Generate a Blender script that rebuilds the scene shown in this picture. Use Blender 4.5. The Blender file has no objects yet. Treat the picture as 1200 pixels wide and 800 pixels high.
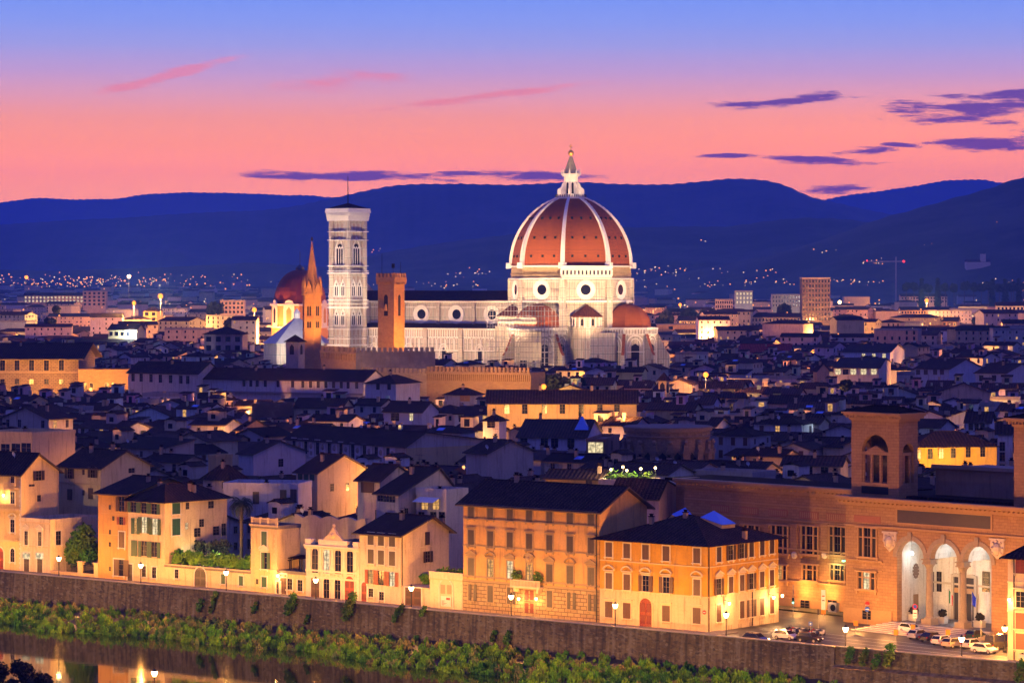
import bpy, math, random
import numpy as np
from mathutils import Vector, Matrix
R = math.radians
scene = bpy.context.scene
col = scene.collection
rnd = random.Random(7)

# ------------------------------------------------------------------ camera
FPX, HY, CH = 3550.0, 334.0, 54.0          # focal length in photo pixels, horizon row, camera height
cam_d = bpy.data.cameras.new("camera"); cam = bpy.data.objects.new("camera", cam_d); col.objects.link(cam)
cam.location = (0, 0, CH); cam.rotation_euler = (R(90), 0, 0)
cam_d.sensor_width = 36; cam_d.lens = 36 * FPX / 1200; cam_d.shift_y = -(400 - HY) / 1200
cam_d.clip_start = 1; cam_d.clip_end = 90000
scene.camera = cam

# ------------------------------------------------------------------ world: dusk sky
world = bpy.data.worlds.new("World"); scene.world = world; world.use_nodes = True
wt = world.node_tree; wn = wt.nodes; wl = wt.links; wn.clear()
def N(nodes, t, **k):
    n = nodes.new(t)
    for a, b in k.items(): setattr(n, a, b)
    return n
def mth(nt, op, a, b=None, c=None, clamp=False):
    n = nt.nodes.new('ShaderNodeMath'); n.operation = op; n.use_clamp = clamp
    for i, x in enumerate((a, b, c)):
        if x is None: continue
        if isinstance(x, (int, float)): n.inputs[i].default_value = x
        else: nt.links.new(x, n.inputs[i])
    return n.outputs[0]
def mixc(nt, f, a, b, mode='MIX'):
    n = nt.nodes.new('ShaderNodeMix'); n.data_type = 'RGBA'; n.blend_type = mode
    for i, x in ((0, f), (6, a), (7, b)):
        if isinstance(x, (int, float)): n.inputs[i].default_value = x
        elif isinstance(x, (tuple, list)): n.inputs[i].default_value = (*x[:3], 1)
        else: nt.links.new(x, n.inputs[i])
    return n.outputs[2]
def sm(nt, x, a, b):
    n = nt.nodes.new('ShaderNodeMapRange'); n.interpolation_type = 'SMOOTHSTEP'
    nt.links.new(x, n.inputs[0]); n.inputs[1].default_value = a; n.inputs[2].default_value = b
    return n.outputs[0]
def ramp(nt, fac, stops, interp='LINEAR'):
    n = nt.nodes.new('ShaderNodeValToRGB'); r = n.color_ramp; r.interpolation = interp
    while len(r.elements) > 1: r.elements.remove(r.elements[-1])
    r.elements[0].position = stops[0][0]; r.elements[0].color = (*stops[0][1], 1)
    for p, c in stops[1:]:
        e = r.elements.new(p); e.color = (*c, 1)
    nt.links.new(fac, n.inputs[0]); return n.outputs[0]
def lin(r, g, b):
    f = lambda c: (c / 255 / 12.92) if c / 255 <= .04045 else ((c / 255 + .055) / 1.055) ** 2.4
    return (f(r), f(g), f(b))
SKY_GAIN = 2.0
HAZE = 6.8e-5
AIR_D, AIR_H, AIR_I = 26500.0, 1050.0, (.02, .042, .37)
NEARL = 120000
FLOODK = .115
STREETK = 5
tc = N(wn, 'ShaderNodeTexCoord'); sx = N(wn, 'ShaderNodeSeparateXYZ'); wl.new(tc.outputs['Generated'], sx.inputs[0])
dx, dy, dz = sx.outputs
hyp = mth(wt, 'SQRT', mth(wt, 'ADD', mth(wt, 'MULTIPLY', dx, dx), mth(wt, 'MULTIPLY', dy, dy)))
v = mth(wt, 'DIVIDE', dz, mth(wt, 'MAXIMUM', hyp, .001))
u = mth(wt, 'DIVIDE', dx, mth(wt, 'MAXIMUM', dy, .02))
vv = lambda y: (HY - y) / FPX / .12
def through_air(y, r, g, b):               # the sky's own radiance: what reaches the eye, less the air's share, undimmed
    c = lin(r, g, b); vt = max((HY - y) / FPX, .002); T = math.exp(-HAZE * min(AIR_D, (AIR_H - CH) / vt)); T0 = math.exp(-HAZE * AIR_D); k = (1 - T) / (1 - T0)
    return tuple(max(c[i] - AIR_I[i] * k, .01) / (T * SKY_GAIN) for i in range(3))
low = ramp(wt, mth(wt, 'DIVIDE', v, .12), [(max(0, vv(y)), through_air(y, *c)) for y, c in (
    (334, (240, 122, 100)), (232, (250, 150, 112)), (200, (252, 146, 118)), (170, (252, 150, 140)), (140, (242, 152, 166)),
    (112, (220, 156, 193)), (85, (190, 156, 216)), (55, (158, 158, 233)), (28, (138, 156, 243)), (0, (124, 152, 248)))])
# the left of the glow is more orange, the right more rose
low = mixc(wt, mth(wt, 'MULTIPLY', mth(wt, 'MULTIPLY', sm(wt, u, -.05, .2), mth(wt, 'SUBTRACT', 1.0, sm(wt, v, .03, .07))), .55), low, tuple(a * b for a, b in zip(through_air(200, 236, 138, 152), (1, 1, 1))))
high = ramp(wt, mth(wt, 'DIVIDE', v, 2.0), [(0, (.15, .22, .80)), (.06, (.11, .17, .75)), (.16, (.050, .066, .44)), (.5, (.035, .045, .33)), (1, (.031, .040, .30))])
front = mixc(wt, sm(wt, v, .095, .16), low, high)
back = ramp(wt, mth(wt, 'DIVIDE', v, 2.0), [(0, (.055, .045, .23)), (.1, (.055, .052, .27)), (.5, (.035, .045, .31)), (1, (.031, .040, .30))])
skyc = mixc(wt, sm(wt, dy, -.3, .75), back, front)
# clouds: thin streaks, shaped in the sky's own direction coordinates
cb = N(wn, 'ShaderNodeCombineXYZ'); wl.new(u, cb.inputs[0]); wl.new(mth(wt, 'MULTIPLY', v, 8.0), cb.inputs[1]); AMT_ = 1
nz = N(wn, 'ShaderNodeTexNoise'); nz.inputs['Scale'].default_value = 34; nz.inputs['Detail'].default_value = 9; nz.inputs['Roughness'].default_value = .68
wl.new(cb.outputs[0], nz.inputs['Vector'])
def streak(x, y, w, h, tilt=0, edge=.45, amt=1.7):
    cu, cv = (x - 600) / FPX, (HY - y) / FPX
    a = mth(wt, 'SUBTRACT', u, cu); b = mth(wt, 'SUBTRACT', v, cv)
    b = mth(wt, 'SUBTRACT', b, mth(wt, 'MULTIPLY', a, tilt))
    a = mth(wt, 'DIVIDE', a, w / FPX); b = mth(wt, 'DIVIDE', b, h / FPX)
    d = mth(wt, 'SQRT', mth(wt, 'ADD', mth(wt, 'MULTIPLY', a, a), mth(wt, 'MULTIPLY', b, b)))
    m = mth(wt, 'ADD', mth(wt, 'SUBTRACT', 1.0, d), mth(wt, 'MULTIPLY', mth(wt, 'SUBTRACT', nz.outputs[0], .5), amt * 2.4))
    return sm(wt, m, edge - .35, edge + .25)
def union(ls):
    o = ls[0]
    for l in ls[1:]: o = mth(wt, 'MAXIMUM', o, l)
    return o
dark = union([streak(920, 120, 95, 8, .07), streak(1165, 125, 140, 22, .06), streak(1180, 112, 90, 7, .1), streak(1170, 170, 110, 13, 0), streak(950, 187, 90, 7, -.03),
              streak(1015, 179, 60, 6, .05), streak(860, 183, 60, 3.5, 0), streak(380, 207, 150, 8, -.01), streak(560, 204, 110, 6, -.01), streak(640, 206, 90, 7, -.04), streak(980, 222, 90, 7, 0), streak(1060, 172, 40, 4, -.1)])
rosy = union([streak(190, 92, 120, 9, .26, .5, .8), streak(570, 113, 200, 8, .12, .6, .8), streak(400, 95, 150, 25, .1, .8, .8)])
skyc = mixc(wt, mth(wt, 'MULTIPLY', rosy, .5), skyc, through_air(100, 236, 118, 158))
skyc = mixc(wt, mth(wt, 'MULTIPLY', dark, .9), skyc, through_air(190, 70, 66, 175))
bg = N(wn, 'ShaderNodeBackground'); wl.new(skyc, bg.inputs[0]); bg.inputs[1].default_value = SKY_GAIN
wo = N(wn, 'ShaderNodeOutputWorld'); wl.new(bg.outputs[0], wo.inputs[0])

# the last violet twilight from the open sky: one weak, very soft sun
sd = bpy.data.lights.new("twilight", 'SUN'); sd.energy = .12; sd.angle = R(40); sd.color = (.55, .5, 1)
so = bpy.data.objects.new("twilight", sd); col.objects.link(so); so.rotation_euler = (R(38), 0, R(25))

scene.view_settings.view_transform = 'Standard'; scene.view_settings.look = 'None'
scene.view_settings.exposure = 0.0; scene.view_settings.gamma = 1; scene.view_settings.use_curve_mapping = False
scene.render.engine = 'CYCLES'
cy = scene.cycles
cy.use_denoising = True
cy.max_bounces = 5; cy.diffuse_bounces = 2; cy.glossy_bounces = 3; cy.transmission_bounces = 3; cy.volume_bounces = 1; cy.transparent_max_bounces = 4
cy.sample_clamp_indirect = 4; cy.caustics_reflective = False; cy.caustics_refractive = False
cy.use_light_tree = True

# ------------------------------------------------------------------ mesh builder
def nrm(a): return a / (np.linalg.norm(a) + 1e-12)
class MB:
    def __init__(s, M=None, tint=(1, 1, 1)):
        s.v = []; s.f = []; s.m = []; s.t = []; s.tint = tint; s.M = M; s.sh = []
    def pt(s, p):
        if s.M is not None:
            q = s.M @ Vector(p); p = (q.x, q.y, q.z)
        s.v.append(tuple(p)); return len(s.v) - 1
    def face(s, pts, m=0, smooth=False):
        s.f.append([s.pt(p) for p in pts]); s.m.append(m); s.t.append(s.tint); s.sh.append(smooth)
    def box(s, x0, x1, y0, y1, z0, z1, m=0, bottom=True, top=True):
        a = [(x0, y0), (x1, y0), (x1, y1), (x0, y1)]
        for i in range(4):
            p, q = a[i], a[(i + 1) % 4]
            s.face([(*p, z0), (*q, z0), (*q, z1), (*p, z1)], m)
        if top: s.face([(*p, z1) for p in a], m)
        if bottom: s.face([(*p, z0) for p in a[::-1]], m)
    def prism(s, poly, z0, z1, m=0, top=True, bottom=False, taper=1.0, c=(0, 0)):
        P = [(c[0] + (p[0] - c[0]) * taper, c[1] + (p[1] - c[1]) * taper) for p in poly]
        n = len(poly)
        for i in range(n):
            j = (i + 1) % n
            s.face([(*poly[i], z0), (*poly[j], z0), (*P[j], z1), (*P[i], z1)], m)
        if top: s.face([(*p, z1) for p in P], m)
        if bottom: s.face([(*p, z0) for p in poly[::-1]], m)
    def xz(s, poly, y0, y1, m=0, back=True):
        """polygon in x,z facing -y (counter-clockwise seen from -y), extruded from y0 (front) to y1"""
        n = len(poly)
        s.face([(p[0], y0, p[1]) for p in poly], m)
        for i in range(n):
            a, b = poly[i], poly[(i + 1) % n]
            s.face([(a[0], y0, a[1]), (a[0], y1, a[1]), (b[0], y1, b[1]), (b[0], y0, b[1])], m)
        if back: s.face([(p[0], y1, p[1]) for p in poly[::-1]], m)
    def tube(s, a, b, r0, r1=None, n=6, m=0, smooth=True, caps=True):
        r1 = r0 if r1 is None else r1
        a = np.array(a, float); b = np.array(b, float); d = nrm(b - a)
        e = nrm(np.cross(d, (0, 0, 1) if abs(d[2]) < .9 else (1, 0, 0))); g = np.cross(d, e)
        ring = lambda c, r: [tuple(c + r * (math.cos(2 * math.pi * k / n) * e + math.sin(2 * math.pi * k / n) * g)) for k in range(n)]
        A, B = ring(a, r0), ring(b, r1)
        for k in range(n):
            j = (k + 1) % n
            s.face([A[j], A[k], B[k], B[j]][::-1] if False else [A[k], B[k], B[j], A[j]][::-1], m, smooth)
        if caps:
            s.face(A, m); s.face(B[::-1], m)
    def lathe(s, prof, n, c=(0, 0), m=0, a0=0, a1=2 * math.pi, smooth=False, phase=0):
        full = abs(a1 - a0 - 2 * math.pi) < 1e-6
        for (r0, z0), (r1, z1) in zip(prof, prof[1:]):
            for k in range(n):
                t0 = phase + a0 + (a1 - a0) * k / n; t1 = phase + a0 + (a1 - a0) * (k + 1) / n
                P = lambda r, z, t: (c[0] + r * math.cos(t), c[1] + r * math.sin(t), z)
                pts = [P(r0, z0, t0), P(r0, z0, t1), P(r1, z1, t1), P(r1, z1, t0)]
                if r1 < 1e-6: pts = pts[:3]
                elif r0 < 1e-6: pts = [pts[0], pts[2], pts[3]]
                s.face(pts, m, smooth)
    def ball(s, c, r, m=0, n=8, k=5, sz=1.0):
        pr = [(max(r * math.sin(math.pi * i / k), 0), c[2] - r * sz * math.cos(math.pi * i / k)) for i in range(k + 1)]
        s.lathe(pr, n, (c[0], c[1]), m, smooth=True)
    def mesh(s, name, mats, uvscale=1.0):
        me = bpy.data.meshes.new(name)
        V = np.array(s.v, dtype=np.float32).reshape(-1, 3)
        lens = np.array([len(f) for f in s.f], dtype=np.int32)
        idx = np.fromiter((i for f in s.f for i in f), dtype=np.int32)
        me.vertices.add(len(V)); me.vertices.foreach_set('co', V.ravel())
        me.loops.add(len(idx)); me.loops.foreach_set('vertex_index', idx)
        me.polygons.add(len(lens)); st = np.concatenate(([0], np.cumsum(lens)[:-1])).astype(np.int32)
        me.polygons.foreach_set('loop_start', st); me.polygons.foreach_set('loop_total', lens)
        me.polygons.foreach_set('material_index', np.array(s.m, dtype=np.int32))
        me.polygons.foreach_set('use_smooth', np.array(s.sh, dtype=bool))
        for mt in mats: me.materials.append(mt)
        me.update(calc_edges=True)
        nr = np.zeros(len(lens) * 3, dtype=np.float32); me.polygons.foreach_get('normal', nr); nr = nr.reshape(-1, 3)
        z = np.array((0, 0, 1.0))
        steep = np.abs(nr[:, 2]) > .985
        t = np.cross(np.broadcast_to(z, nr.shape), nr); t[steep] = (1, 0, 0); t /= np.linalg.norm(t, axis=1, keepdims=True) + 1e-9
        b = np.cross(nr, t)
        fi = np.repeat(np.arange(len(lens)), lens); P = V[idx]
        uv = np.stack([(P * t[fi]).sum(1), (P * b[fi]).sum(1)], 1).astype(np.float32)
        ul = me.uv_layers.new(name='UVMap'); ul.data.foreach_set('uv', uv.ravel())
        ca = me.attributes.new('tint', 'FLOAT_COLOR', 'FACE')
        T = np.ones((len(lens), 4), dtype=np.float32); T[:, :3] = np.array(s.t, dtype=np.float32); ca.data.foreach_set('color', T.ravel())
        return me
    def build(s, name, mats, parent=None, loc=(0, 0, 0), rz=0.0):
        return link(name, s.mesh(name, mats if isinstance(mats, (list, tuple)) else [mats]), parent, loc, rz)
def link(name, me, parent=None, loc=(0, 0, 0), rz=0.0, rot=None, sc=None):
    o = bpy.data.objects.new(name, me); o.location = loc
    o.rotation_euler = rot if rot else (0, 0, rz)
    if sc: o.scale = sc
    if parent is not None: o.parent = parent
    col.objects.link(o); return o
def tag(o, label=None, cat=None, group=None, kind=None):
    if label: o['label'] = label
    if cat: o['category'] = cat
    if group: o['group'] = group
    if kind: o['kind'] = kind
    return o
def empty(name, loc, rz, label, cat, group=None):
    o = bpy.data.objects.new(name, None); o.location = loc; o.rotation_euler = (0, 0, rz); o.empty_display_size = .5
    col.objects.link(o); return tag(o, label, cat, group)
def struct(o): o['kind'] = 'structure'; return o
def cpy(root, loc, rz=None, label=None, group=None, sc=None):
    r = root.copy(); col.objects.link(r); r.location = loc
    if rz is not None: r.rotation_euler = (0, 0, rz)
    if sc: r.scale = (sc, sc, sc)
    if label: r['label'] = label
    if group: r['group'] = group
    for ch in list(root.children):
        c = ch.copy(); col.objects.link(c); c.parent = r
        for g in list(ch.children):
            d = g.copy(); col.objects.link(d); d.parent = c
    return r

# ------------------------------------------------------------------ picture geometry: from a photo pixel to a real place
def gp(x, y, z=0.0):
    Y = FPX * (CH - z) / (y - HY); return ((x - 600) / FPX * Y, Y)
def zat(y, Y): return CH - (y - HY) * Y / FPX
class Frame:
    """a local frame: origin o on the ground, x axis along direction ang, y axis away from the viewer"""
    def __init__(s, o, ang):
        s.o = o; s.a = ang; s.t = (math.cos(ang), math.sin(ang)); s.n = (-math.sin(ang), math.cos(ang))
    def w(s, a, b, z=0): return (s.o[0] + a * s.t[0] + b * s.n[0], s.o[1] + a * s.t[1] + b * s.n[1], z)
    def front(s, x, y=None, b=0.0):
        """local x (and z) where the ray of pixel x,y meets the plane local y = b"""
        k = (x - 600) / FPX
        ox, oy = s.o[0] + b * s.n[0], s.o[1] + b * s.n[1]
        a = (k * oy - ox) / (s.t[0] - k * s.t[1])
        Y = oy + a * s.t[1]
        return a if y is None else (a, zat(y, Y))
    def side(s, x, y=None, a=0.0):
        """local y (and z) on the plane local x = a"""
        k = (x - 600) / FPX
        ox, oy = s.o[0] + a * s.t[0], s.o[1] + a * s.t[1]
        b = (k * oy - ox) / (s.n[0] - k * s.n[1])
        Y = oy + b * s.n[1]
        return b if y is None else (b, zat(y, Y))
QA = -math.atan2(.634, .773)
Q = Frame((-8.5, 503.0), QA)               # the line of the river-side house fronts
# ------------------------------------------------------------------ materials
MATS = {}
def mat(name):
    m = bpy.data.materials.new(name); m.use_nodes = True; nt = m.node_tree
    b = nt.nodes['Principled BSDF']; MATS[name] = m; return m, nt, b
def tex(nt, kind, scale, uv=True, **kw):
    n = nt.nodes.new('ShaderNodeTex' + kind)
    for k, x in kw.items():
        if k in n.inputs: n.inputs[k].default_value = x
        else: setattr(n, k, x)
    if 'Scale' in n.inputs: n.inputs['Scale'].default_value = scale
    t = nt.nodes.new('ShaderNodeTexCoord'); nt.links.new(t.outputs['UV' if uv else 'Object'], n.inputs['Vector']); return n
def tmap(nt, n, sc, uv=True):
    mp = nt.nodes.new('ShaderNodeMapping'); mp.inputs['Scale'].default_value = sc
    t = nt.nodes.new('ShaderNodeTexCoord'); nt.links.new(t.outputs['UV' if uv else 'Object'], mp.inputs[0]); nt.links.new(mp.outputs[0], n.inputs['Vector'])
def bump(nt, b, h, strength=.3, dist=.05):
    n = nt.nodes.new('ShaderNodeBump'); n.inputs['Strength'].default_value = strength; n.inputs['Distance'].default_value = dist
    nt.links.new(h, n.inputs['Height']); nt.links.new(n.outputs[0], b.inputs['Normal'])
def tintnode(nt):
    a = nt.nodes.new('ShaderNodeAttribute'); a.attribute_name = 'tint'; return a.outputs['Color']
def setc(nt, b, c):
    if isinstance(c, tuple): b.inputs['Base Color'].default_value = (*c, 1)
    else: nt.links.new(c, b.inputs['Base Color'])
def simple(name, c, rough=.8, metal=0, var=.15, scale=1.0, tint=False):
    m, nt, b = mat(name); b.inputs['Roughness'].default_value = rough; b.inputs['Metallic'].default_value = metal
    n = tex(nt, 'Noise', scale, Detail=5.0)
    base = tintnode(nt) if tint else c
    k = mth(nt, 'ADD', mth(nt, 'MULTIPLY', n.outputs[0], 2 * var), 1 - var)
    cc = nt.nodes.new('ShaderNodeCombineColor')
    for i in range(3): nt.links.new(k, cc.inputs[i])
    setc(nt, b, mixc(nt, 1.0, base, cc.outputs[0], 'MULTIPLY')); return m
# plaster: tinted per face, with grime streaks, patches of repair
def plaster(name, streaks=.6, patch=.4):
    m, nt, b = mat(name); b.inputs['Roughness'].default_value = .9
    t = tintnode(nt)
    n1 = nt.nodes.new('ShaderNodeTexNoise'); n1.inputs['Scale'].default_value = 1; n1.inputs['Detail'].default_value = 6; tmap(nt, n1, (1.6, .16, 1))
    n2 = tex(nt, 'Noise', .22, Detail=7.0, Roughness=.65)
    n3 = tex(nt, 'Noise', 3.0, Detail=4.0)
    n4 = tex(nt, 'Voronoi', .35)
    c = mixc(nt, mth(nt, 'MULTIPLY', sm(nt, n1.outputs[0], .48, .8), streaks), t, (.15, .09, .045))
    c = mixc(nt, mth(nt, 'MULTIPLY', sm(nt, n2.outputs[0], .5, .7), patch), c, (.30, .24, .17))
    c = mixc(nt, mth(nt, 'MULTIPLY', sm(nt, n3.outputs[0], .45, .75), .2), c, (.18, .13, .09))
    hs = nt.nodes.new('ShaderNodeHueSaturation'); nt.links.new(c, hs.inputs['Color'])
    nt.links.new(mth(nt, 'ADD', mth(nt, 'MULTIPLY', n2.outputs[0], .9), .55), hs.inputs['Value'])
    setc(nt, b, hs.outputs[0]); bump(nt, b, n3.outputs[0], .25, .03); return m
M_PL = plaster('plaster')
M_PLO = plaster('old_plaster', .6, .5)
# roof tiles: rows of barrel tiles down the slope
def roofmat(name, c1, c2, sc=1.0):
    m, nt, b = mat(name); b.inputs['Roughness'].default_value = .95; b.inputs['Specular IOR Level'].default_value = .08
    w = nt.nodes.new('ShaderNodeTexWave'); w.bands_direction = 'X'; w.inputs['Scale'].default_value = .40 * sc; w.inputs['Distortion'].default_value = 1.0; w.inputs['Detail'].default_value = 2
    t = nt.nodes.new('ShaderNodeTexCoord'); nt.links.new(t.outputs['UV'], w.inputs['Vector'])
    w2 = nt.nodes.new('ShaderNodeTexWave'); w2.bands_direction = 'Y'; w2.inputs['Scale'].default_value = .8 * sc; w2.inputs['Distortion'].default_value = 1.5; nt.links.new(t.outputs['UV'], w2.inputs['Vector'])
    n = tex(nt, 'Noise', .5, Detail=8.0, Roughness=.7); n2 = tex(nt, 'Noise', 4, Detail=3.0)
    c = mixc(nt, sm(nt, n.outputs[0], .35, .68), c1, c2)
    c = mixc(nt, mth(nt, 'MULTIPLY', sm(nt, n2.outputs[0], .48, .7), .65), c, tuple(x * 2.8 for x in c2))
    c = mixc(nt, mth(nt, 'MULTIPLY', mth(nt, 'SUBTRACT', 1.0, w.outputs[0]), .6), c, tuple(x * .35 for x in c1))
    c = mixc(nt, 1.0, c, tintnode(nt), 'MULTIPLY')
    setc(nt, b, c); bump(nt, b, mth(nt, 'ADD', w.outputs[0], mth(nt, 'MULTIPLY', w2.outputs[0], .4)), .8, .12); return m
M_RF = roofmat('roof_tiles', (.040, .022, .017), (.080, .042, .029))
def blockmat(name, c1, c2, mortar, bw, bh, ms=.02, var=.4, bstr=.5, patch=None, rough=.9, offset=.5, squash=1.0):
    m, nt, b = mat(name); b.inputs['Roughness'].default_value = rough
    br = nt.nodes.new('ShaderNodeTexBrick'); br.offset = offset; br.squash = squash
    for k, x in (('Color1', (*c1, 1)), ('Color2', (*c2, 1)), ('Mortar', (*mortar, 1)), ('Scale', 1.0), ('Mortar Size', ms), ('Brick Width', bw), ('Row Height', bh), ('Bias', 0.0), ('Mortar Smooth', .3)): br.inputs[k].default_value = x
    t = nt.nodes.new('ShaderNodeTexCoord'); nt.links.new(t.outputs['UV'], br.inputs['Vector'])
    n = tex(nt, 'Noise', .35, Detail=8.0, Roughness=.7); n2 = tex(nt, 'Noise', 2.2, Detail=5.0)
    hs = nt.nodes.new('ShaderNodeHueSaturation'); nt.links.new(br.outputs[0], hs.inputs['Color'])
    k = mth(nt, 'ADD', mth(nt, 'MULTIPLY', mth(nt, 'ADD', n.outputs[0], mth(nt, 'MULTIPLY', n2.outputs[0], .6)), var * 2), 1 - var * 1.6)
    nt.links.new(k, hs.inputs['Value']); c = hs.outputs[0]
    if patch: c = mixc(nt, mth(nt, 'MULTIPLY', sm(nt, n.outputs[0], .52, .66), patch[1]), c, patch[0])
    setc(nt, b, c); bump(nt, b, mth(nt, 'SUBTRACT', mth(nt, 'MULTIPLY', n2.outputs[0], .5), br.outputs['Fac']), bstr, .05); return m
M_STONE = blockmat('sandstone_blocks', (.42, .235, .10), (.35, .19, .08), (.2, .11, .05), 1.1, .48, .02, .3)
M_PIETRA = simple('pietra_stone', (.33, .25, .17), .85, var=.3, scale=1.5)
M_RUST = blockmat('rusticated_stone', (.42, .30, .15), (.33, .22, .11), (.12, .08, .05), 1.3, .62, .06, .4, .9)
M_BRICK = blockmat('old_brick', (.30, .17, .09), (.24, .13, .07), (.17, .12, .08), .5, .14, .02, .35, .5, ((.38, .27, .16), .5))
M_RIVER = None
M_DOME = blockmat('dome_tiles', (.56, .135, .022), (.42, .095, .018), (.13, .035, .018), .9, .42, .07, .45, .6, ((.16, .05, .03), .5))
# river wall: coursed rubble, damp at the foot, pale lime runs
def rivermat():
    m, nt, b = mat('river_wall_stone'); b.inputs['Roughness'].default_value = .92
    vo = tex(nt, 'Voronoi', 2.6); tmap(nt, vo, (1.1, 2.3, 1)); vo.inputs['Scale'].default_value = 1.6
    n = tex(nt, 'Noise', .12, Detail=9.0, Roughness=.7); n2 = tex(nt, 'Noise', 2.5, Detail=6.0, Roughness=.7)
    n3 = nt.nodes.new('ShaderNodeTexNoise'); n3.inputs['Scale'].default_value = 1; n3.inputs['Detail'].default_value = 5; tmap(nt, n3, (1.3, .12, 1))
    c = mixc(nt, sm(nt, n.outputs[0], .38, .62), (.15, .085, .036), (.25, .15, .066))
    sep = nt.nodes.new('ShaderNodeSeparateColor'); nt.links.new(vo.outputs['Color'], sep.inputs[0])
    c = mixc(nt, mth(nt, 'MULTIPLY', sm(nt, sep.outputs[0], .72, 1.0), .55), c, (.36, .26, .17))
    c = mixc(nt, mth(nt, 'MULTIPLY', sm(nt, sep.outputs[1], .55, 1.0), .6), c, (.055, .035, .028))
    c = mixc(nt, mth(nt, 'MULTIPLY', sm(nt, n3.outputs[0], .5, .72), .6), c, (.32, .23, .16))
    c = mixc(nt, mth(nt, 'MULTIPLY', sm(nt, n3.outputs[0], .5, .3), .7), c, (.05, .035, .028))
    c = mixc(nt, mth(nt, 'MULTIPLY', sm(nt, n2.outputs[0], .45, .8), .6), c, (.045, .03, .024))
    setc(nt, b, c); bump(nt, b, mth(nt, 'ADD', vo.outputs['Distance'], n2.outputs[0]), .7, .12); return m
M_RIVER = rivermat()
# cathedral marble: white slabs framed in green and rose
def marble(name, pw, ph, line=.13, white=(.66, .59, .48), green=(.10, .13, .10), rose=.35):
    m, nt, b = mat(name); b.inputs['Roughness'].default_value = .6
    def brick(w, h, ms, off):
        br = nt.nodes.new('ShaderNodeTexBrick'); br.offset = off
        for k, x in (('Scale', 1.0), ('Mortar Size', ms), ('Brick Width', w), ('Row Height', h), ('Mortar Smooth', .1), ('Bias', 0.0)): br.inputs[k].default_value = x
        br.inputs['Color1'].default_value = (*white, 1); br.inputs['Color2'].default_value = (white[0] * .86, white[1] * .84, white[2] * .8, 1); br.inputs['Mortar'].default_value = (*green, 1)
        t = nt.nodes.new('ShaderNodeTexCoord'); nt.links.new(t.outputs['UV'], br.inputs['Vector']); return br
    b1 = brick(pw, ph, line * .8, 0.0); b2 = brick(pw, ph, line * 3.2, 0.0)
    n = tex(nt, 'Noise', .3, Detail=8.0, Roughness=.7); n3 = tex(nt, 'Noise', .8, Detail=4.0); n4 = nt.nodes.new('ShaderNodeTexNoise'); n4.inputs['Scale'].default_value = 1; n4.inputs['Detail'].default_value = 5; tmap(nt, n4, (.9, .1, 1))
    c = mixc(nt, mth(nt, 'MULTIPLY', mth(nt, 'SUBTRACT', 1.0, b2.outputs['Fac']), rose * 1.5), b1.outputs[0], (.46, .30, .21))
    c = mixc(nt, mth(nt, 'MULTIPLY', b1.outputs['Fac'], sm(nt, n3.outputs[0], .25, .55)), c, green)
    c = mixc(nt, mth(nt, 'MULTIPLY', sm(nt, n4.outputs[0], .45, .7), .5), c, (.30, .20, .11))
    c = mixc(nt, mth(nt, 'MULTIPLY', sm(nt, n.outputs[0], .45, .7), .35), c, (.38, .29, .19))
    setc(nt, b, c); bump(nt, b, b1.outputs['Fac'], -.4, .1); return m
M_MARB = marble('marble_panels', 2.4, 3.5, .18, green=(.22, .22, .17), rose=.25)
M_MARB2 = marble('marble_small_panels', 2.1, 4.4, .18, green=(.27, .26, .20), rose=.3)
M_MARB3 = marble('tower_marble_panels', 2.6, 3.9, .15, (.72, .65, .56), (.30, .28, .22), .5)
M_WHITE = simple('white_marble', (.84, .77, .66), .6, var=.15, scale=.8)
M_OCHRE = blockmat('rough_masonry', (.50, .36, .20), (.42, .29, .15), (.26, .17, .09), 1.2, .4, .03, .35, .8)
M_ORPL = simple('orange_plaster', (.62, .30, .09), .85, var=.2, scale=.6)
M_TOWER = blockmat('tower_stone', (.42, .25, .10), (.36, .20, .08), (.24, .13, .06), .9, .4, .03, .35, .6)
M_DARK = simple('dark_opening', (.012, .010, .012), .9)
M_LEAD = simple('lead_roof', (.08, .08, .09), .5)
M_PALE = simple('pale_stone_roof', (.50, .47, .44), .7, var=.2, scale=.4)
M_GOLD, _nt, _b = mat('gilded_copper'); setc(_nt, _b, (.85, .50, .12)); _b.inputs['Metallic'].default_value = .7; _b.inputs['Roughness'].default_value = .45
M_METAL = simple('dark_iron', (.03, .03, .032), .5, .6)
M_STEEL = simple('galvanised_steel', (.35, .33, .32), .5, .4)
M_TRIM = simple('stone_trim', (.42, .33, .22), .85, var=.25, scale=2, tint=False)
M_TRIMT = simple('tinted_trim', (1, 1, 1), .85, var=.15, scale=2, tint=True)
M_PAINT = simple('painted_wood', (1, 1, 1), .55, var=.12, scale=3, tint=True)
M_AWN = simple('canvas', (1, 1, 1), .9, var=.1, scale=2, tint=True)
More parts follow.
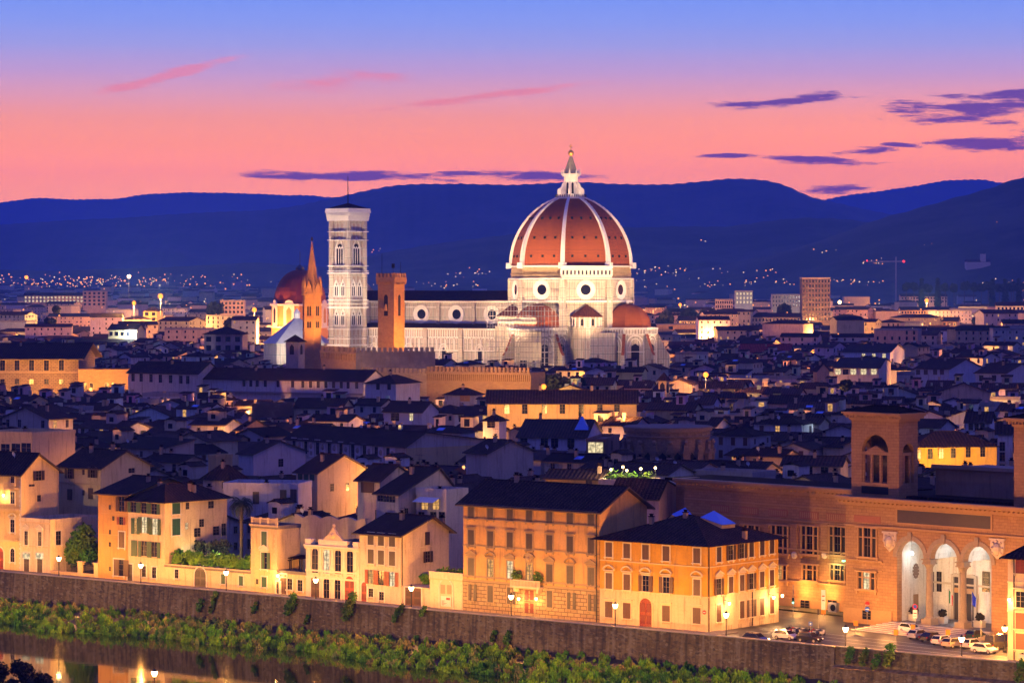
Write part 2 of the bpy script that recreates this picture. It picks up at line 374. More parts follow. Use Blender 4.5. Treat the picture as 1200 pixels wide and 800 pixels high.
# window glass
M_GLASS, _nt, _b = mat('window_glass'); setc(_nt, _b, (.012, .012, .016)); _b.inputs['Roughness'].default_value = .18; _b.inputs['IOR'].default_value = 1.5
_n = tex(_nt, 'Noise', 1.2); bump(_nt, _b, _n.outputs[0], .08, .05)
M_SKYL, _nt, _b = mat('skylight_glass'); setc(_nt, _b, (.10, .22, .75)); _b.inputs['Roughness'].default_value = .12; _b.inputs['IOR'].default_value = 2.2
def emis(name, c, s, sample=False, pattern=False):
    m, nt, b = mat(name); nt.nodes.remove(b); e = nt.nodes.new('ShaderNodeEmission'); e.inputs[0].default_value = (*c, 1); e.inputs[1].default_value = s
    if pattern:
        n = tex(nt, 'Noise', 1.4, Detail=4.0, uv=False); nt.links.new(mixc(nt, sm(nt, n.outputs[0], .35, .65), tuple(x * .35 for x in c), c), e.inputs[0])
    nt.links.new(e.outputs[0], nt.nodes['Material Output'].inputs[0])
    m.cycles.emission_sampling = 'FRONT' if sample else 'NONE'; return m
M_LIT = emis('lit_window', (1, .52, .16), 1.0, pattern=True)
M_LITW = emis('lit_window_pale', (1, .80, .45), 1.2, pattern=True)
M_LAMP = emis('sodium_lamp', (1, .62, .25), 14)
M_LAMPW = emis('white_lamp', (.9, .95, 1), 12)
M_LAMPF = emis('far_lamp_amber', (1, .34, .06), 2.4)
M_LAMPF2 = emis('far_lamp_white', (1, .72, .38), 1.7)
M_LAMPR = emis('red_lamp', (1, .03, .03), 4)
M_LAMPG = emis('green_lamp', (.15, 1, .6), 6)
M_LAMPB = emis('blue_screen', (.05, .2, 1), 1.2)
# foliage
def leafmat(name, c1, c2, uv=False):
    m, nt, b = mat(name); b.inputs['Roughness'].default_value = .75
    n = tex(nt, 'Noise', .35, Detail=6.0, uv=False); n2 = tex(nt, 'Noise', 4.0, uv=False)
    c = mixc(nt, sm(nt, n.outputs[0], .38, .62), c1, c2)
    c = mixc(nt, mth(nt, 'MULTIPLY', n2.outputs[0], .5), c, tuple(x * .5 for x in c1))
    c = mixc(nt, 1.0, c, tintnode(nt), 'MULTIPLY'); setc(nt, b, c); return m
M_LEAF = leafmat('leaves', (.05, .14, .008), (.12, .19, .010))
M_LEAFD = leafmat('dark_leaves', (.02, .035, .012), (.035, .05, .016))
M_GRASS = leafmat('bank_grass', (.10, .085, .03), (.05, .065, .018))
M_BARK = simple('bark', (.10, .07, .045), .9, var=.3, scale=3)
def asphalt(name, c, sc=1.0):
    m, nt, b = mat(name); b.inputs['Roughness'].default_value = .55
    n = tex(nt, 'Noise', .15 * sc, Detail=8.0, Roughness=.7); n2 = tex(nt, 'Noise', 6, Detail=3.0)
    k = mixc(nt, sm(nt, n.outputs[0], .35, .65), tuple(x * .7 for x in c), tuple(x * 1.3 for x in c))
    k = mixc(nt, mth(nt, 'MULTIPLY', n2.outputs[0], .3), k, tuple(x * .5 for x in c)); setc(nt, b, k); bump(nt, b, n2.outputs[0], .2, .02); return m
M_ASPH = asphalt('asphalt', (.055, .05, .048))
M_PAVE = blockmat('paving_slabs', (.22, .18, .15), (.18, .15, .12), (.09, .07, .06), 1.2, .8, .03, .3, .3)
M_MARK = simple('road_paint', (.7, .68, .62), .6)
M_GROUND = asphalt('city_ground', (.03, .025, .022))
M_MUD = asphalt('river_bank_soil', (.055, .042, .025))
def hillmat():
    m, nt, b = mat('hill_woods'); b.inputs['Roughness'].default_value = .95
    n = tex(nt, 'Noise', .004, Detail=10.0, Roughness=.75, uv=False)
    setc(nt, b, mixc(nt, sm(nt, n.outputs[0], .42, .6), (.015, .025, .016), (.045, .055, .04))); return m
M_HILL = hillmat()
def watermat():
    m, nt, b = mat('river_water'); setc(nt, b, (.006, .009, .005)); b.inputs['Roughness'].default_value = .045; b.inputs['IOR'].default_value = 1.5
    n = nt.nodes.new('ShaderNodeTexNoise'); n.inputs['Scale'].default_value = .35; n.inputs['Detail'].default_value = 3; tmap(nt, n, (1, 1.4, 1), False)
    bump(nt, b, n.outputs[0], .10, .05); return m
M_WATER = watermat()
# ------------------------------------------------------------------ setting: ground, river, banks, hills, air
def grid(name, xs, ys, zf, mats, mf=None, smooth=True):
    xs = np.array(xs, float); ys = np.array(ys, float); X, Y = np.meshgrid(xs, ys); Z = np.vectorize(zf)(X, Y)
    me = bpy.data.meshes.new(name); nx, ny = len(xs), len(ys)
    V = np.stack([X, Y, Z], -1).reshape(-1, 3)
    i = np.arange((ny - 1) * (nx - 1)); r, c = i // (nx - 1), i % (nx - 1); a = r * nx + c
    F = np.stack([a, a + 1, a + nx + 1, a + nx], 1)
    me.from_pydata(V.tolist(), [], F.tolist())
    for p in me.polygons: p.use_smooth = smooth
    for m in mats: me.materials.append(m)
    ul = me.uv_layers.new(name='UVMap'); idx = np.zeros(len(me.loops), dtype=np.int32); me.loops.foreach_get('vertex_index', idx)
    ul.data.foreach_set('uv', V[idx][:, :2].astype(np.float32).ravel())
    ca = me.attributes.new('tint', 'FLOAT_COLOR', 'FACE'); ca.data.foreach_set('color', np.ones(len(me.polygons) * 4, dtype=np.float32))
    return struct(link(name, me))
WALL_O = -10.0                              # the river wall stands 10 m in front of the houses
S0, S1 = -420.0, 420.0
# the ground: one sheet along the quay line back to beyond the horizon
m = MB(); a, b = Q.w(S0, WALL_O + .5), Q.w(S1, WALL_O + .5)
m.face([(a[0], a[1], 0), (b[0], b[1], 0), (7000, 300, 0), (8800, 26000, 0), (-8800, 26000, 0), (-7000, 860, 0)])
struct(m.build('ground', M_GROUND))
# quay road with two pavements
m = MB(); 
def strip(m, F, s0, s1, o0, o1, z, mi=0):
    m.face([F.w(s0, o0, z), F.w(s1, o0, z), F.w(s1, o1, z), F.w(s0, o1, z)], mi)
strip(m, Q, S0, 64, -8.3, -1.8, .004); strip(m, Q, 64, S1, -8.3, -1.8, .004)
struct(m.build('road', M_ASPH))
m = MB()
def slab3(m, F, s0, s1, o0, o1, z0, z1, mi=0):
    P = [F.w(s0, o0), F.w(s1, o0), F.w(s1, o1), F.w(s0, o1)]
    m.prism([p[:2] for p in P], z0, z1, mi)
slab3(m, Q, S0, 54, -1.8, 3.0, .0, .13); slab3(m, Q, S0, S1, -9.55, -8.3, 0, .13)
struct(m.build('pavement', M_PAVE))
# river bed, water and both banks
WZ = -6.5
m = MB(); m.face([(-900, 330, WZ), (900, 330, WZ), (900, 1300, WZ), (-900, 1300, WZ)])
me = m.mesh('water', [M_WATER]); struct(link('water', me))
def bankz(s, o):
    # o runs from the wall (-10) out to the water
    t = (WALL_O - o)
    w = 12.5 + 2.2 * math.sin(s * .06) + 1.6 * math.sin(s * .17 + 1) + 1.0 * math.sin(s * .41)
    return WZ - .6 + max(0, 1 - t / w) * 3.2
V = []; nS, nO = 300, 14
for j in range(nO):
    for i in range(nS):
        s = -260 + 520 * i / (nS - 1); o = WALL_O + .2 - 19.5 * j / (nO - 1)
        V.append(Q.w(s, o, bankz(s, o) + .15 * math.sin(s * 2.1 + o * 3)))
me = bpy.data.meshes.new('river_bank')
me.from_pydata(V, [], [(j * nS + i, j * nS + i + 1, (j + 1) * nS + i + 1, (j + 1) * nS + i) for j in range(nO - 1) for i in range(nS - 1)])
me.materials.append(M_MUD); me.uv_layers.new(name='UVMap'); struct(link('river_bank', me))
# the hillside this view is taken from, and the near bank
def hz(x, y):
    z = 51.5 - .42 * max(0, y - 8) if y > 0 else 51.5
    return max(z, -5.2) if y < 405 else -5.2 - min(3, (y - 405) * .2)
grid('near_hillside', np.linspace(-420, 420, 30), list(np.linspace(-120, 400, 40)) + [405, 412, 418, 424], hz, [M_MUD])

# hills: ridges traced as rows of summits, each a real slope with depth
def hill(name, D, pts, back=900, fore=2600, sd=0, rough=1.0, m=M_HILL):
    rr = random.Random(sd); ph = [rr.uniform(0, 6.28) for _ in range(12)]
    px = np.array([p[0] for p in pts], float); py = np.array([p[1] for p in pts], float)
    xs = np.linspace(px[0], px[-1], 420)
    sy = np.interp(xs, px, py); k = np.ones(9) / 9; sy = np.convolve(np.pad(sy, 4, 'edge'), k, 'valid')
    top = CH + (HY - sy) / FPX * D
    rows = np.linspace(0, 1, 26); V = []
    for j, t in enumerate(rows):                       # t: 0 at the foot, .62 at the crest, 1 behind
        for i, x in enumerate(xs):
            X = (x - 600) / FPX * D
            if t <= .62:
                q = t / .62; Y = D - fore * (1 - q); h = top[i] * (q ** 1.25)
            else:
                q = (t - .62) / .38; Y = D + back * q; h = top[i] * (1 - q) ** 1.1
            g = 0
            for o, (fx, a) in enumerate(((900, .10), (400, .06), (170, .035), (70, .016))):
                g += a * math.sin(X / fx * 2 + ph[o] + .9 * math.sin(Y / fx + ph[o + 4])) * math.cos(Y / fx * 1.3 + ph[o + 8] + X / fx)
            env = math.sin(math.pi * min(1, t / .62)) if t < .62 else .3
            h = h + top[i] * g * env * 1.1 * rough + .004 * top[i] * math.sin(X / 9 + ph[0]) * rough
            sc = Y / D
            V.append((X * (.5 + .5 * sc), Y, max(h, -2)))
    n = len(xs); me = bpy.data.meshes.new(name)
    me.from_pydata(V, [], [(j * n + i, j * n + i + 1, (j + 1) * n + i + 1, (j + 1) * n + i) for j in range(len(rows) - 1) for i in range(n - 1)])
    for p in me.polygons: p.use_smooth = True
    me.materials.append(m); return struct(link(name, me))
hill('hills_far_west', 25000, [(-300, 225), (-120, 238), (0, 233), (40, 227), (90, 229), (140, 228), (180, 222), (230, 220), (300, 222), (360, 224), (420, 232), (520, 250), (700, 280)], 900, 2500, 1)
hill('hills_far_east', 24000, [(700, 300), (860, 250), (945, 234), (990, 226), (1040, 218), (1075, 212), (1110, 206), (1150, 205), (1175, 209), (1230, 216), (1320, 212), (1500, 240)], 900, 2500, 2)
hill('hills_main_ridge', 13500, [(-300, 285), (-60, 268), (0, 261), (60, 256), (120, 252), (180, 248), (240, 244), (300, 243), (350, 237), (400, 226), (440, 217), (480, 212), (530, 210), (580, 211), (640, 209), (690, 208), (720, 210), (770, 211), (820, 207), (860, 204), (895, 207), (915, 212), (935, 222), (950, 230), (975, 233), (1000, 240), (1050, 250), (1150, 275), (1300, 300)], 1200, 2600, 3)
hill('hills_middle', 7600, [(380, 322), (420, 300), (450, 293), (490, 286), (540, 278), (600, 271), (640, 266), (700, 262), (760, 263), (800, 262), (850, 263), (900, 256), (940, 253), (980, 254), (1020, 258), (1100, 268), (1300, 300), (1500, 330)], 1200, 2200, 4)
hill('hill_near_east', 6100, [(640, 333), (760, 326), (830, 312), (900, 298), (950, 284), (1000, 266), (1040, 252), (1080, 240), (1120, 228), (1150, 220), (1180, 208), (1210, 200), (1260, 196), (1400, 205), (1600, 230)], 1200, 2000, 5)
hill('hills_low_west', 8000, [(-400, 318), (-100, 312), (60, 316), (180, 312), (300, 305), (400, 312), (520, 300), (640, 318)], 700, 1500, 6, .6)
from mathutils.bvhtree import BVHTree
BV = []
for o_ in list(col.objects):
    if o_.name.startswith('hill'): BV.append(BVHTree.FromPolygons([v_.co.copy() for v_ in o_.data.vertices], [tuple(p_.vertices) for p_ in o_.data.polygons]))
def hillhit(x, y, d=5200):
    k = Vector(((x - 600) / FPX, 1, (HY - y) / FPX)).normalized(); best = None
    for b_ in BV:
        h_ = b_.ray_cast(Vector((0, 0, CH)), k)
        if h_[0] is not None and (best is None or h_[3] < best[1]): best = (h_[0], h_[3])
    return best[0].y - 8 if best else d
# the air: one closed box of even haze round everything but the sky
m = MB(); m.box(-9000, 9000, -600, AIR_D, -12, AIR_H)
hz_m = bpy.data.materials.new('haze_air'); hz_m.use_nodes = True; nt = hz_m.node_tree; nt.nodes.remove(nt.nodes['Principled BSDF'])
pv = nt.nodes.new('ShaderNodeVolumePrincipled'); pv.inputs['Color'].default_value = (.09, .27, 1, 1); pv.inputs['Density'].default_value = HAZE; pv.inputs['Anisotropy'].default_value = .0
nt.links.new(pv.outputs[0], nt.nodes['Material Output'].inputs['Volume'])
hzo = m.build('haze', hz_m); hzo['kind'] = 'stuff'
# ------------------------------------------------------------------ building kit
def slabf(m, pts, th, mi=0, mu=None):
    B = [(p[0], p[1], p[2] - th) for p in pts]; n = len(pts)
    m.face(pts, mi); m.face(B[::-1], mi if mu is None else mu)
    for i in range(n):
        j = (i + 1) % n; m.face([B[i], B[j], pts[j], pts[i]], mi if mu is None else mu)
def roof_geo(m, W, D, zE, rise, kind, ov=.55, th=.2, ratio=.5, mi=0, mu=None, x0=0, y0=0):
    """roof over [0,W]x[0,D], eaves at zE"""
    X = lambda x: x + x0
    Yy = lambda y: y + y0
    if kind == 'gx':
        r = ratio * D; p1 = rise / max(r, .01); p2 = rise / max(D - r, .01); zt = zE + rise
        slabf(m, [(X(-ov), Yy(-ov), zE - ov * p1), (X(W + ov), Yy(-ov), zE - ov * p1), (X(W + ov), Yy(r), zt), (X(-ov), Yy(r), zt)], th, mi, mu)
        slabf(m, [(X(W + ov), Yy(D + ov), zE - ov * p2), (X(-ov), Yy(D + ov), zE - ov * p2), (X(-ov), Yy(r), zt + .002), (X(W + ov), Yy(r), zt + .002)], th, mi, mu)
        m.tube((X(-ov), Yy(r), zt + .02), (X(W + ov), Yy(r), zt + .02), .13, n=5, m=mi)
    elif kind == 'gy':
        r = ratio * W; p1 = rise / r; p2 = rise / (W - r); zt = zE + rise
        slabf(m, [(X(-ov), Yy(D + ov), zE - ov * p1), (X(-ov), Yy(-ov), zE - ov * p1), (X(r), Yy(-ov), zt), (X(r), Yy(D + ov), zt)], th, mi, mu)
        slabf(m, [(X(W + ov), Yy(-ov), zE - ov * p2), (X(W + ov), Yy(D + ov), zE - ov * p2), (X(r), Yy(D + ov), zt + .002), (X(r), Yy(-ov), zt + .002)], th, mi, mu)
        m.tube((X(r), Yy(-ov), zt + .02), (X(r), Yy(D + ov), zt + .02), .13, n=5, m=mi)
    elif kind == 'hip':
        if W >= D:
            h = D / 2; A, B = (X(h), Yy(h), zE + rise), (X(max(W - h, h + .01)), Yy(h), zE + rise); p = rise / h
        else:
            h = W / 2; A, B = (X(h), Yy(h), zE + rise), (X(h), Yy(max(D - h, h + .01)), zE + rise); p = rise / h
        z = zE - ov * p
        c = [(X(-ov), Yy(-ov), z), (X(W + ov), Yy(-ov), z), (X(W + ov), Yy(D + ov), z), (X(-ov), Yy(D + ov), z)]
        if W >= D: fs = [[c[0], c[1], B, A], [c[1], c[2], B], [c[2], c[3], A, B], [c[3], c[0], A]]
        else: fs = [[c[0], c[1], A], [c[1], c[2], B, A], [c[2], c[3], B], [c[3], c[0], A, B]]
        for f in fs: m.face(f, mi)
        m.face([(p_[0], p_[1], z - .002) for p_ in c[::-1]], mi if mu is None else mu)
        for k, a in enumerate(c):
            b = [A, B, B, A][k] if W >= D else [A, A, B, B][k]
            m.tube(a, b, .12, n=4, m=mi)
        m.tube(A, B, .13, n=4, m=mi)
    elif kind == 'shed':          # rises towards the back
        p = rise / D
        slabf(m, [(X(-ov), Yy(-ov), zE - ov * p), (X(W + ov), Yy(-ov), zE - ov * p), (X(W + ov), Yy(D + ov * .5), zE + rise + .5 * ov * p), (X(-ov), Yy(D + ov * .5), zE + rise + .5 * ov * p)], th, mi, mu)
    elif kind == 'shedr':         # rises towards the front
        p = rise / D
        slabf(m, [(X(-ov), Yy(-ov * .5), zE + rise), (X(W + ov), Yy(-ov * .5), zE + rise), (X(W + ov), Yy(D + ov), zE - ov * p), (X(-ov), Yy(D + ov), zE - ov * p)], th, mi, mu)
    elif kind == 'flat':
        m.face([(X(0), Yy(0), zE - .5), (X(W), Yy(0), zE - .5), (X(W), Yy(D), zE - .5), (X(0), Yy(D), zE - .5)], mi)
        t = .28
        m.box(X(-.1), X(W + .1), Yy(-.1), Yy(t), zE - .45, zE + rise, mi); m.box(X(-.1), X(W + .1), Yy(D - t), Yy(D + .1), zE - .45, zE + rise, mi)
        m.box(X(-.1), X(t), Yy(t), Yy(D - t), zE - .45, zE + rise, mi); m.box(X(W - t), X(W + .1), Yy(t), Yy(D - t), zE - .45, zE + rise, mi)
def wall_geo(m, W, D, zE, rise, kind, ratio=.5, z0=-.3, mi=0):
    def w(pts): m.face(pts, mi)
    zt = zE + rise - .06; zE_ = zE - .02
    f = [(0, 0, z0), (W, 0, z0), (W, 0, zE_), (0, 0, zE_)]; bk = [(W, D, z0), (0, D, z0), (0, D, zE_), (W, D, zE_)]
    r_ = [(W, 0, z0), (W, D, z0), (W, D, zE_), (W, 0, zE_)]; l_ = [(0, D, z0), (0, 0, z0), (0, 0, zE_), (0, D, zE_)]
    if kind == 'gx':
        q = ratio * D; r_ = r_[:3] + [(W, q, zt), (W, 0, zE_)]; l_ = l_[:3] + [(0, q, zt), (0, D, zE_)]
    elif kind == 'gy':
        q = ratio * W; f = f[:3] + [(q, 0, zt), (0, 0, zE_)]; bk = bk[:3] + [(q, D, zt), (W, D, zE_)]
    elif kind == 'shed':
        r_ = [(W, 0, z0), (W, D, z0), (W, D, zt), (W, 0, zE_)]; l_ = [(0, D, z0), (0, 0, z0), (0, 0, zE_), (0, D, zt)]; bk = [(W, D, z0), (0, D, z0), (0, D, zt), (W, D, zt)]
    elif kind == 'shedr':
        r_ = [(W, 0, z0), (W, D, z0), (W, D, zE_), (W, 0, zt)]; l_ = [(0, D, z0), (0, 0, z0), (0, 0, zt), (0, D, zE_)]; f = [(0, 0, z0), (W, 0, z0), (W, 0, zt), (0, 0, zt)]
    for p in (f, r_, bk, l_): w(p)
def roof_z(x, y, W, D, zE, rise, kind, ratio=.5):
    if kind == 'gx': return zE + rise * (y / (ratio * D) if y < ratio * D else (D - y) / (D - ratio * D))
    if kind == 'gy': return zE + rise * (x / (ratio * W) if x < ratio * W else (W - x) / (W - ratio * W))
    if kind == 'hip':
        h = min(W, D) / 2; return zE + rise * min(x, y, W - x, D - y, h) / h
    if kind == 'shed': return zE + rise * y / D
    if kind == 'shedr': return zE + rise * (1 - y / D)
    return zE - .5
def chimney_geo(m, x, y, z, h=1.2, w=.7, mi=0, mt=1):
    m.box(x - w / 2, x + w / 2, y - w * .4, y + w * .4, z - .8, z + h, mi)
    m.box(x - w / 2 - .1, x + w / 2 + .1, y - w * .4 - .1, y + w * .4 + .1, z + h, z + h + .12, mt)
    for dx_ in (-.2, .2):
        m.box(x + dx_ * w - .1, x + dx_ * w + .1, y - .12, y + .12, z + h + .12, z + h + .4, mt)
    m.box(x - w / 2, x + w / 2, y - w * .35, y + w * .35, z + h + .4, z + h + .5, mt)
def aerial_geo(m, x, y, z, h=3.0, mi=0, n=4):
    m.tube((x, y, z - .3), (x, y, z + h), .04, n=4, m=mi)
    m.tube((x - .9, y, z + h * .92), (x + .9, y, z + h * .92), .03, n=3, m=mi)
    for k in range(n):
        a = x - .8 + 1.6 * k / (n - 1); m.tube((a, y - .35, z + h * .92), (a, y + .35, z + h * .92), .025, n=3, m=mi)
def dish_geo(m, x, y, z, r=.45, mi=0):
    m.tube((x, y, z - .3), (x, y, z + .5), .04, n=4, m=mi)
    c = np.array((x, y - .1, z + .7)); P = [tuple(c + np.array((r * math.cos(t), -.12 - .15 * math.sin(t), r * math.sin(t)))) for t in np.linspace(0, 6.283, 13)[:-1]]
    q = tuple(c + np.array((0, .08, 0)))
    for i in range(12): m.face([P[i], P[(i + 1) % 12], q], mi)
WM = {}
WHT = (.62, .56, .46)
def wm(key, fn, mats):
    if key not in WM:
        m = MB(); fn(m); WM[key] = m.mesh(key[0], mats)
    return WM[key]
def arc_pts(cx, cz, r, a0, a1, n): return [(cx + r * math.cos(a0 + (a1 - a0) * i / n), cz + r * math.sin(a0 + (a1 - a0) * i / n)) for i in range(n + 1)]
def pane_mesh(w, h, lit, arch):
    def f(m):
        hh = h / 2
        P = [(-w / 2, -hh), (w / 2, -hh)] + ([(w / 2, hh), (-w / 2, hh)] if not arch else arc_pts(0, hh - w / 2, w / 2, 0, math.pi, 8))
        m.xz(P, -.012, .05, 0, back=False)
        m.tint = (.13, .10, .07)
        m.box(-.04, .04, -.07, -.014, -hh, hh - (0 if not arch else .02), 1)
        for z in ((-.05,) if h < 1.4 else (-h * .12, h * .2)): m.box(-w / 2, w / 2, -.06, -.015, z - .03, z + .03, 1)
        m.box(-w / 2, -w / 2 + .07, -.08, -.014, -hh, hh - (w / 2 if arch else 0), 1); m.box(w / 2 - .07, w / 2, -.08, -.014, -hh, hh - (w / 2 if arch else 0), 1)
    return wm(('window', round(w, 2), round(h, 2), lit, arch), f, [{0: M_GLASS, 1: M_LIT, 2: M_LITW}[lit], M_PAINT])
def frame_mesh(w, h, style, arch, tint, t=.2):
    def f(m):
        m.tint = tint; hh = h / 2; d = -.13
        top = hh - w / 2 if arch else hh
        m.box(-w / 2 - t, -w / 2, d, 0, -hh, top, 0); m.box(w / 2, w / 2 + t, d, 0, -hh, top, 0)
        if arch:
            for i in range(8):
                a0, a1 = math.pi * i / 8, math.pi * (i + 1) / 8
                m.xz([((w / 2) * math.cos(a0), top + w / 2 * math.sin(a0)), ((w / 2 + t) * math.cos(a0), top + (w / 2 + t) * math.sin(a0)), ((w / 2 + t) * math.cos(a1), top + (w / 2 + t) * math.sin(a1)), ((w / 2) * math.cos(a1), top + w / 2 * math.sin(a1))], d, 0, 0)
        else: m.box(-w / 2 - t, w / 2 + t, d, 0, hh, hh + t, 0)
        e = hh + t
        if style in ('corn', 'ped', 'seg'):
            m.box(-w / 2 - t - .15, w / 2 + t + .15, -.3, 0, e + .12, e + .3, 0)
            e2 = e + .3; ww = w / 2 + t + .18
            if style == 'ped':
                m.xz([(-ww, e2), (ww, e2), (ww, e2 + .1), (0, e2 + .72), (-ww, e2 + .1)], -.16, 0, 0)
                m.xz([(-ww - .1, e2 + .08), (0, e2 + .62), (0, e2 + .85), (-ww - .1, e2 + .28)], -.38, -.16, 0)
                m.xz([(0, e2 + .62), (ww + .1, e2 + .08), (ww + .1, e2 + .28), (0, e2 + .85)], -.38, -.16, 0)
            if style == 'seg':
                P = arc_pts(0, e2 - .5, ww * 1.12, math.pi * .14, math.pi * .86, 8)
                for a, b in zip(P, P[1:]): m.xz([b, a, (a[0] * 1.08, a[1] + .18), (b[0] * 1.08, b[1] + .18)][::-1], -.36, 0, 0)
    return wm(('frame', round(w, 2), round(h, 2), style, arch, tint, t), f, [M_TRIMT])
def sill_mesh(w, tint):
    def f(m): m.tint = tint; m.box(-w / 2 - .32, w / 2 + .32, -.3, 0, -.16, 0, 0); m.box(-w / 2 - .2, -w / 2, -.2, 0, -.4, -.16); m.box(w / 2, w / 2 + .2, -.2, 0, -.4, -.16)
    return wm(('sill', round(w, 2), tint), f, [M_TRIMT])
def leaf_mesh(w, h, tint):
    def f(m):
        m.tint = tint; m.box(0, w, -.06, 0, -h / 2, h / 2, 0)
        m.tint = tuple(c * .62 for c in tint)
        n = max(3, int(h / .22))
        for i in range(n):
            z = -h / 2 + .12 + (h - .24) * i / n; m.box(.08, w - .08, -.075, -.061, z, z + (h - .24) / n * .5, 0)
    return wm(('shutter', round(w, 2), round(h, 2), tint), f, [M_PAINT])
GREEN, BROWN, GREY, DBROWN, RED = (.025, .09, .045), (.11, .045, .022), (.085, .062, .045), (.06, .035, .025), (.30, .05, .02)
def window(root, face, a, z, w=1.05, h=1.9, style='plain', shut=None, sc=BROWN, lit=0, arch=False, tint=WHT, W=0, wlab=None, sill=True, d=0.0):
    """a window part (pane) with frame, sill and shutters as its sub-parts"""
    loc, rz = ((a, d, z), 0) if face == 'F' else ((W - d, a, z), R(90))
    o = link('window', pane_mesh(w, h, lit, arch), root, loc, rz)
    if wlab: o['label'] = wlab
    if style: link('frame', frame_mesh(w, h, style, arch, tint), o)
    if sill and style: link('sill', sill_mesh(w, tint), o, (0, 0, -h / 2))
    hs = h - (w / 2 if arch else 0)
    zc = -(w / 4) if arch else 0
    if shut == 'open':
        t = .22 if style else .03
        link('shutter', leaf_mesh(w / 2, hs, sc), o, (-w / 2 - t * .3 - w / 2, -.14, zc)); link('shutter', leaf_mesh(w / 2, hs, sc), o, (w / 2 + t * .3, -.14, zc))
    elif shut == 'closed':
        link('shutter', leaf_mesh(w / 2 - .01, hs, sc), o, (-w / 2, -.085, zc)); link('shutter', leaf_mesh(w / 2 - .01, hs, sc), o, (.01, -.085, zc))
    elif shut == 'half':
        link('shutter', leaf_mesh(w / 2 - .01, hs, sc), o, (-w / 2, -.085, zc)); link('shutter', leaf_mesh(w / 2, hs, sc), o, (w / 2 + .05, -.14, zc))
    return o
def door(root, face, a, w, h, tint=DBROWN, arch=False, W=0, trim=WHT, z=0.0, name='door', lit=False):
    def f(m):
        m.tint = tint
        P = [(-w / 2, 0), (w / 2, 0)] + ([(w / 2, h), (-w / 2, h)] if not arch else arc_pts(0, h - w / 2, w / 2, 0, math.pi, 8))
        m.xz(P, -.06, .05, 0, back=False)
        m.tint = tuple(c * .55 for c in tint)
        for sx_ in (-1, 1):
            for zz in (.12, .52): m.box(min(sx_ * w * .08, sx_ * w * .42), max(sx_ * w * .08, sx_ * w * .42), -.09, -.061, h * zz, h * (zz + .3), 0)
    o = link(name, wm((name, round(w, 2), round(h, 2), tint, arch), f, [M_PAINT]), root, (a, 0, z) if face == 'F' else (W, a, z), 0 if face == 'F' else R(90))
    hh = h
    link('frame', frame_mesh(w, h, 'plain', arch, trim, .22), o, (0, 0, h / 2))
    return o
class House:
    def __init__(s, name, label, cat, F, a0, a1, b0, D, group=None):
        s.W = a1 - a0; s.D = D; o = F.w(a0, b0)
        s.F = Frame((o[0], o[1]), F.a); s.root = empty(name, (o[0], o[1], 0), F.a, label, cat, group)
    def walls(s, zE, rise, kind, tint, ratio=.5, mat=None, z0=-.3, lower=None):
        m = MB(tint=tint); wall_geo(m, s.W, s.D, zE, rise, kind, ratio, z0); s.zE, s.rise, s.kind, s.ratio = zE, rise, kind, ratio
        s.wall = m.build('wall', mat or M_PL, s.root); return s
    def roof(s, ov=.7, th=.22, mat=None, tint=(1, 1, 1), chims=(), aerials=(), dishes=(), mu=None, name='roof'):
        m = MB(tint=tint); roof_geo(m, s.W, s.D, s.zE, s.rise, s.kind, ov, th, s.ratio, 0, 1)
        s.rf = m.build(name, [mat or M_RF, mu or M_BARK], s.root)
        for (x, y, h) in chims:
            m = MB(tint=(.42, .27, .17)); chimney_geo(m, 0, 0, 0, h); m.build('chimney', [M_PL, M_RF], s.rf, (x * s.W, y * s.D, s.rz(x, y)))
        for (x, y, h) in aerials:
            m = MB(); aerial_geo(m, 0, 0, 0, h); m.build('aerial', M_METAL, s.rf, (x * s.W, y * s.D, s.rz(x, y)))
        for (x, y) in dishes:
            m = MB(tint=(.7, .7, .7)); dish_geo(m, 0, 0, 0); m.build('satellite_dish', M_AWN, s.rf, (x * s.W, y * s.D, s.rz(x, y)))
        return s
    def rz(s, x, y): return roof_z(x * s.W, y * s.D, s.W, s.D, s.zE, s.rise, s.kind, s.ratio)
    def wins(s, face, xs, y0, y1=None, **k):
        """a row of windows: photo columns xs, photo row y0 at the first and y1 at the last"""
        y1 = y0 if y1 is None else y1; n = len(xs); out = []
        for x in xs:
            y = y0 if n == 1 else y0 + (y1 - y0) * (x - xs[0]) / (xs[-1] - xs[0])
            a, z = s.F.front(x, y) if face == 'F' else s.F.side(x, y, s.W)
            out.append(window(s.root, face, a, z, W=s.W, **k))
        return out
    def band(s, zs, name='string_course', d=.16, h=.22, tint=WHT, faces='FS', mat=None):
        for z in zs:
            m = MB(tint=tint)
            if 'F' in faces: m.box(-.02, s.W + (d if 'S' in faces else 0), -d, 0, z, z + h)
            if 'S' in faces: m.box(s.W, s.W + d, .0, s.D, z, z + h)
            m.build(name, mat or M_TRIMT, s.root)
    def quoins(s, z1, tint=WHT, xs=None, w=.55):
        for x in (xs or (0, s.W)):
            m = MB(tint=tint); z = 0; k = 0
            while z < z1 - .4:
                ww = w if k % 2 else w * .65
                m.box(x - (0 if x < s.W / 2 else ww), x + (ww if x < s.W / 2 else 0), -.07, .0, z + .02, z + .42); z += .45; k += 1
            m.build('quoin', M_TRIMT, s.root)
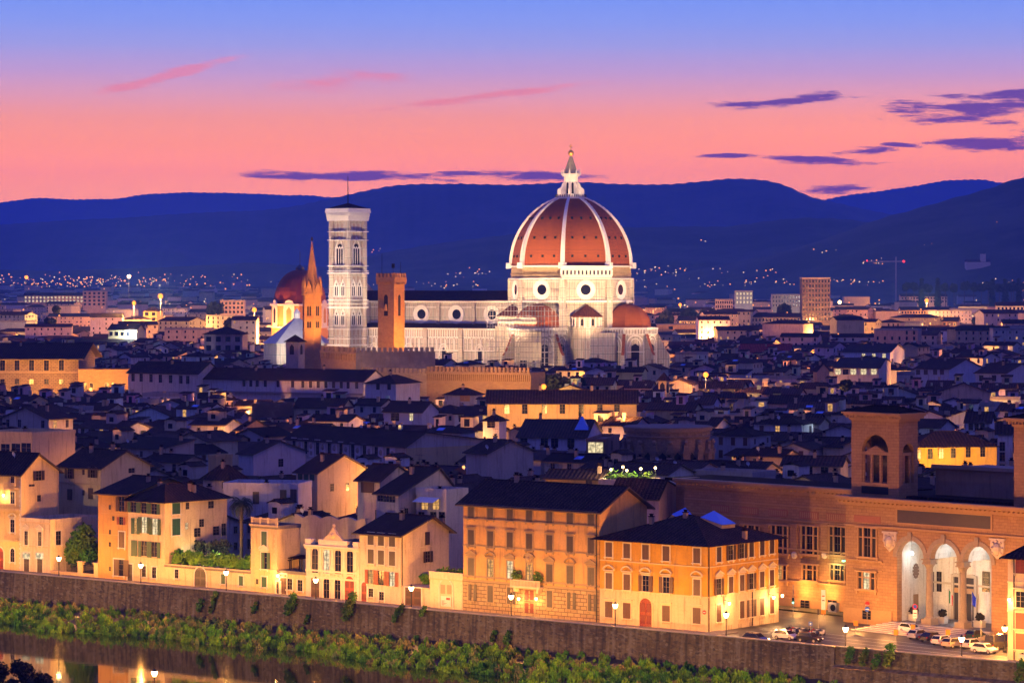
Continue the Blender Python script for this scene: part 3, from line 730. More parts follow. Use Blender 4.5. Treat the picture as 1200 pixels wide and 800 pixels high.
# ------------------------------------------------------------------ the row of houses on the quay
FOOT = []                                   # footprints taken (world x, y, radius)
def QH(name, label, cat, x0, x1, x2=None, D=None, b=0.0, group='houses along the quay', F=None):
    F = F or Q
    a0, a1 = F.front(x0, b=b), F.front(x1, b=b)
    h = House(name, label, cat, F, a0, a1, b, 1, group)
    h.D = D if D else h.F.side(x2, a=h.W)
    k = max(1, int(h.D / 8)); k2 = max(1, int(h.W / 8))
    for i in range(k + 1):
        for j in range(k2 + 1):
            p = h.F.w(h.W * j / k2, h.D * i / k); FOOT.append((p[0], p[1], 5))
    return h
def ze(h, x, y): return h.F.front(x, y)[1]
CREAM, OCHRE, ORANGE, PALE, YELL, ROSE = (.62, .45, .22), (.60, .36, .13), (.60, .31, .08), (.66, .53, .34), (.62, .31, .02), (.55, .33, .18)
TRC = (.58, .42, .24)
# 1 villa with balconies at the far left
h = QH('balcony_villa', 'cream villa with stone balconies and quoins at the left end of the quay', 'house', -45, 25, 69)
h.walls(ze(h, 25, 553), 3.4, 'gx', CREAM, .42).roof(.8, chims=[(.5, .6, 1.2)], dishes=[(.7, .3)])
h.quoins(h.zE, xs=(h.W,)); h.band([ze(h, 24, 636), ze(h, 24, 600)], tint=TRC, faces='F')
h.wins('F', [-31, -8, 15], 648, 650, w=1.2, h=2.6, arch=True); h.wins('F', [-31, -8, 15], 612, 616, w=1.2, h=2.4, style='seg')
h.wins('F', [-31, -8, 15], 579, 583, w=1.2, h=2.2); h.wins('F', [-8, 15], 560, 562, w=1.1, h=1.7)
h.wins('S', [45], 557, w=1.4, h=1.8, shut='open', sc=DBROWN, style=None); h.wins('S', [45.5], 583.5, w=.9, h=1.2, style=None)
h.wins('S', [37], 568.5, w=1.4, h=.4, style=None)
for (x, y, w_) in ((15, 632, 3.0), (-20, 629, 6), (5, 595, 8.5), (15, 571, 3.2), (-12, 569, 3)):
    a, z = h.F.front(x, y); m = MB(tint=TRC); m.box(a - w_ / 2, a + w_ / 2, -1.0, 0, z - .25, z)
    n = int(w_ / .3)
    for i in range(n + 1): m.box(a - w_ / 2 + w_ * i / n * .97, a - w_ / 2 + w_ * i / n * .97 + .1, -.98, -.88, z, z + .8)
    m.box(a - w_ / 2, a + w_ / 2, -1.04, -.84, z + .8, z + .95); m.build('balcony', M_TRIMT, h.root)
door(h.root, 'F', h.F.front(0), 2.2, 4.2, RED, True)
# wall light on it
def lantern(root, face, a, z, W=0, energy=0, big=False, c=(1, .50, .14), mat_=None, spread=None, d=.45):
    m = MB(); m.tube((0, 0, .5), (0, -d, .35), .03, n=4, m=0); m.box(-.16, .16, -d - .16, -d + .16, .22, .34, 0)
    m.lathe([(0, -.28), (.12, -.25), (.22, .0), (.2, .22)], 8, (0, -d), 1)
    loc, rz = ((a, 0, z), 0) if face == 'F' else ((W, a, z), R(90))
    o = m.build('wall_lantern', [M_METAL, mat_ or M_LAMP], root, loc, rz)
    if energy:
        l = bpy.data.lights.new('lantern_light', 'POINT'); l.energy = energy; l.color = c; l.shadow_soft_size = .25
        lo = bpy.data.objects.new('lantern_light', l); lo.location = (0, -d - .4, -.1); lo.parent = o; col.objects.link(lo)
    return o
a, z = h.F.front(6, 580); lantern(h.root, 'F', a, z, energy=900)
# 2 low house with two lit doorways
h = QH('low_house', 'low two-storey cream house with flat roof and two glowing doorway lights', 'house', 25, 59, 116)
h.walls(ze(h, 59, 612), .6, 'flat', PALE).roof(0, name='flat_roof', mat=M_PL, tint=PALE)
h.band([ze(h, 59, 614), ze(h, 59, 642)], tint=TRC, faces='F')
h.wins('F', [31, 47], 630, 631, w=1.0, h=2.6, style='ped'); h.wins('S', [68], 630, w=1.3, h=2.6)
for x in (31.5, 47):
    a = h.F.front(x); door(h.root, 'F', a, 1.5, 3.6, DBROWN); z = h.F.front(x, 651)[1]
    m = MB(); m.box(a - 1.0, a + 1.0, -.25, -.12, z - .55, z + .55); m.build('lit_sign_box', M_LITW, h.root)
# 3 garden wall with pillars
def qwall(name, label, cat, x0, x1, b, D, ytop, tint, group=None, cap=True, mat_=None):
    a0, a1 = Q.front(x0, b=b), Q.front(x1, b=b); z = Q.front(x1, ytop, b)[1]; o = Q.w(a0, b)
    r = empty(name, (o[0], o[1], 0), Q.a, label, cat, group); m = MB(tint=tint); W = a1 - a0
    m.box(0, W, 0, D, -.3, z); m.build('wall', mat_ or M_PL, r)
    if cap: m = MB(tint=TRC); m.box(-.0, W, -.12, D + .1, z + .002, z + .2); m.build('coping', M_TRIMT, r)
    return r, W, z, Frame((o[0], o[1]), Q.a)
r, W, z, f = qwall('garden_wall', 'low cream garden wall with two gate pillars and railings below leafy trees', 'wall', 59.5, 115, 0, .5, 674, CREAM)
for x in (94, 113):
    a = f.front(x); m = MB(tint=CREAM); m.box(a - .55, a + .55, -.15, .6, -.2, z + 2.1); m.box(a - .7, a + .7, -.3, .75, z + 2.1, z + 2.35); m.build('pillar', M_PL, r)
for (x0, x1) in ((77, 92), (96, 111)):
    a0, a1 = f.front(x0), f.front(x1); m = MB(); m.box(a0, a1, .2, .26, z + 1.6, z + 1.66); m.box(a0, a1, .2, .26, z + .4, z + .46)
    n = int((a1 - a0) / .18)
    for i in range(n + 1): m.box(a0 + i * .18, a0 + i * .18 + .05, .2, .25, z, z + 1.8)
    m.build('railing', M_METAL, r)
# house behind the garden
h = QH('garden_house', 'pale yellow-green house with grey shutters set back behind the leafy garden', 'house', 69, 118, 176, b=16, group='houses behind the quay')
h.walls(ze(h, 69, 543) - .3, 3.0, 'gx', (.52, .47, .25), .5).roof(.6, chims=[(.3, .4, 1.3), (.7, .5, 1.1)])
h.band([ze(h, 80, 566)], tint=(.4, .35, .2), faces='F')
h.wins('F', [82, 109], 554, 553, w=1.3, h=2.1, shut='open', sc=GREY, style=None); h.wins('F', [82, 106.5], 579, 578, w=1.3, h=2.1, shut='closed', sc=GREY, style=None)
h.wins('F', [98, ], 553, w=.6, h=1, style=None); h.wins('F', [98], 577, w=.6, h=1, style=None); h.wins('S', [154], 551, w=1.6, h=.9, style=None)
# 4 narrow orange house
h = QH('narrow_orange_house', 'tall narrow orange house with brown shutters in line with the green-shuttered one', 'house', 115, 150, D=19)
h.walls(ze(h, 115, 576), 2.6, 'gx', ORANGE, .5).roof(.9, chims=[(.8, .35, 1.0)])
h.wins('F', [143], 590.5, w=1.5, h=2.7, shut='open', sc=BROWN, style=None); h.wins('F', [142.5], 610, w=1.1, h=1.4, shut='open', sc=RED, style=None)
h.wins('F', [143], 632, w=1.5, h=2.9, shut='closed', sc=BROWN); h.wins('F', [139.5], 664.5, w=2.6, h=3.0, shut='half', sc=BROWN)
for (x, y) in ((129, 594), (133, 607), (129, 623), (129, 637.5), (129, 666)): h.wins('F', [x], y, w=.5, h=.8, style=None)
h.band([ze(h, 149, 603), ze(h, 149, 628)], tint=OCHRE, faces='F', d=.06, h=.1)
# 5 house with green shutters
h = QH('green_shutter_house', 'cream corner house with rows of green shutters and two lit windows', 'house', 150.2, 193, 266)
h.walls(ze(h, 193, 586), 2.5, 'hip', (.66, .50, .28)).roof(.9, chims=[(.35, .3, 1.2), (.75, .55, 1.3), (.8, .58, 1.3), (.6, .95, 1.2)])
h.band([ze(h, 193, 654)], tint=TRC, faces='FS', d=.08, h=.15)
h.wins('F', [157, 169, 181], 594, 596, w=1.5, h=1.9, shut='open', sc=GREEN, style=None)
for o_ in h.wins('F', [169.5, 182], 615, 617, w=1.5, h=2.9, shut='open', sc=GREEN, style=None, lit=2): o_['label'] = 'lit window between green shutters'
h.wins('F', [157.5], 616, w=1.5, h=2.9, shut='half', sc=GREEN, style=None, lit=1)
h.wins('F', [157.5], 642, w=1.5, h=2.9, shut='closed', sc=GREEN, style=None); h.wins('F', [169.5, 181.5], 643, 644, w=1.5, h=2.9, shut='open', sc=GREEN, style=None)
h.wins('F', [169, 181], 669, 670.5, w=1.1, h=2.0)
door(h.root, 'F', h.F.front(152.6), 1.3, 3.1)
h.wins('S', [206], 595.5, w=2.0, h=2.0, shut='closed', sc=GREEN); h.wins('S', [206], 617, w=2.0, h=3.0, shut='closed', sc=GREEN)
h.wins('S', [219.5], 592.5, w=.8, h=1.2, style=None); h.wins('S', [247], 591, w=1.4, h=1.3, style=None); h.wins('S', [236], 612.5, w=1.2, h=1.4, style=None)
h.wins('S', [231, 253], 623.5, 621.5, w=1.6, h=1.6, style=None); h.wins('S', [262], 620, w=1.1, h=2.2, style=None); h.wins('S', [218.5], 616, w=.7, h=1.2, style=None, lit=2)
# 6 terrace front wall with gate, below the hedge
h = QH('terrace_building', 'long low cream terrace building with arched iron gate under the bright hedge', 'house', 193.2, 294, D=9.5)
h.walls(ze(h, 240, 664.5), .05, 'flat', (.66, .50, .28)).roof(0, name='terrace_floor', mat=M_PAVE)
h.band([h.zE - .1], name='coping', tint=TRC, faces='F')
h.wins('F', [207.5], 672, w=1.0, h=1.6); h.wins('F', [262, 283], 678, 680, w=1.0, h=1.7, shut='closed', sc=GREEN)
door(h.root, 'F', h.F.front(235), 2.9, 3.6, GREY, True, name='gate')
ter = h
# 7 tower house with quoins
h = QH('tower_house', 'slim cream tower house with quoins, green shutters and roof balustrade by the palm', 'house', 294.2, 325, 352)
h.walls(ze(h, 325, 617), .2, 'flat', (.64, .47, .23)).roof(0, name='flat_roof', mat=M_PAVE)
h.quoins(h.zE, TRC, w=.8)
m = MB(tint=TRC); m.box(-.25, h.W + .2, -.3, 0, h.zE - .1, h.zE + .25); m.build('cornice', M_TRIMT, h.root)
m = MB(tint=TRC)
for i in range(26):
    x = .1 + (h.W - .3) * i / 25; m.box(x, x + .12, .02, .14, h.zE + .25, h.zE + 1.15)
m.box(0, h.W, 0, .2, h.zE + 1.15, h.zE + 1.35)
for i in range(4): x = (h.W - .5) * i / 3; m.box(x, x + .5, -.05, .25, h.zE + .25, h.zE + 1.5)
m.build('balustrade', M_TRIMT, h.root)
h.band([ze(h, 325, 669)], tint=TRC, faces='F')
h.wins('F', [310], 631, w=1.3, h=2.6, shut='closed', sc=GREEN); h.wins('F', [310], 656.5, w=1.4, h=2.9, shut='half', sc=GREEN, style='ped'); h.wins('F', [310], 681.5, w=1.2, h=1.8, shut='closed', sc=GREEN); h.wins('F', [301.5], 681, w=.5, h=.9, style=None)
# low annexe right of it, with pergola
h = QH('low_annexe', 'low cream annexe with two brown doors and pergolas on its roof terrace', 'house', 325.2, 358.3, 369)
h.walls(ze(h, 325, 668), .1, 'flat', (.64, .47, .23)).roof(0, name='roof_terrace', mat=M_PAVE)
h.band([ze(h, 325, 676)], tint=TRC, faces='F')
door(h.root, 'F', h.F.front(326.5), 1.0, 2.2); door(h.root, 'F', h.F.front(332.3), 1.6, 3.6, BROWN)
h.wins('F', [340, 352], 684, 685.5, w=1.2, h=1.9)
a, z = h.F.front(329 - 1.5, 674); lantern(h.root, 'F', max(a, .3), z, energy=700)
for i, (x0, x1, yy) in enumerate(((330, 339, 655), (341, 354, 653))):
    a0, a1 = h.F.front(x0, b=3), h.F.front(x1, b=3); zt = h.F.front(x0, yy, 3)[1]; zb = h.zE - .5
    o = h.F.w(a0, 3); t = empty('pergola', (o[0], o[1], zb), Q.a, ('small dark pergola beside the tower house on the annexe roof', 'wider pergola beside the white pavilion on the annexe roof')[i], 'pergola', 'pergolas on the annexe roof')
    m = MB(); w_ = a1 - a0
    for px_ in (0, w_): m.box(px_ - .07, px_ + .07, 0, .14, 0, zt - zb); m.box(px_ - .07, px_ + .07, 2.6, 2.74, 0, zt - zb)
    m.build('post', M_BARK, t)
    m = MB(tint=(.25, .17, .1)); slabf(m, [(-.4, -.4, zt - zb), (w_ + .4, -.4, zt - zb), (w_ + .4, 3.1, zt - zb + .3), (-.4, 3.1, zt - zb + .3)], .12); m.build('canopy', M_RF, t)
# scalloped back wall
a0, a1 = Q.front(345, b=14), Q.front(428, b=14); z = Q.front(380, 611, 14)[1]; o = Q.w(a0, 14); W = a1 - a0
m = MB(tint=(.50, .36, .24)); P = [(0, -.3), (W, -.3)]; nsc = 64
for i in range(nsc + 1):
    q = 1 - i / nsc; P.append((W * q, z + .55 * abs(math.cos(math.pi * q * 4.0)) + .5))
m.xz(P, 0, .6)
tag(m.build('scalloped_wall', M_PLO, None, (o[0], o[1], 0), Q.a), 'tall blank wall with scalloped top behind the white pavilion', 'wall')
# 8 white ornate pavilion
h = QH('ornate_pavilion', 'ornate white pavilion with four arched windows and a roof pediment', 'house', 358.5, 421, D=13)
WH = (.74, .60, .44)
h.walls(ze(h, 358.5, 637), .1, 'flat', WH).roof(0, name='flat_roof', mat=M_PAVE)
zt = h.zE; W = h.W
m = MB(tint=WH); m.box(-.2, W + .2, -.45, 0, zt - .35, zt); m.box(-.1, W + .1, -.25, 0, zt - .7, zt - .35)
for i in range(30): x = W * (i + .5) / 30; m.box(x - .1, x + .1, -.4, -.25, zt - .5, zt - .352)
m.build('cornice', M_TRIMT, h.root)
m = MB(tint=WH); m.box(0, 1.3, -.2, 1, zt + .002, zt + .95); m.box(W - 1.3, W, -.2, 1, zt + .002, zt + .95); m.box(.25 * W, .79 * W, -.2, .9, zt + .002, zt + 1.0); m.build('parapet', M_TRIMT, h.root)
m = MB(tint=(.66, .47, .30)); cx = .52 * W; m.xz([(cx - 2.4, zt + 1.0), (cx + 2.4, zt + 1.0), (cx + .9, zt + 2.1), (cx, zt + 3.3), (cx - .9, zt + 2.1)], -.1, .3); m.ball((cx, .1, zt + 3.5), .3); m.ball((cx, -.1, zt + 1.8), .5, sz=.9); m.build('pediment', M_TRIMT, h.root)
for x, l in ((369.5, 0), (383, 2), (396.5, 0), (410.5, 0)):
    h.wins('F', [x], 656 + (x - 369) * .05, w=1.5, h=4.3, arch=True, lit=l, tint=WH, style='plain')
m = MB(tint=WH)
for x in (363, 376, 390, 403.5, 417):
    a, z = h.F.front(x, 666); a2, z2 = h.F.front(x, 640 if x < 390 else 642); m.box(a - .28, a + .28, -.2, 0, z, z2); m.box(a - .4, a + .4, -.28, 0, z2 - .35, z2); m.box(a - .4, a + .4, -.28, 0, z - .2, z + .4)
m.build('pilaster', M_TRIMT, h.root)
h.band([ze(h, 358.5, 668), ze(h, 358.5, 676)], tint=WH, faces='F', h=.3)
door(h.root, 'F', h.F.front(369.8), 2.0, 3.4, BROWN); h.wins('F', [383, 396], 688, 689, w=1.4, h=3.6, arch=True, style='plain', tint=WH)
door(h.root, 'F', h.F.front(410), 2.2, 4.2, RED, True, trim=WH)
# 9 cream three-storey house
h = QH('cream_house', 'cream three-storey house with brown shutters and dark hipped roof right of the pavilion', 'house', 421.3, 469, 526)
h.walls(ze(h, 421.3, 622), 2.6, 'gx', (.68, .54, .36), .62).roof(1.0, chims=[(.5, .45, 1.1), (.95, .9, 1.4)], aerials=[(.75, .3, 3)])
h.band([ze(h, 421, 640)], tint=PALE, faces='FS', d=.05, h=.1)
h.wins('F', [435, 447, 460], 631, 633, w=1.35, h=2.0, shut='closed', sc=DBROWN); h.wins('F', [435, 447, 460], 651.5, 654, w=1.35, h=2.4, shut='closed', sc=DBROWN)
for x, l in ((435, 1), (447, 0), (460, 2)): h.wins('F', [x], 675.5 + (x - 435) * .11, w=1.3, h=2.4, shut='open', sc=RED, style=None, lit=l)
h.wins('F', [435, 447.5], 694, 698, w=1.1, h=1.4); door(h.root, 'F', h.F.front(427), 1.2, 3.4, RED, True)
h.wins('S', [500.5], 630.5, w=1.1, h=2.2, shut='closed', sc=DBROWN, style=None); h.wins('S', [501], 652, w=1.2, h=1.9, shut='open', sc=DBROWN, style=None)
m = MB(tint=(.2, .14, .1)); m.tube((h.W + .1, .4, .2), (h.W + .1, .4, h.zE - .4), .09, n=5); m.build('downpipe', M_METAL, h.root)
# 10 garage and wall
r, W, z, f = qwall('garage_wall', 'low cream wall with wide wooden garage door beside the cream house', 'wall', 469.3, 503.5, .3, 5, 690, (.66, .52, .34))
door(r, 'F', f.front(484.5), 3.6, 3.1, BROWN)
# 11 terrace house with arched door
h = QH('terrace_house', 'low white house with potted terrace and arched poster door beside the big palazzo', 'house', 503.7, 542.3, D=9)
h.walls(ze(h, 503.7, 673.5), .7, 'flat', PALE).roof(0, name='roof_terrace', mat=M_PL, tint=PALE)
h.band([ze(h, 503.7, 678)], tint=TRC, faces='F')
door(h.root, 'F', h.F.front(523), 2.8, 5.0, (.55, .42, .26), True)
m = MB(tint=(.7, .62, .55)); a = h.F.front(523); m.box(a - 1.1, a + 1.1, -.13, -.1, .5, 2.2); m.tint = (.6, .08, .05); m.box(a + .1, a + .9, -.15, -.131, 1.6, 2.0); m.tint = (.15, .12, .1)
for k in range(5): m.box(a - .9, a - .9 + .5 + .3 * ((k * 7) % 3), -.15, -.131, .7 + k * .17, .78 + k * .17)
m.build('poster', M_AWN, h.root)
th = h
# 12 the big seven-bay palazzo
h = QH('big_palazzo', 'large orange four-storey palazzo with seven window bays and a central balcony', 'palace', 543, 702.5, D=14)
zE = ze(h, 543, 587); h.D = h.F.side(732, a=h.W) * 1.9
PO = (.66, .37, .11); ST = (.36, .25, .13)
h.walls(zE, 3.3, 'gx', PO, .52).roof(1.0, chims=[(.22, .5, 1.1), (.93, .95, 1.0)])
xs = [552.5, 575, 598, 620.6, 644.4, 668.4, 693]
h.wins('F', xs, 599, 607.5, w=1.25, h=2.2, tint=ST, shut='closed', sc=GREY); 
h.wins('F', xs, 630, 639.5, w=1.25, h=2.7, tint=ST, style='corn', shut='closed', sc=DBROWN)
for i, x in enumerate(xs):
    y = 664 + (x - xs[0]) * 11.5 / 140
    h.wins('F', [x], y, w=1.3, h=3.0 if i != 3 else 3.6, tint=ST, style='seg' if i % 2 else 'ped', lit={1: 1, 2: 2, 3: 1}.get(i, 0), shut='closed' if i in (0, 4, 5, 6) else None, sc=GREY)
    if i != 3: h.wins('F', [x], 693.5 + (x - xs[0]) * 12 / 140, w=1.15, h=2.7, tint=ST, shut='closed' if i in (1, 4) else 'half', sc=GREY)
h.band([ze(h, 543, 607), ze(h, 543, 638.5)], tint=ST, faces='F'); h.band([ze(h, 543, 675), ze(h, 543, 680)], tint=ST, faces='F', h=.3)
m = MB(tint=ST); m.box(-.02, h.W, -.07, 0, -.2, ze(h, 543, 680)); m.build('rusticated_base', M_RUST, h.root)
m = MB(tint=ST); m.box(-.6, h.W + .05, -.75, 0, zE - .55, zE - .32)
for i in range(44): x = h.W * (i + .5) / 44; m.box(x - .12, x + .12, -.7, 0, zE - .8, zE - .55)
m.build('eaves_bracket', M_TRIMT, h.root)
door(h.root, 'F', h.F.front(620.6), 2.1, 5.3, RED, True, trim=ST)
a, z = h.F.front(620.6, 686); m = MB(tint=(.62, .48, .33)); m.box(a - 3.1, a + 3.1, -1.3, 0, z - .3, z)
for i in range(21): x = a - 3.0 + 6 * i / 20; m.box(x - .07, x + .07, -1.27, -1.12, z, z + .85)
m.box(a - 3.1, a + 3.1, -1.3, -1.08, z + .85, z + 1.0)
for x in (a - 2.4, a + 2.4): m.box(x - .2, x + .2, -1.0, 0, z - 1.0, z - .3)
m.build('balcony', M_TRIMT, h.root); BALC = (h, a, z)
a2, z2 = h.F.front(620.6, 655.5); m = MB(tint=ST); m.xz([(a2 - .7, z2 + .8), (a2 - .6, z2 - .3), (a2, z2 - .9), (a2 + .6, z2 - .3), (a2 + .7, z2 + .8), (a2, z2 + 1.1)], -.3, 0); m.ball((a2, -.3, z2 + .1), .4, sz=1.2); m.build('coat_of_arms', M_TRIMT, h.root)
for x in (610.5, 631): a, z = h.F.front(x, 701); lantern(h.root, 'F', a, z, energy=350, d=.6)
m = MB(); m.tube((h.W - .4, -.22, .1), (h.W - .4, -.22, zE - .5), .09, n=5); m.build('downpipe', M_METAL, h.root)
big = h
# 13 yellow corner building
h = QH('yellow_corner_house', 'bright yellow corner house with brown shutters and a pale ground floor', 'house', 703, 829, 912)
zE = ze(h, 829, 637)
h.walls(zE, 3.4, 'hip', YELL).roof(1.1, chims=[(.28, .3, 1.1), (.98, .55, 1.2), (.5, .45, .8)])
zb = ze(h, 703, 690)
m = MB(tint=(.66, .47, .27)); m.box(-.0, h.W + .06, -.06, 0, -.2, zb); m.box(h.W, h.W + .06, 0, h.D, -.2, zb); m.build('pale_ground_floor', M_PL, h.root)
h.band([zb, ze(h, 703, 656)], tint=(.7, .5, .25), d=.14, h=.16)
xs = [714, 735, 757, 781, 817]
h.wins('F', xs, 643.5, 650.5, w=1.3, h=2.3, shut='closed', sc=BROWN, tint=PALE)
for x, s_ in ((781, 1), (817, 1)): 
    pass
for i, x in enumerate(xs):
    y = 680 + (x - 714) * .075
    h.wins('F', [x], y, w=1.3, h=2.5, shut='open' if i in (2, 3) else 'closed', sc=BROWN, tint=PALE, style='seg')
for x in (714, 735, 781, 817): h.wins('F', [x], 713.5 + (x - 714) * .072, w=1.5, h=2.5, shut='closed', sc=BROWN, tint=(.62, .48, .3), style='corn')
door(h.root, 'F', h.F.front(757), 2.4, 4.6, RED, True, trim=(.62, .45, .25))
for x in (748, 768, 785): 
    a, z = h.F.front(x, 730); 
xs2 = [842, 856, 869, 880, 892.5, 904]
for i, x in enumerate(xs2):
    y = 649.3 - (x - 842) * .155; h.wins('S', [x], y, w=1.2, h=2.3, shut='open' if i in (1, 2) else 'closed', sc=DBROWN, tint=PALE)
    y = 687 - (x - 842) * .17; h.wins('S', [x], y, w=1.2, h=2.5, shut='open' if i in (0, 3) else 'closed', sc=BROWN, tint=PALE, style='ped')
    if i != 1: h.wins('S', [x], 718 - (x - 842) * .155, w=1.2, h=2.7, shut='open' if i == 3 else 'closed', sc=BROWN, tint=PALE)
for x in (855, 867, 880, 892, 904): h.wins('S', [x], 736 - (x - 855) * .14, w=.9, h=1.1, style=None)
m = MB(); m.tube((h.W + .12, .25, .1), (h.W + .12, .25, zE - .6), .1, n=5); m.build('downpipe', M_METAL, h.root); m = MB(); m.tube((h.W + .12, h.D * .62, .1), (h.W + .12, h.D * .62, zb), .08, n=5); m.build('downpipe', M_METAL, h.root)
for (x, y) in ((848, 706), (900, 699)):
    b, z = h.F.side(x, y, h.W); lantern(h.root, 'S', b, z, h.W, energy=1500, c=(1, .55, .18), d=1.1)
b, z = h.F.side(912, 697, h.W); lantern(h.root, 'S', min(b, h.D - .3), z, h.W, energy=500, d=1.0)
m = MB(tint=(.6, .05, .04)); m.lathe([(0, 0), (.34, 0), (.34, .05), (0, .05)], 14); a, z = h.F.front(826.5, 717)
o = m.build('no_entry_disc', M_AWN, h.root, (h.W - .5, -.1, z)); o.rotation_euler = (R(90), 0, 0); m = MB(tint=(.8, .8, .8)); m.box(-.22, .22, -.05, .05, .051, .07); m.build('white_bar', M_AWN, o)
# roof lights
for i, (x0, x1, yb, yt) in enumerate(((781, 800, 609, 602), (808, 850, 613, 606))):
    a0 = h.F.front(x0, b=10); a1 = h.F.front(x1, b=10) if i == 0 else h.F.front(846, b=10)
    zr = roof_z((a0 + a1) / 2, 10, h.W, h.D, zE, 3.4, 'hip'); zlo = h.F.front((x0 + x1) / 2, yb, 10)[1]
    m = MB(tint=(.55, .38, .18)); w_ = (a1 - a0)
    dd = 3.6; zt_ = zlo + .9
    m.face([(a0, 10, zr - 1.5), (a1, 10, zr - 1.5), (a1, 10, zlo), (a0 + w_ * .35, 10, zt_), (a0, 10, zlo)]); m.face([(a1, 10, zr - 1.5), (a1, 10 + dd, zr - 1.5), (a1, 10 + dd, zlo), (a1, 10, zlo)]); m.face([(a0, 10, zr - 1.5), (a0, 10, zlo), (a0, 10 + dd, zlo), (a0, 10 + dd, zr - 1.5)])
    d_ = m.build('dormer', M_PL, h.rf)
    m = MB(); slabf(m, [(a0 + w_ * .35, 9.9, zt_ + .05), (a1 + .2, 9.9, zlo - .05), (a1 + .2, 10 + dd, zlo - .05), (a0 + w_ * .35, 10 + dd, zt_ + .9)], .08); slabf(m, [(a0 - .1, 9.9, zlo), (a0 + w_ * .35, 9.9, zt_ + .05), (a0 + w_ * .35, 10 + dd, zt_ + .9), (a0 - .1, 10 + dd, zlo)], .08, 1); m.build('skylight', [M_SKYL, M_RF], h.rf)
yel = h
# 14 house at the right edge
h = QH('right_edge_house', 'cream house with lit wall lantern at the right edge in front of the library', 'house', 1181, 1245, D=14)
zE = ze(h, 1181, 649)
h.walls(zE, 3.0, 'hip', (.68, .52, .36)).roof(.9)
h.band([ze(h, 1181, 716), ze(h, 1181, 682)], tint=PALE)
for yy in (662, 702, 727, 751):
    h.wins('F', [1196, 1216], yy, yy + 3, w=1.5, h=2.3, shut='closed' if yy != 702 else None, sc=RED, lit=0, tint=PALE, style='corn' if yy == 702 else 'plain')
a, z = h.F.front(1184.5, 702); lantern(h.root, 'F', a, z, energy=900)
m = MB(); m.tube((1.1, -.15, .1), (1.1, -.15, zE - .5), .09, n=5); m.build('downpipe', M_METAL, h.root)
# a side terrace wall of the palazzo: pink annexe between palazzo and yellow house, etc.

# ------------------------------------------------------------------ river wall, parapet
sc_ = Q.front(978, b=WALL_O)               # where the wall steps back
def rwall(name, label, s0, s1, o, th, z0, z1, batter=.5, sign=True):
    m = MB(); P0, P1 = Q.w(s0, o), Q.w(s1, o)
    n = 40
    for i in range(n):
        a, b = s0 + (s1 - s0) * i / n, s0 + (s1 - s0) * (i + 1) / n
        m.face([Q.w(a, o - batter, z0), Q.w(b, o - batter, z0), Q.w(b, o, z1), Q.w(a, o, z1)])
        m.face([Q.w(a, o, z1), Q.w(b, o, z1), Q.w(b, o + th, z1), Q.w(a, o + th, z1)])
        m.face([Q.w(b, o + th, -.2), Q.w(a, o + th, -.2), Q.w(a, o + th, z1), Q.w(b, o + th, z1)])
    m.face([Q.w(s1, o - batter, z0), Q.w(s1, o + th, z0), Q.w(s1, o + th, z1), Q.w(s1, o, z1)]); m.face([Q.w(s0, o - batter, z0), Q.w(s0, o, z1), Q.w(s0, o + th, z1), Q.w(s0, o + th, z0)])
    o_ = m.build('masonry', M_RIVER); r = empty(name, (0, 0, 0), 0, label, 'wall'); o_.parent = r
    m = MB(tint=(.42, .32, .24)); 
    for i in range(n):
        a, b = s0 + (s1 - s0) * i / n, s0 + (s1 - s0) * (i + 1) / n
        P = [Q.w(a, o - .12), Q.w(b - .03, o - .12), Q.w(b - .03, o + th + .06), Q.w(a, o + th + .06)]; m.prism([p[:2] for p in P], z1 + .003, z1 + .16)
    m.build('coping', M_TRIMT, r); return r
rwall('river_wall', 'long dark stone river wall below the quay, stained and patched', -330, sc_, WALL_O, .45, -7.5, 1.0)
r = rwall('embankment_parapet', 'brown parapet wall above the rough stepped embankment at the lower right', sc_ + .02, 330, WALL_O + .25, .45, -1.6, 1.0, .1)
m = MB()
n = 60
for i in range(n):
    a, b = sc_ + (330 - sc_) * i / n, sc_ + (330 - sc_) * (i + 1) / n
    m.face([Q.w(a, WALL_O - 2.2, -8), Q.w(b, WALL_O - 2.2, -8), Q.w(b, WALL_O - 1.0, -1.9), Q.w(a, WALL_O - 1.0, -1.9)]); m.face([Q.w(a, WALL_O - 1.0, -1.9), Q.w(b, WALL_O - 1.0, -1.9), Q.w(b, WALL_O + .3, -1.5), Q.w(a, WALL_O + .3, -1.5)])
m.face([Q.w(sc_, WALL_O - 2.2, -8), Q.w(sc_, WALL_O - 1.0, -1.9), Q.w(sc_, WALL_O + .3, -1.5), Q.w(sc_, WALL_O + .3, -8)])
tag(m.build('rubble_embankment', M_RIVER), 'rough dark stone embankment with a ledge of shrubs at the lower right', 'embankment')
# ------------------------------------------------------------------ the great library with its portico
LA = math.atan2(-.731, .682)
_p = gp(991, 728)
L = Frame(_p, LA)
lib = empty('library', (*_p, 0), LA, 'monumental sandstone library with two square towers and a white-lit triple-arch portico', 'library')
SB = (.43, .25, .11)
LX = lambda x, y=None, b=0: L.front(x, y, b)
zc = LX(991, 580)[1]                         # top of the main cornice
a_end = LX(1262)
aP0, aP1 = LX(1051), LX(1162)                # portico opening
zsp = LX(1085, 655)[1]; zA = LX(1068, 634)[1]
aL = [(LX(1051), LX(1083)), (LX(1090), LX(1122.5)), (LX(1129), LX(1162))]
PD = 9.0                                     # portico depth
ZF = .9                                      # portico floor above the square
def lb(fn, name, mats, parent=lib):
    m = MB(tint=SB); fn(m); return m.build(name, mats, parent)
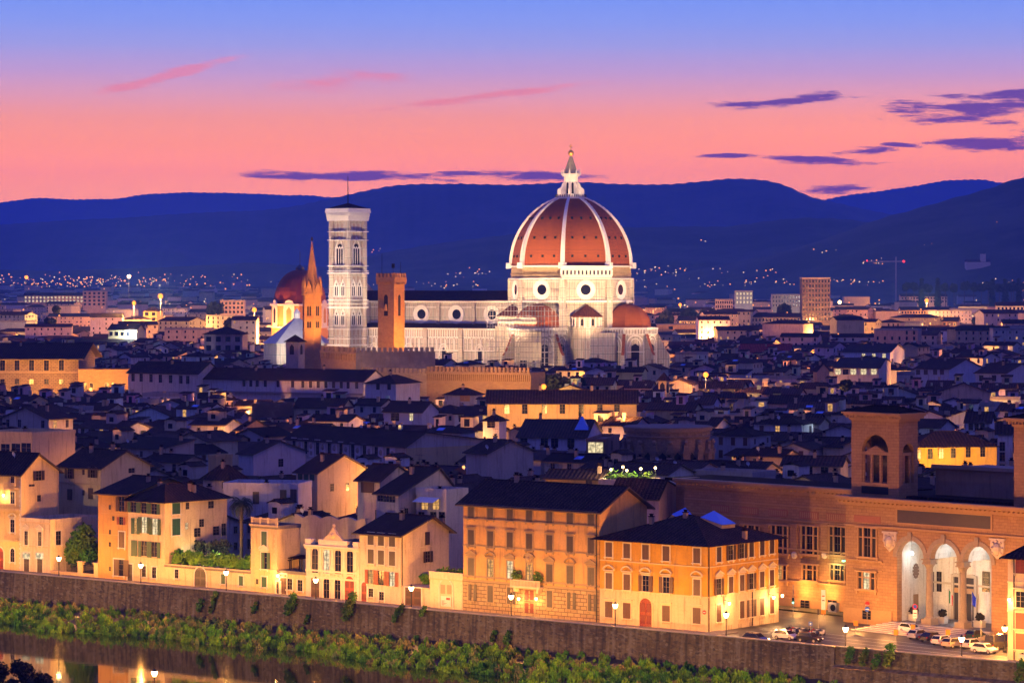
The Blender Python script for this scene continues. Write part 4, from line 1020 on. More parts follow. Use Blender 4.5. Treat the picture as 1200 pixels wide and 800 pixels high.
# front wall: left block, right block, wall above the arches
def f(m):
    zt = zc - .6
    m.box(0, aP0, 0, 30, -.3, zt); m.box(aP1, a_end, 0, 30, -.3, zt)
    # piers and arch wall
    m.box(aP0, aP1, PD, 30, -.3, zt)
    # arches
    edges = [aP0] + [e for pr in aL for e in pr] + [aP1]
    for (x0, x1) in aL:
        cx, r = (x0 + x1) / 2, (x1 - x0) / 2; n = 14
        for i in range(n):
            t0, t1 = math.pi - math.pi * i / n, math.pi - math.pi * (i + 1) / n
            p0 = (cx + r * math.cos(t0), zsp + r * math.sin(t0)); p1 = (cx + r * math.cos(t1), zsp + r * math.sin(t1))
            m.face([(p0[0], 0, p0[1]), (p1[0], 0, p1[1]), (p1[0], 0, zt), (p0[0], 0, zt)]); m.face([(p0[0], 1.2, p0[1]), (p0[0], 1.2, zt), (p1[0], 1.2, zt), (p1[0], 1.2, p1[1])])
            m.face([(p0[0], 0, p0[1]), (p0[0], 1.2, p0[1]), (p1[0], 1.2, p1[1]), (p1[0], 0, p1[1])])
    for x0, x1 in ((aL[0][1], aL[1][0]), (aL[1][1], aL[2][0])): m.box(x0, x1, 0, 1.2, zsp, zt)
    m.box(aP0, aP1, 0, PD, zt - .3, zt)
    m.box(aP0, aP0 + .02, 0, 1.2, 0, zt); m.box(aP1 - .02, aP1, 0, 1.2, 0, zt)
lb(f, 'wall', M_STONE)
# columns
for x0, x1 in ((aL[0][1], aL[1][0]), (aL[1][1], aL[2][0])):
    cx = (x0 + x1) / 2
    def f(m):
        m.box(cx - .95, cx + .95, -.35, 1.55, ZF - .9, ZF + .9); m.box(cx - 1.1, cx + 1.1, -.5, 1.7, ZF - .95, ZF + .15)
        m.lathe([(.8, ZF + .9), (.82, ZF + 1.05), (.62, ZF + 1.25), (.6, ZF + 1.5), (.5, zsp - 1.9), (.55, zsp - 1.85), (.55, zsp - 1.75), (.5, zsp - 1.7), (.62, zsp - 1.2), (.9, zsp - .75)], 16, (cx, .6), smooth=True)
        m.box(cx - .85, cx + .85, -.25, 1.45, zsp - .75, zsp - .55); m.box(cx - .75, cx + .75, -.1, 1.3, zsp - .55, zsp - .1); m.box(cx - .95, cx + .95, -.3, 1.5, zsp - .12, zsp + .05)
    lb(f, 'column', M_WHITE if False else M_PIETRA)
# archivolts
for (x0, x1) in aL:
    def f(m):
        cx, r = (x0 + x1) / 2, (x1 - x0) / 2 + .0; n = 14
        for i in range(n):
            t0, t1 = math.pi * i / n, math.pi * (i + 1) / n; q = lambda rr, t: (cx + rr * math.cos(t), zsp + rr * math.sin(t))
            m.xz([q(r, t0), q(r + .75, t0), q(r + .75, t1), q(r, t1)], -.14, 0)
        m.box(cx - .35, cx + .35, -.35, 0, zsp + r - .1, zsp + r + 1.3)
    lb(f, 'archivolt', M_PIETRA)
# cornices and bands
def cornice(m, x0, x1, y0, z, side=None, y1=None, k=1.0):
    m.box(x0 - .0, x1, y0 - 1.5 * k, y0, z - .35 * k, z); m.box(x0, x1, y0 - 1.1 * k, y0, z - .7 * k, z - .35 * k); m.box(x0, x1, y0 - .5 * k, y0, z - 1.4 * k, z - .9 * k)
    n = int((x1 - x0) / .9)
    for i in range(n): x = x0 + (x1 - x0) * (i + .5) / n; m.box(x - .2, x + .2, y0 - 1.0 * k, y0, z - .95 * k, z - .7 * k)
lb(lambda m: (cornice(m, -1.3, a_end, 0, zc), m.box(-1.3, 0, 0, 9.5, zc - .35, zc)), 'cornice', M_TRIMT)
lb(lambda m: m.box(-.12, a_end, -.3, 0, LX(1033, 616)[1] - .3, LX(1033, 616)[1]), 'string_course', M_TRIMT)
lb(lambda m: (m.box(-.25, aP0 - 2.8, -.3, 0, LX(1010, 655)[1] - .25, LX(1010, 655)[1]), m.box(-.1, aP0 - 2.9, -.16, 0, LX(1010, 667)[1], LX(1010, 666)[1])), 'string_course', M_TRIMT)
lb(lambda m: m.box(-.3, aP0 - .9, -.25, 0, -.2, 2.4), 'plinth', M_TRIMT)
# big blank inscription panel
p0, p1 = LX(1052, 597), LX(1161.5, 617.5)
zt0, zb0 = LX(1052, 596.8)[1], LX(1052, 611.6)[1]
m = MB(); m.box(p0[0], p1[0], -.08, 0, zb0, zt0); m.build('dark_inscription_panel', simple('bronze_dark', (.07, .05, .04), .6), lib)
lb(lambda m: (m.box(p0[0] - .3, p1[0] + .3, -.16, 0, zt0, zt0 + .25), m.box(p0[0] - .3, p1[0] + .3, -.16, 0, zb0 - .25, zb0), m.box(p0[0] - .3, p0[0], -.16, 0, zb0, zt0), m.box(p1[0], p1[0] + .3, -.16, 0, zb0, zt0)), 'panel_frame', M_TRIMT)
# coats of arms
for x, y in ((1043.5, 633.5), (1169.5, 642)):
    a, z = LX(x, y)
    def f(m):
        m.tint = (.62, .50, .38)
        m.xz([(a - 1.25, z + 1.2), (a - 1.35, z + .2), (a - 1.0, z - .9), (a, z - 1.7), (a + 1.0, z - .9), (a + 1.35, z + .2), (a + 1.25, z + 1.2)][::1], -.25, 0)
        m.ball((a, -.25, z - .1), .75, n=10, sz=1.3); m.box(a - 1.5, a + 1.5, -.35, 0, z + 1.2, z + 1.5)
        for k in range(8): t = math.pi * 2 * k / 8; m.ball((a + 1.05 * math.cos(t), -.3, z + 1.1 * math.sin(t)), .24)
    lb(f, 'coat_of_arms', M_TRIMT)
def serliana(x, y, b, h1, lit=0, root=lib, F_=L, wide=3.6):
    """three-light window with columns"""
    a, z = F_.front(x, y, b); mw = wide * .36; sw = wide * .2
    o = link('window', pane_mesh(mw, h1, lit, False), root, (a, b - .0, z))
    def f(m):
        m.tint = (.012, .01, .012)
    m = MB(tint=SB); H_ = h1 / 2
    for s_ in (-1, 1):
        c = s_ * (mw / 2 + .2 + sw / 2); m.tint = (.03, .022, .018); m.box(c - sw / 2, c + sw / 2, -.02, 0, -H_, H_ * .95)
        m.tint = SB
        for xx in (s_ * (mw / 2 + .1), s_ * (mw / 2 + .35 + sw)):
            m.tube((xx, -.2, -H_), (xx, -.2, H_), .15, n=7)
    m.tint = tuple(c * 1.1 for c in SB)
    m.box(-wide / 2 - .3, wide / 2 + .3, -.4, 0, H_, H_ + .28); m.box(-wide / 2 - .3, wide / 2 + .3, -.4, 0, -H_ - .3, -H_)
    m.box(-wide / 2 - .2, wide / 2 + .2, -.12, 0, H_ * .3, H_ * .3 + .18)
    for xx in (-wide / 2 - .1, wide / 2 - .2): m.box(xx, xx + .3, -.3, 0, -H_ - .8, -H_ - .3)
    m.build('frame', M_TRIMT, o); return o
def serl2(x, y, b, h1, **k):
    return serliana(x, y, b, h1, **k)
serliana(1017, 635, 0, 4.6, wide=4.2); serliana(1016, 680, 0, 2.7, lit=2, wide=4.0); serliana(1225, 650, 0, 4.6, wide=4.2)
lb(lambda m: (setattr(m, 'tint', (.36, .13, .07)), m.box(LX(1001), LX(1032), -.07, 0, LX(1016, 612)[1], LX(1016, 604)[1])), 'terracotta_frieze', M_TRIMT)
for x, y in ((1017, 720),):
    a, z = LX(x, y); link('window', pane_mesh(1.8, 1.4, 0, False), lib, (a, -.26, z))
# portico inside: back wall, side wall, doors, vault (white plaster)
WI = (.72, .70, .62)
lb(lambda m: (setattr(m, 'tint', WI), m.box(aP0 + .02, aP1 - .02, PD - .05, PD - .002, 0, zc - 2), m.box(aP0 + .021, aP0 + .06, 1.2, PD, 0, zc - 2), m.box(aP1 - .06, aP1 - .021, 1.2, PD, 0, zc - 2)), 'portico_wall', M_PL)
def f(m):
    m.tint = WI
    for (x0, x1) in aL:
        cx, r = (x0 + x1) / 2, (x1 - x0) / 2 + .5; n = 12
        for i in range(n):
            t0, t1 = math.pi * i / n, math.pi * (i + 1) / n
            m.face([(cx + r * math.cos(t0), 1.22, zsp + r * math.sin(t0)), (cx + r * math.cos(t0), PD, zsp + r * math.sin(t0)), (cx + r * math.cos(t1), PD, zsp + r * math.sin(t1)), (cx + r * math.cos(t1), 1.22, zsp + r * math.sin(t1))])
lb(f, 'portico_vault', M_PL)
def f(m):
    m.tint = (.50, .44, .34)
    for x0, x1 in ((aL[0][1], aL[1][0]), (aL[1][1], aL[2][0])):
        cx = (x0 + x1) / 2; m.box(cx - .7, cx + .7, PD - .4, PD - .05, ZF, zsp - .8); m.box(cx - .9, cx + .9, PD - .6, PD - .05, zsp - 1.6, zsp - .2)
    m.box(aP0 + .07, aP1 - .07, PD - .35, PD - .05, zsp - .3, zsp + .05)
    m.box(aP0 + .07, aP1 - .07, PD - .2, PD - .05, LX(1100, 683, PD)[1], LX(1100, 683, PD)[1] + .3)
    for (x0, x1) in aL:
        cx, r = (x0 + x1) / 2, (x1 - x0) / 2 - .2; n = 12
        for i in range(n):
            t0, t1 = math.pi * i / n, math.pi * (i + 1) / n; q = lambda rr, t: (cx + rr * math.cos(t), zsp + .1 + rr * math.sin(t))
            m.xz([q(r - .35, t0), q(r, t0), q(r, t1), q(r - .35, t1)], PD - .2, PD - .05)
lb(f, 'portico_pilaster', M_TRIMT)
for x in (1080, 1092, 1101, 1156): 
    a, z = LX(x, 681, PD); link('window', pane_mesh(1.0 if x < 1110 else 1.5, 3.2, 0, False), lib, (a, PD - .06, z))
a0, a1 = LX(1119, b=PD), LX(1143, b=PD)
o = lb(lambda m: (setattr(m, 'tint', (.035, .03, .03)), m.box(a0, a1, PD - .12, PD - .06, ZF, LX(1130, 676, PD)[1]), setattr(m, 'tint', (.45, .28, .12)), m.box(a0, a1, PD - .2, PD - .121, 5.2, 6.0)), 'door', M_PAINT)
lb(lambda m: (setattr(m, 'tint', (.5, .44, .34)), m.box(a0 - .5, a0, PD - .4, PD - .06, ZF, LX(1130, 676, PD)[1] + .4), m.box(a1, a1 + .5, PD - .4, PD - .06, ZF, LX(1130, 676, PD)[1] + .4), m.box(a0, a1, PD - .4, PD - .06, LX(1130, 676, PD)[1], LX(1130, 676, PD)[1] + .5), m.box((a0 + a1) / 2 - .12, (a0 + a1) / 2 + .12, PD - .2, PD - .12, ZF, 10)), 'door_frame', M_TRIMT, o)
# niche with oculus on the portico's left end wall
def f(m):
    m.tint = (.30, .20, .10); m.box(aP0 + .061, aP0 + .12, 4.0, 5.2, ZF, ZF + 4.0)
    m.tint = (.2, .14, .1)
    for k in range(12):
        t = math.pi * 2 * k / 12; m.box(aP0 + .06, aP0 + .1, 4.6 + .62 * math.cos(t) - .2, 4.6 + .62 * math.cos(t) + .2, 8.6 + 1.0 * math.sin(t) - .2, 8.6 + 1.0 * math.sin(t) + .2)
    m.box(aP0 + .06, aP0 + .09, 4.1, 5.1, 7.9, 9.3)
lb(f, 'side_door', M_TRIMT)
# portico floor and steps in front: long stripes of stone
m = MB(tint=(.55, .5, .45))
m.box(aP0 + .03, aP1 - .03, -.2, PD - .4, 0, ZF)
lb(lambda m: m.box(aP0 + .03, aP1 - .03, -.2, PD - .4, -.1, ZF), 'portico_floor', M_PAVE)
def f(m):
    n = 7
    for i in range(n):
        z = ZF - .13 * (i + .0) - .01; y = -.2 - 1.15 * i
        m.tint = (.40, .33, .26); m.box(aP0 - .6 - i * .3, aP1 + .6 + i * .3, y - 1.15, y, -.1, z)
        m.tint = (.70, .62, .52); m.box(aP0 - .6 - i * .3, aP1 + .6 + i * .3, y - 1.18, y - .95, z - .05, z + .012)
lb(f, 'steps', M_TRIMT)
# towers
def tower(x0, wpx, name='tower'):
    a = LX(x0); W_ = wpx; pw_ = W_ * .2; D_ = 4.7; zt = LX(991, 492)[1]; zb = zc - .3
    def f(m):
        cxs = [(0, W_, 'F'), (0, D_, 'S')]
        pw = W_ * .22; pd = D_ * .2; ah = zb + (zt - zb) * .60; r = W_ / 2 - pw
        # corner piers
        for (p, q) in ((a, 1.4), (a + W_ - pw, 1.4)):
            m.box(p, p + pw, 1.4, 1.4 + pd, zb, zt); m.box(p, p + pw, 1.4 + D_ - pd, 1.4 + D_, zb, zt)
        zb2 = zb + (zt - zb) * .20
        m.box(a + pw, a + W_ - pw, 1.4, 1.4 + D_, zb, zb2); m.box(a, a + pw, 1.4 + pd, 1.4 + D_ - pd, zb, zb2); m.box(a + W_ - pw, a + W_, 1.4 + pd, 1.4 + D_ - pd, zb, zb2)
        n = 12
        for i in range(n):
            t0, t1 = math.pi - math.pi * i / n, math.pi - math.pi * (i + 1) / n
            cx = a + W_ / 2
            for yy in (1.4, 1.4 + D_ - .9):
                X0, Z0, X1, Z1 = cx + r * math.cos(t0), ah + r * math.sin(t0), cx + r * math.cos(t1), ah + r * math.sin(t1)
                m.face([(X0, yy, Z0), (X1, yy, Z1), (X1, yy, zt), (X0, yy, zt)]); m.face([(X0, yy + .9, Z0), (X0, yy + .9, zt), (X1, yy + .9, zt), (X1, yy + .9, Z1)]); m.face([(X0, yy, Z0), (X0, yy + .9, Z0), (X1, yy + .9, Z1), (X1, yy, Z1)])
            cy_ = 1.4 + D_ / 2; r2 = D_ / 2 - pd
            for xx in (a, a + W_ - .9):
                Y0, Z0, Y1, Z1 = cy_ + r2 * math.cos(t0), ah + r2 * math.sin(t0), cy_ + r2 * math.cos(t1), ah + r2 * math.sin(t1)
                m.face([(xx + .9, Y0, Z0), (xx + .9, Y1, Z1), (xx + .9, Y1, zt), (xx + .9, Y0, zt)]); m.face([(xx, Y0, Z0), (xx, Y0, zt), (xx, Y1, zt), (xx, Y1, Z1)]); m.face([(xx, Y0, Z0), (xx + .9, Y0, Z0), (xx + .9, Y1, Z1), (xx, Y1, Z1)])
        # inner screens with small arch and pediment
        m.tint = tuple(c * .95 for c in SB)
        cx = a + W_ / 2
        for s_ in (-1, 1):
            m.box(cx + s_ * .95 - .2, cx + s_ * .95 + .2, 1.6, 1.95, zb2, ah); m.box(cx + s_ * (r - .2) - .18, cx + s_ * (r - .2) + .18, 1.6, 1.9, zb2, ah)
        m.box(cx - r, cx + r, 1.5, 2.0, ah - .5, ah); m.xz([(cx - 2.0, ah), (cx + 2.0, ah), (cx, ah + 1.0)], 1.5, 1.9)
        m.box(a + W_ - .5, a + W_ - .3, cy_ - r2, cy_ + r2, ah - .5, ah)
        for s_ in (-1, 1): m.box(a + W_ - .5, a + W_ - .25, cy_ + s_ * .8 - .2, cy_ + s_ * .8 + .2, zb2, ah)
        m.box(a + .3, a + W_ - .3, 1.7, 1.4 + D_ - .3, zt - .4, zt)
    t = lb(f, name, M_STONE)
    lb(lambda m: (setattr(m, 'tint', (.05, .035, .03)), m.box(a + pw_, a + W_ - pw_, 1.4 + D_ * .55, 1.4 + D_ * .6, zb, zt - .4)), 'inner_shade_panel', M_PL, t)  # dark panel behind the arches: the tower interior's shade put into its colour
    def f(m):
        x0_, x1_, y0_, y1_ = a, a + W_, 1.4, 1.4 + D_
        for k, (e, z0, z1) in enumerate(((.25, -.9, -.5), (.9, -.1, .2), (1.15, .2, .45))): m.box(x0_ - e, x1_ + e, y0_ - e, y1_ + e, zt + z0 + .9, zt + z1 + .9)
        n = 18
        for i in range(n):
            x = x0_ - .4 + (W_ + .8) * i / (n - 1); m.box(x - .16, x + .16, y0_ - .8, y0_ - .25, zt + .42, zt + .8)
            y = y0_ - .4 + (D_ + .8) * i / (n - 1); m.box(x1_ + .25, x1_ + .8, y - .16, y + .16, zt + .42, zt + .8)
        m.box(x0_, x1_, y0_, y1_, zt - .02, zt + .5)
    lb(f, 'cornice', M_TRIMT, t)
    m = MB(tint=SB); roof_geo(m, W_ + 1.6, D_ + 1.6, zt + 1.4, .9, 'hip', .0, x0=a - .8, y0=.6); m.build('roof', M_RF, t)
    m = MB(); zb2 = zb + (zt - zb) * .08; m.box(a + W_ * .22, a + W_ * .78, 1.33, 1.4, zb + .7, zb + 1.9); m.build('dark_panel', M_DARK, t)
tW = LX(1047, b=1.4) - LX(991.5, b=1.4)
tower(991, tW); tower(1181.5, tW)
# roof deck between the towers, and the set-back attic
lb(lambda m: (m.box(tW + 1, LX(1181.5) - .3, 2, 4, zc - .5, zc + .35), m.box(.3, a_end, .3, 30, zc - .62, zc - .1)), 'flat_roof', M_RF)
lb(lambda m: (setattr(m, 'tint', (.30, .20, .13)), m.box(tW - 2, LX(1181) + 4, 13, 26, zc - .5, zc + 4.2), setattr(m, 'tint', (.4, .28, .18)), m.box(tW - 2.5, LX(1181) + 4, 12.5, 13, zc + 4.2, zc + 4.8)), 'attic', M_PL)
# wing to the left
WB = L.front(986, b=0); wing_o = 9.8
w0, w1 = LX(801.5, b=wing_o), 0.0
zw = LX(960, 570, wing_o)[1]
lb(lambda m: m.box(w0, -.01, wing_o, 24, -.3, zw - .6), 'wing_wall', M_STONE)
lb(lambda m: (m.box(w0 - 5, w0 - .02, wing_o + 3.2, 22, -.3, zw - .6), m.box(w0 - 5, w0 - .02, wing_o + 2.0, wing_o + 3.2, zw - .9, zw - .3)), 'wing_wall', M_STONE)
lb(lambda m: (cornice(m, w0 - 1.2, -1.32, wing_o, zw, k=1.1), m.box(w0 - 1.2, w0, wing_o, wing_o + 4, zw - .35, zw)), 'cornice', M_TRIMT)
lb(lambda m: m.box(w0 - 5, -.02, wing_o + .4, 22, zw - .62, zw - .15), 'wing_roof', M_RF)
lb(lambda m: (m.box(w0, -.02, wing_o - .25, wing_o, LX(960, 594, wing_o)[1] - .2, LX(960, 594, wing_o)[1]), m.box(w0, -.02, wing_o - .3, wing_o, LX(960, 611, wing_o)[1] - .2, LX(960, 611, wing_o)[1]), m.box(w0, -.02, wing_o - .3, wing_o, LX(960, 645, wing_o)[1] - .2, LX(960, 645, wing_o)[1] + .1), m.box(w0, -.02, wing_o - .3, wing_o, LX(960, 683, wing_o)[1] - .2, LX(960, 683, wing_o)[1] + .1), m.box(w0, -.02, wing_o - .35, wing_o, -.2, 1.6)), 'string_course', M_TRIMT)
zf0, zf1 = LX(960, 608.5, wing_o)[1], LX(960, 600, wing_o)[1]
for i, x in enumerate((844, 878, 912, 948, 980)):
    a = LX(x, b=wing_o)
    m = MB(tint=(.36, .13, .07)); m.box(a - 2.1, a + 2.1, wing_o - .08, wing_o, zf0, zf1); m.tint = SB
    for k in range(9): xx = a - 1.8 + 3.6 * k / 8; m.box(xx - .12, xx + .12, wing_o - .13, wing_o - .08, zf0 + .15, zf1 - .15)
    m.build('terracotta_frieze', M_TRIMT, lib)
for i, x in enumerate((847, 881, 914, 949.5, 982)):
    yy = 632.5 - (x - 949) * -.022
    serliana(x, yy, wing_o, 4.6, wide=4.0)
    serliana(x, 670.5, wing_o, 2.5, wide=3.4, lit=1 if i == 2 else 0)
    if i < 4:
        a, z = LX(x + 17, 650, wing_o)
        m = MB(tint=(.62, .52, .40)); m.lathe([(0, 0), (.62, 0), (.62, .18), (.3, .3), (0, .25)], 12); o = m.build('roundel', M_TRIMT, lib, (a, wing_o, z)); o.rotation_euler = (R(90), 0, 0)
        m = MB(tint=SB); z0, z1 = LX(x + 17, 643, wing_o)[1], LX(x + 17, 613, wing_o)[1]
        m.box(a - .75, a + .75, wing_o - .28, wing_o, z0, z1); m.box(a - .95, a + .95, wing_o - .45, wing_o, z1 - .7, z1); m.build('pilaster', M_STONE, lib)
for x in (906, 945, 977):
    a, z = LX(x, 708, wing_o); link('window', pane_mesh(2.0, 1.5, 0, False), lib, (a, wing_o - .36, z))
# lights of the portico: cool lamps on the vault
def plight(name, loc, e, c, size=.3, parent=None):
    l = bpy.data.lights.new(name, 'POINT'); l.energy = e; l.color = c; l.shadow_soft_size = size
    o = bpy.data.objects.new(name, l); o.location = loc; col.objects.link(o)
    if parent: o.parent = parent
    return o
a, z = LX(1066.5, 648, 2)
m = MB(); m.lathe([(0, -.3), (.28, -.2), (.3, .1), (.1, .3)], 10); m.build('hanging_lamp', M_LAMPW, lib, (a, 2.4, z)); 
m = MB(); m.tube((0, 0, .3), (0, 0, 4), .03, n=4); m.build('lamp_rod', M_METAL, lib, (a, 2.4, z))
plight('portico_light', (a + 1.2, 2.8, z - .8), 210, (.80, .95, 1), .3, lib)
for (x0, x1) in aL[1:]: plight('portico_light', ((x0 + x1) / 2, 4.0, zsp + .4), 400, (.88, .96, 1), .3, lib)
plight('portico_light', ((aP0 + aP1) / 2, 4.5, 3.2), 200, (.95, .97, 1), .3, lib)
a, z = LX(970, 672, wing_o); plight('green_wall_light', (a + 2.2, wing_o - 1.6, z + 1.5), 300, (.85, 1, .45), .2, lib)
m = MB(); m.box(-.2, .2, -.3, 0, -.1, .1); m.build('wall_light', M_LAMPG, lib, (a + 3.6, wing_o - .02, z + 2.4))
for k in range(10):
    for j in range(5):
        p = L.w(-36 + k * 9, 4 + j * 6); FOOT.append((p[0], p[1], 8))
for x, e, b_ in ((1002, 2600, -7), (1040, 1500, -9), (1172, 2600, -8), (935, 1500, -2), (965, 1300, -2), (900, 900, -1)):
    a = LX(x, b=b_ + (wing_o if b_ > -5 else 0)); plight('facade_light', (a, b_ + (wing_o if b_ > -5 else 0), 3.2), e * 1.1, (1, .42, .10), .4, lib)
# flags at the portico
def flag(x, y, cols, lab):
    a, z = LX(x, y, 5.5); o = L.w(a, 5.5)
    t = empty('flag', (o[0], o[1], ZF), LA, lab, 'flag')
    m = MB(); m.tube((0, 0, 0), (0, 0, z - ZF + 1.4), .05, n=5); m.build('pole', M_STEEL, t)
    m = MB()
    for i in range(6):
        m.tint = cols[i * len(cols) // 6]
        m.face([(.05 + i * .12, .06 * math.sin(i * 1.7), z - ZF - .8 - i * .08), (.05 + (i + 1) * .12, .06 * math.sin((i + 1) * 1.7), z - ZF - .9 - i * .08), (.05 + (i + 1) * .12, .05 * math.sin((i + 1) * 1.3), z - ZF + 1.1 - i * .15), (.05 + i * .12, .05 * math.sin(i * 1.3), z - ZF + 1.2 - i * .15)])
    m.build('cloth', M_AWN, t)
flag(1112, 700, [(.02, .25, .07), (.7, .7, .7), (.55, .03, .03)], 'green white and red flag standing in the portico left of the door')
flag(1139, 702, [(.01, .03, .5)], 'blue flag standing in the portico beside the dark door')
# the square in front
m = MB(); 
def wq(x, y, z): g_ = gp(x, y, z); return (g_[0], g_[1], z)
m.face([Q.w(52, -8.3, .004), Q.w(140, -8.3, .004), L.w(75, -3, .004), L.w(-2, -1, .004), L.w(-48, 8.5, .004), yel.F.w(yel.W + 2, 22, .004)])
struct(m.build('square', M_ASPH))
m = MB()
for k in range(3):
    m.face([L.w(-2 + k * .0, -15 - k * 3.2, .010), L.w(60, -15 - k * 3.2, .010), L.w(60, -15.15 - k * 3.2, .010), L.w(-2, -15.15 - k * 3.2, .010)])
struct(m.build('road_markings', M_MARK))
m = MB(); slab3(m, L, -34, -.3, 5.2, wing_o, 0, .22); struct(m.build('lawn_strip', M_GRASS))
# ------------------------------------------------------------------ street lamps
def make_lamp(loc, label, energy, H_=4.0, c=(1, .40, .07), rz=0, group='quay street lamps', fo=True):
    t = empty('street_lamp', loc, rz, label, 'street lamp', group)
    m = MB(); m.lathe([(.28, 0), (.28, .25), (.16, .4), (.13, 1.0), (.09, 1.1), (.07, H_ - .7), (.12, H_ - .62), (.05, H_ - .5)], 8, smooth=True); m.build('pole', M_METAL, t)
    m = MB(); m.lathe([(.05, H_ - .5), (.20, H_ - .42), (.22, H_ - .38)], 8); m.lathe([(.36, H_ + .32), (.22, H_ + .5), (.05, H_ + .68), (0, H_ + .8)], 8); m.build('lantern_cap', M_METAL, t)
    m = MB(); m.lathe([(.20, H_ - .38), (.42, H_ + .05), (.43, H_ + .32), (0, H_ + .34)], 10, smooth=True); g_ = m.build('lantern_glass', M_LAMP, t); g_.visible_shadow = False
    ll = lamp_light(t, (0, 0, H_ + .0), energy, c, falloff=fo)
    if group.startswith('near bank'):       # a cut-off lantern: shines across the river and down
        sp = bpy.data.lights.new('lamp_light', 'SPOT'); sp.energy = energy; sp.color = c; sp.shadow_soft_size = .35; sp.spot_size = R(84); sp.spot_blend = .3; ll.data = sp
        ll.rotation_euler = Vector((Q.n[0], Q.n[1], -.62)).to_track_quat('-Z', 'Y').to_euler()
    return t
def lamp_light(parent, loc, energy, c, size=.35, falloff=True, name='lamp_light'):
    l = bpy.data.lights.new(name, 'POINT'); l.energy = energy; l.color = c; l.shadow_soft_size = size
    if falloff:
        l.use_nodes = True; nt = l.node_tree; e = nt.nodes['Emission']; f_ = nt.nodes.new('ShaderNodeLightFalloff'); f_.inputs['Strength'].default_value = 1.0; f_.inputs['Smooth'].default_value = 0
        mm = nt.nodes.new('ShaderNodeMath'); mm.operation = 'MULTIPLY'; mm.inputs[1].default_value = 1 / FALL; nt.links.new(f_.outputs['Linear'], mm.inputs[0]); nt.links.new(mm.outputs[0], e.inputs['Strength'])
    o = bpy.data.objects.new(name, l); o.location = loc; col.objects.link(o)
    if parent is not None: o.parent = parent
    return o
FALL = 9.0
LAMPS = [(69, 'garden wall'), (165, 'green-shuttered house'), (265, 'arched terrace gate'), (370, 'ornate white pavilion'), (482, 'wide garage door'), (599, 'red door of the big orange palazzo'), (721, 'left part of the yellow house'), (851, 'corner of the yellow house'), (-40, 'balcony villa'), (-150, 'left end of the quay'), (1290, 'right end of the quay')]
NOTE = {69: 'on the pavement by the garden wall with two pillars', 165: 'below the green shutters of the corner house', 265: 'right of the arched terrace gate', 370: 'at the left edge of the white pavilion', 482: 'before the wide garage door', 599: 'left of the red palazzo door', 721: 'before the left windows of the yellow house', 851: 'at the corner of the yellow house', -40: 'before the balcony villa', -150: 'far left on the quay', 1290: 'far right on the quay'}
for x, _ in LAMPS:
    s = Q.front(x, b=-8.9); p = Q.w(s, -8.9)
    make_lamp((p[0], p[1], .13), 'quay lantern post ' + NOTE[x], 6400)
for (x, y, lab) in ((991, 736, 'lit lantern post in the square in front of the library wing corner'), (1127, 748, 'lit lantern post among the parked cars before the portico'), (1177.5, 736, 'lit lantern post beside the cream house at the right edge')):
    Yb = gp(x, y, 3.6) if x > 1150 else Q.w(Q.front(x, b=-8.9), -8.9); make_lamp((Yb[0], Yb[1], .13), lab, 13000, 3.4, fo=False)
# low sodium lights of the near river road across the water (outside the picture)
for s in range(-150, 170, 45):
    p = Q.w(s, -95 - 4); 
    t = make_lamp((p[0], p[1], -5.2), 'lantern post on the near river road, %s' % ['first', 'second', 'third', 'fourth', 'fifth', 'sixth', 'seventh', 'eighth'][(s + 150) // 45], NEARL, 7.0, (1, .62, .20), group='near bank street lamps', fo=False)

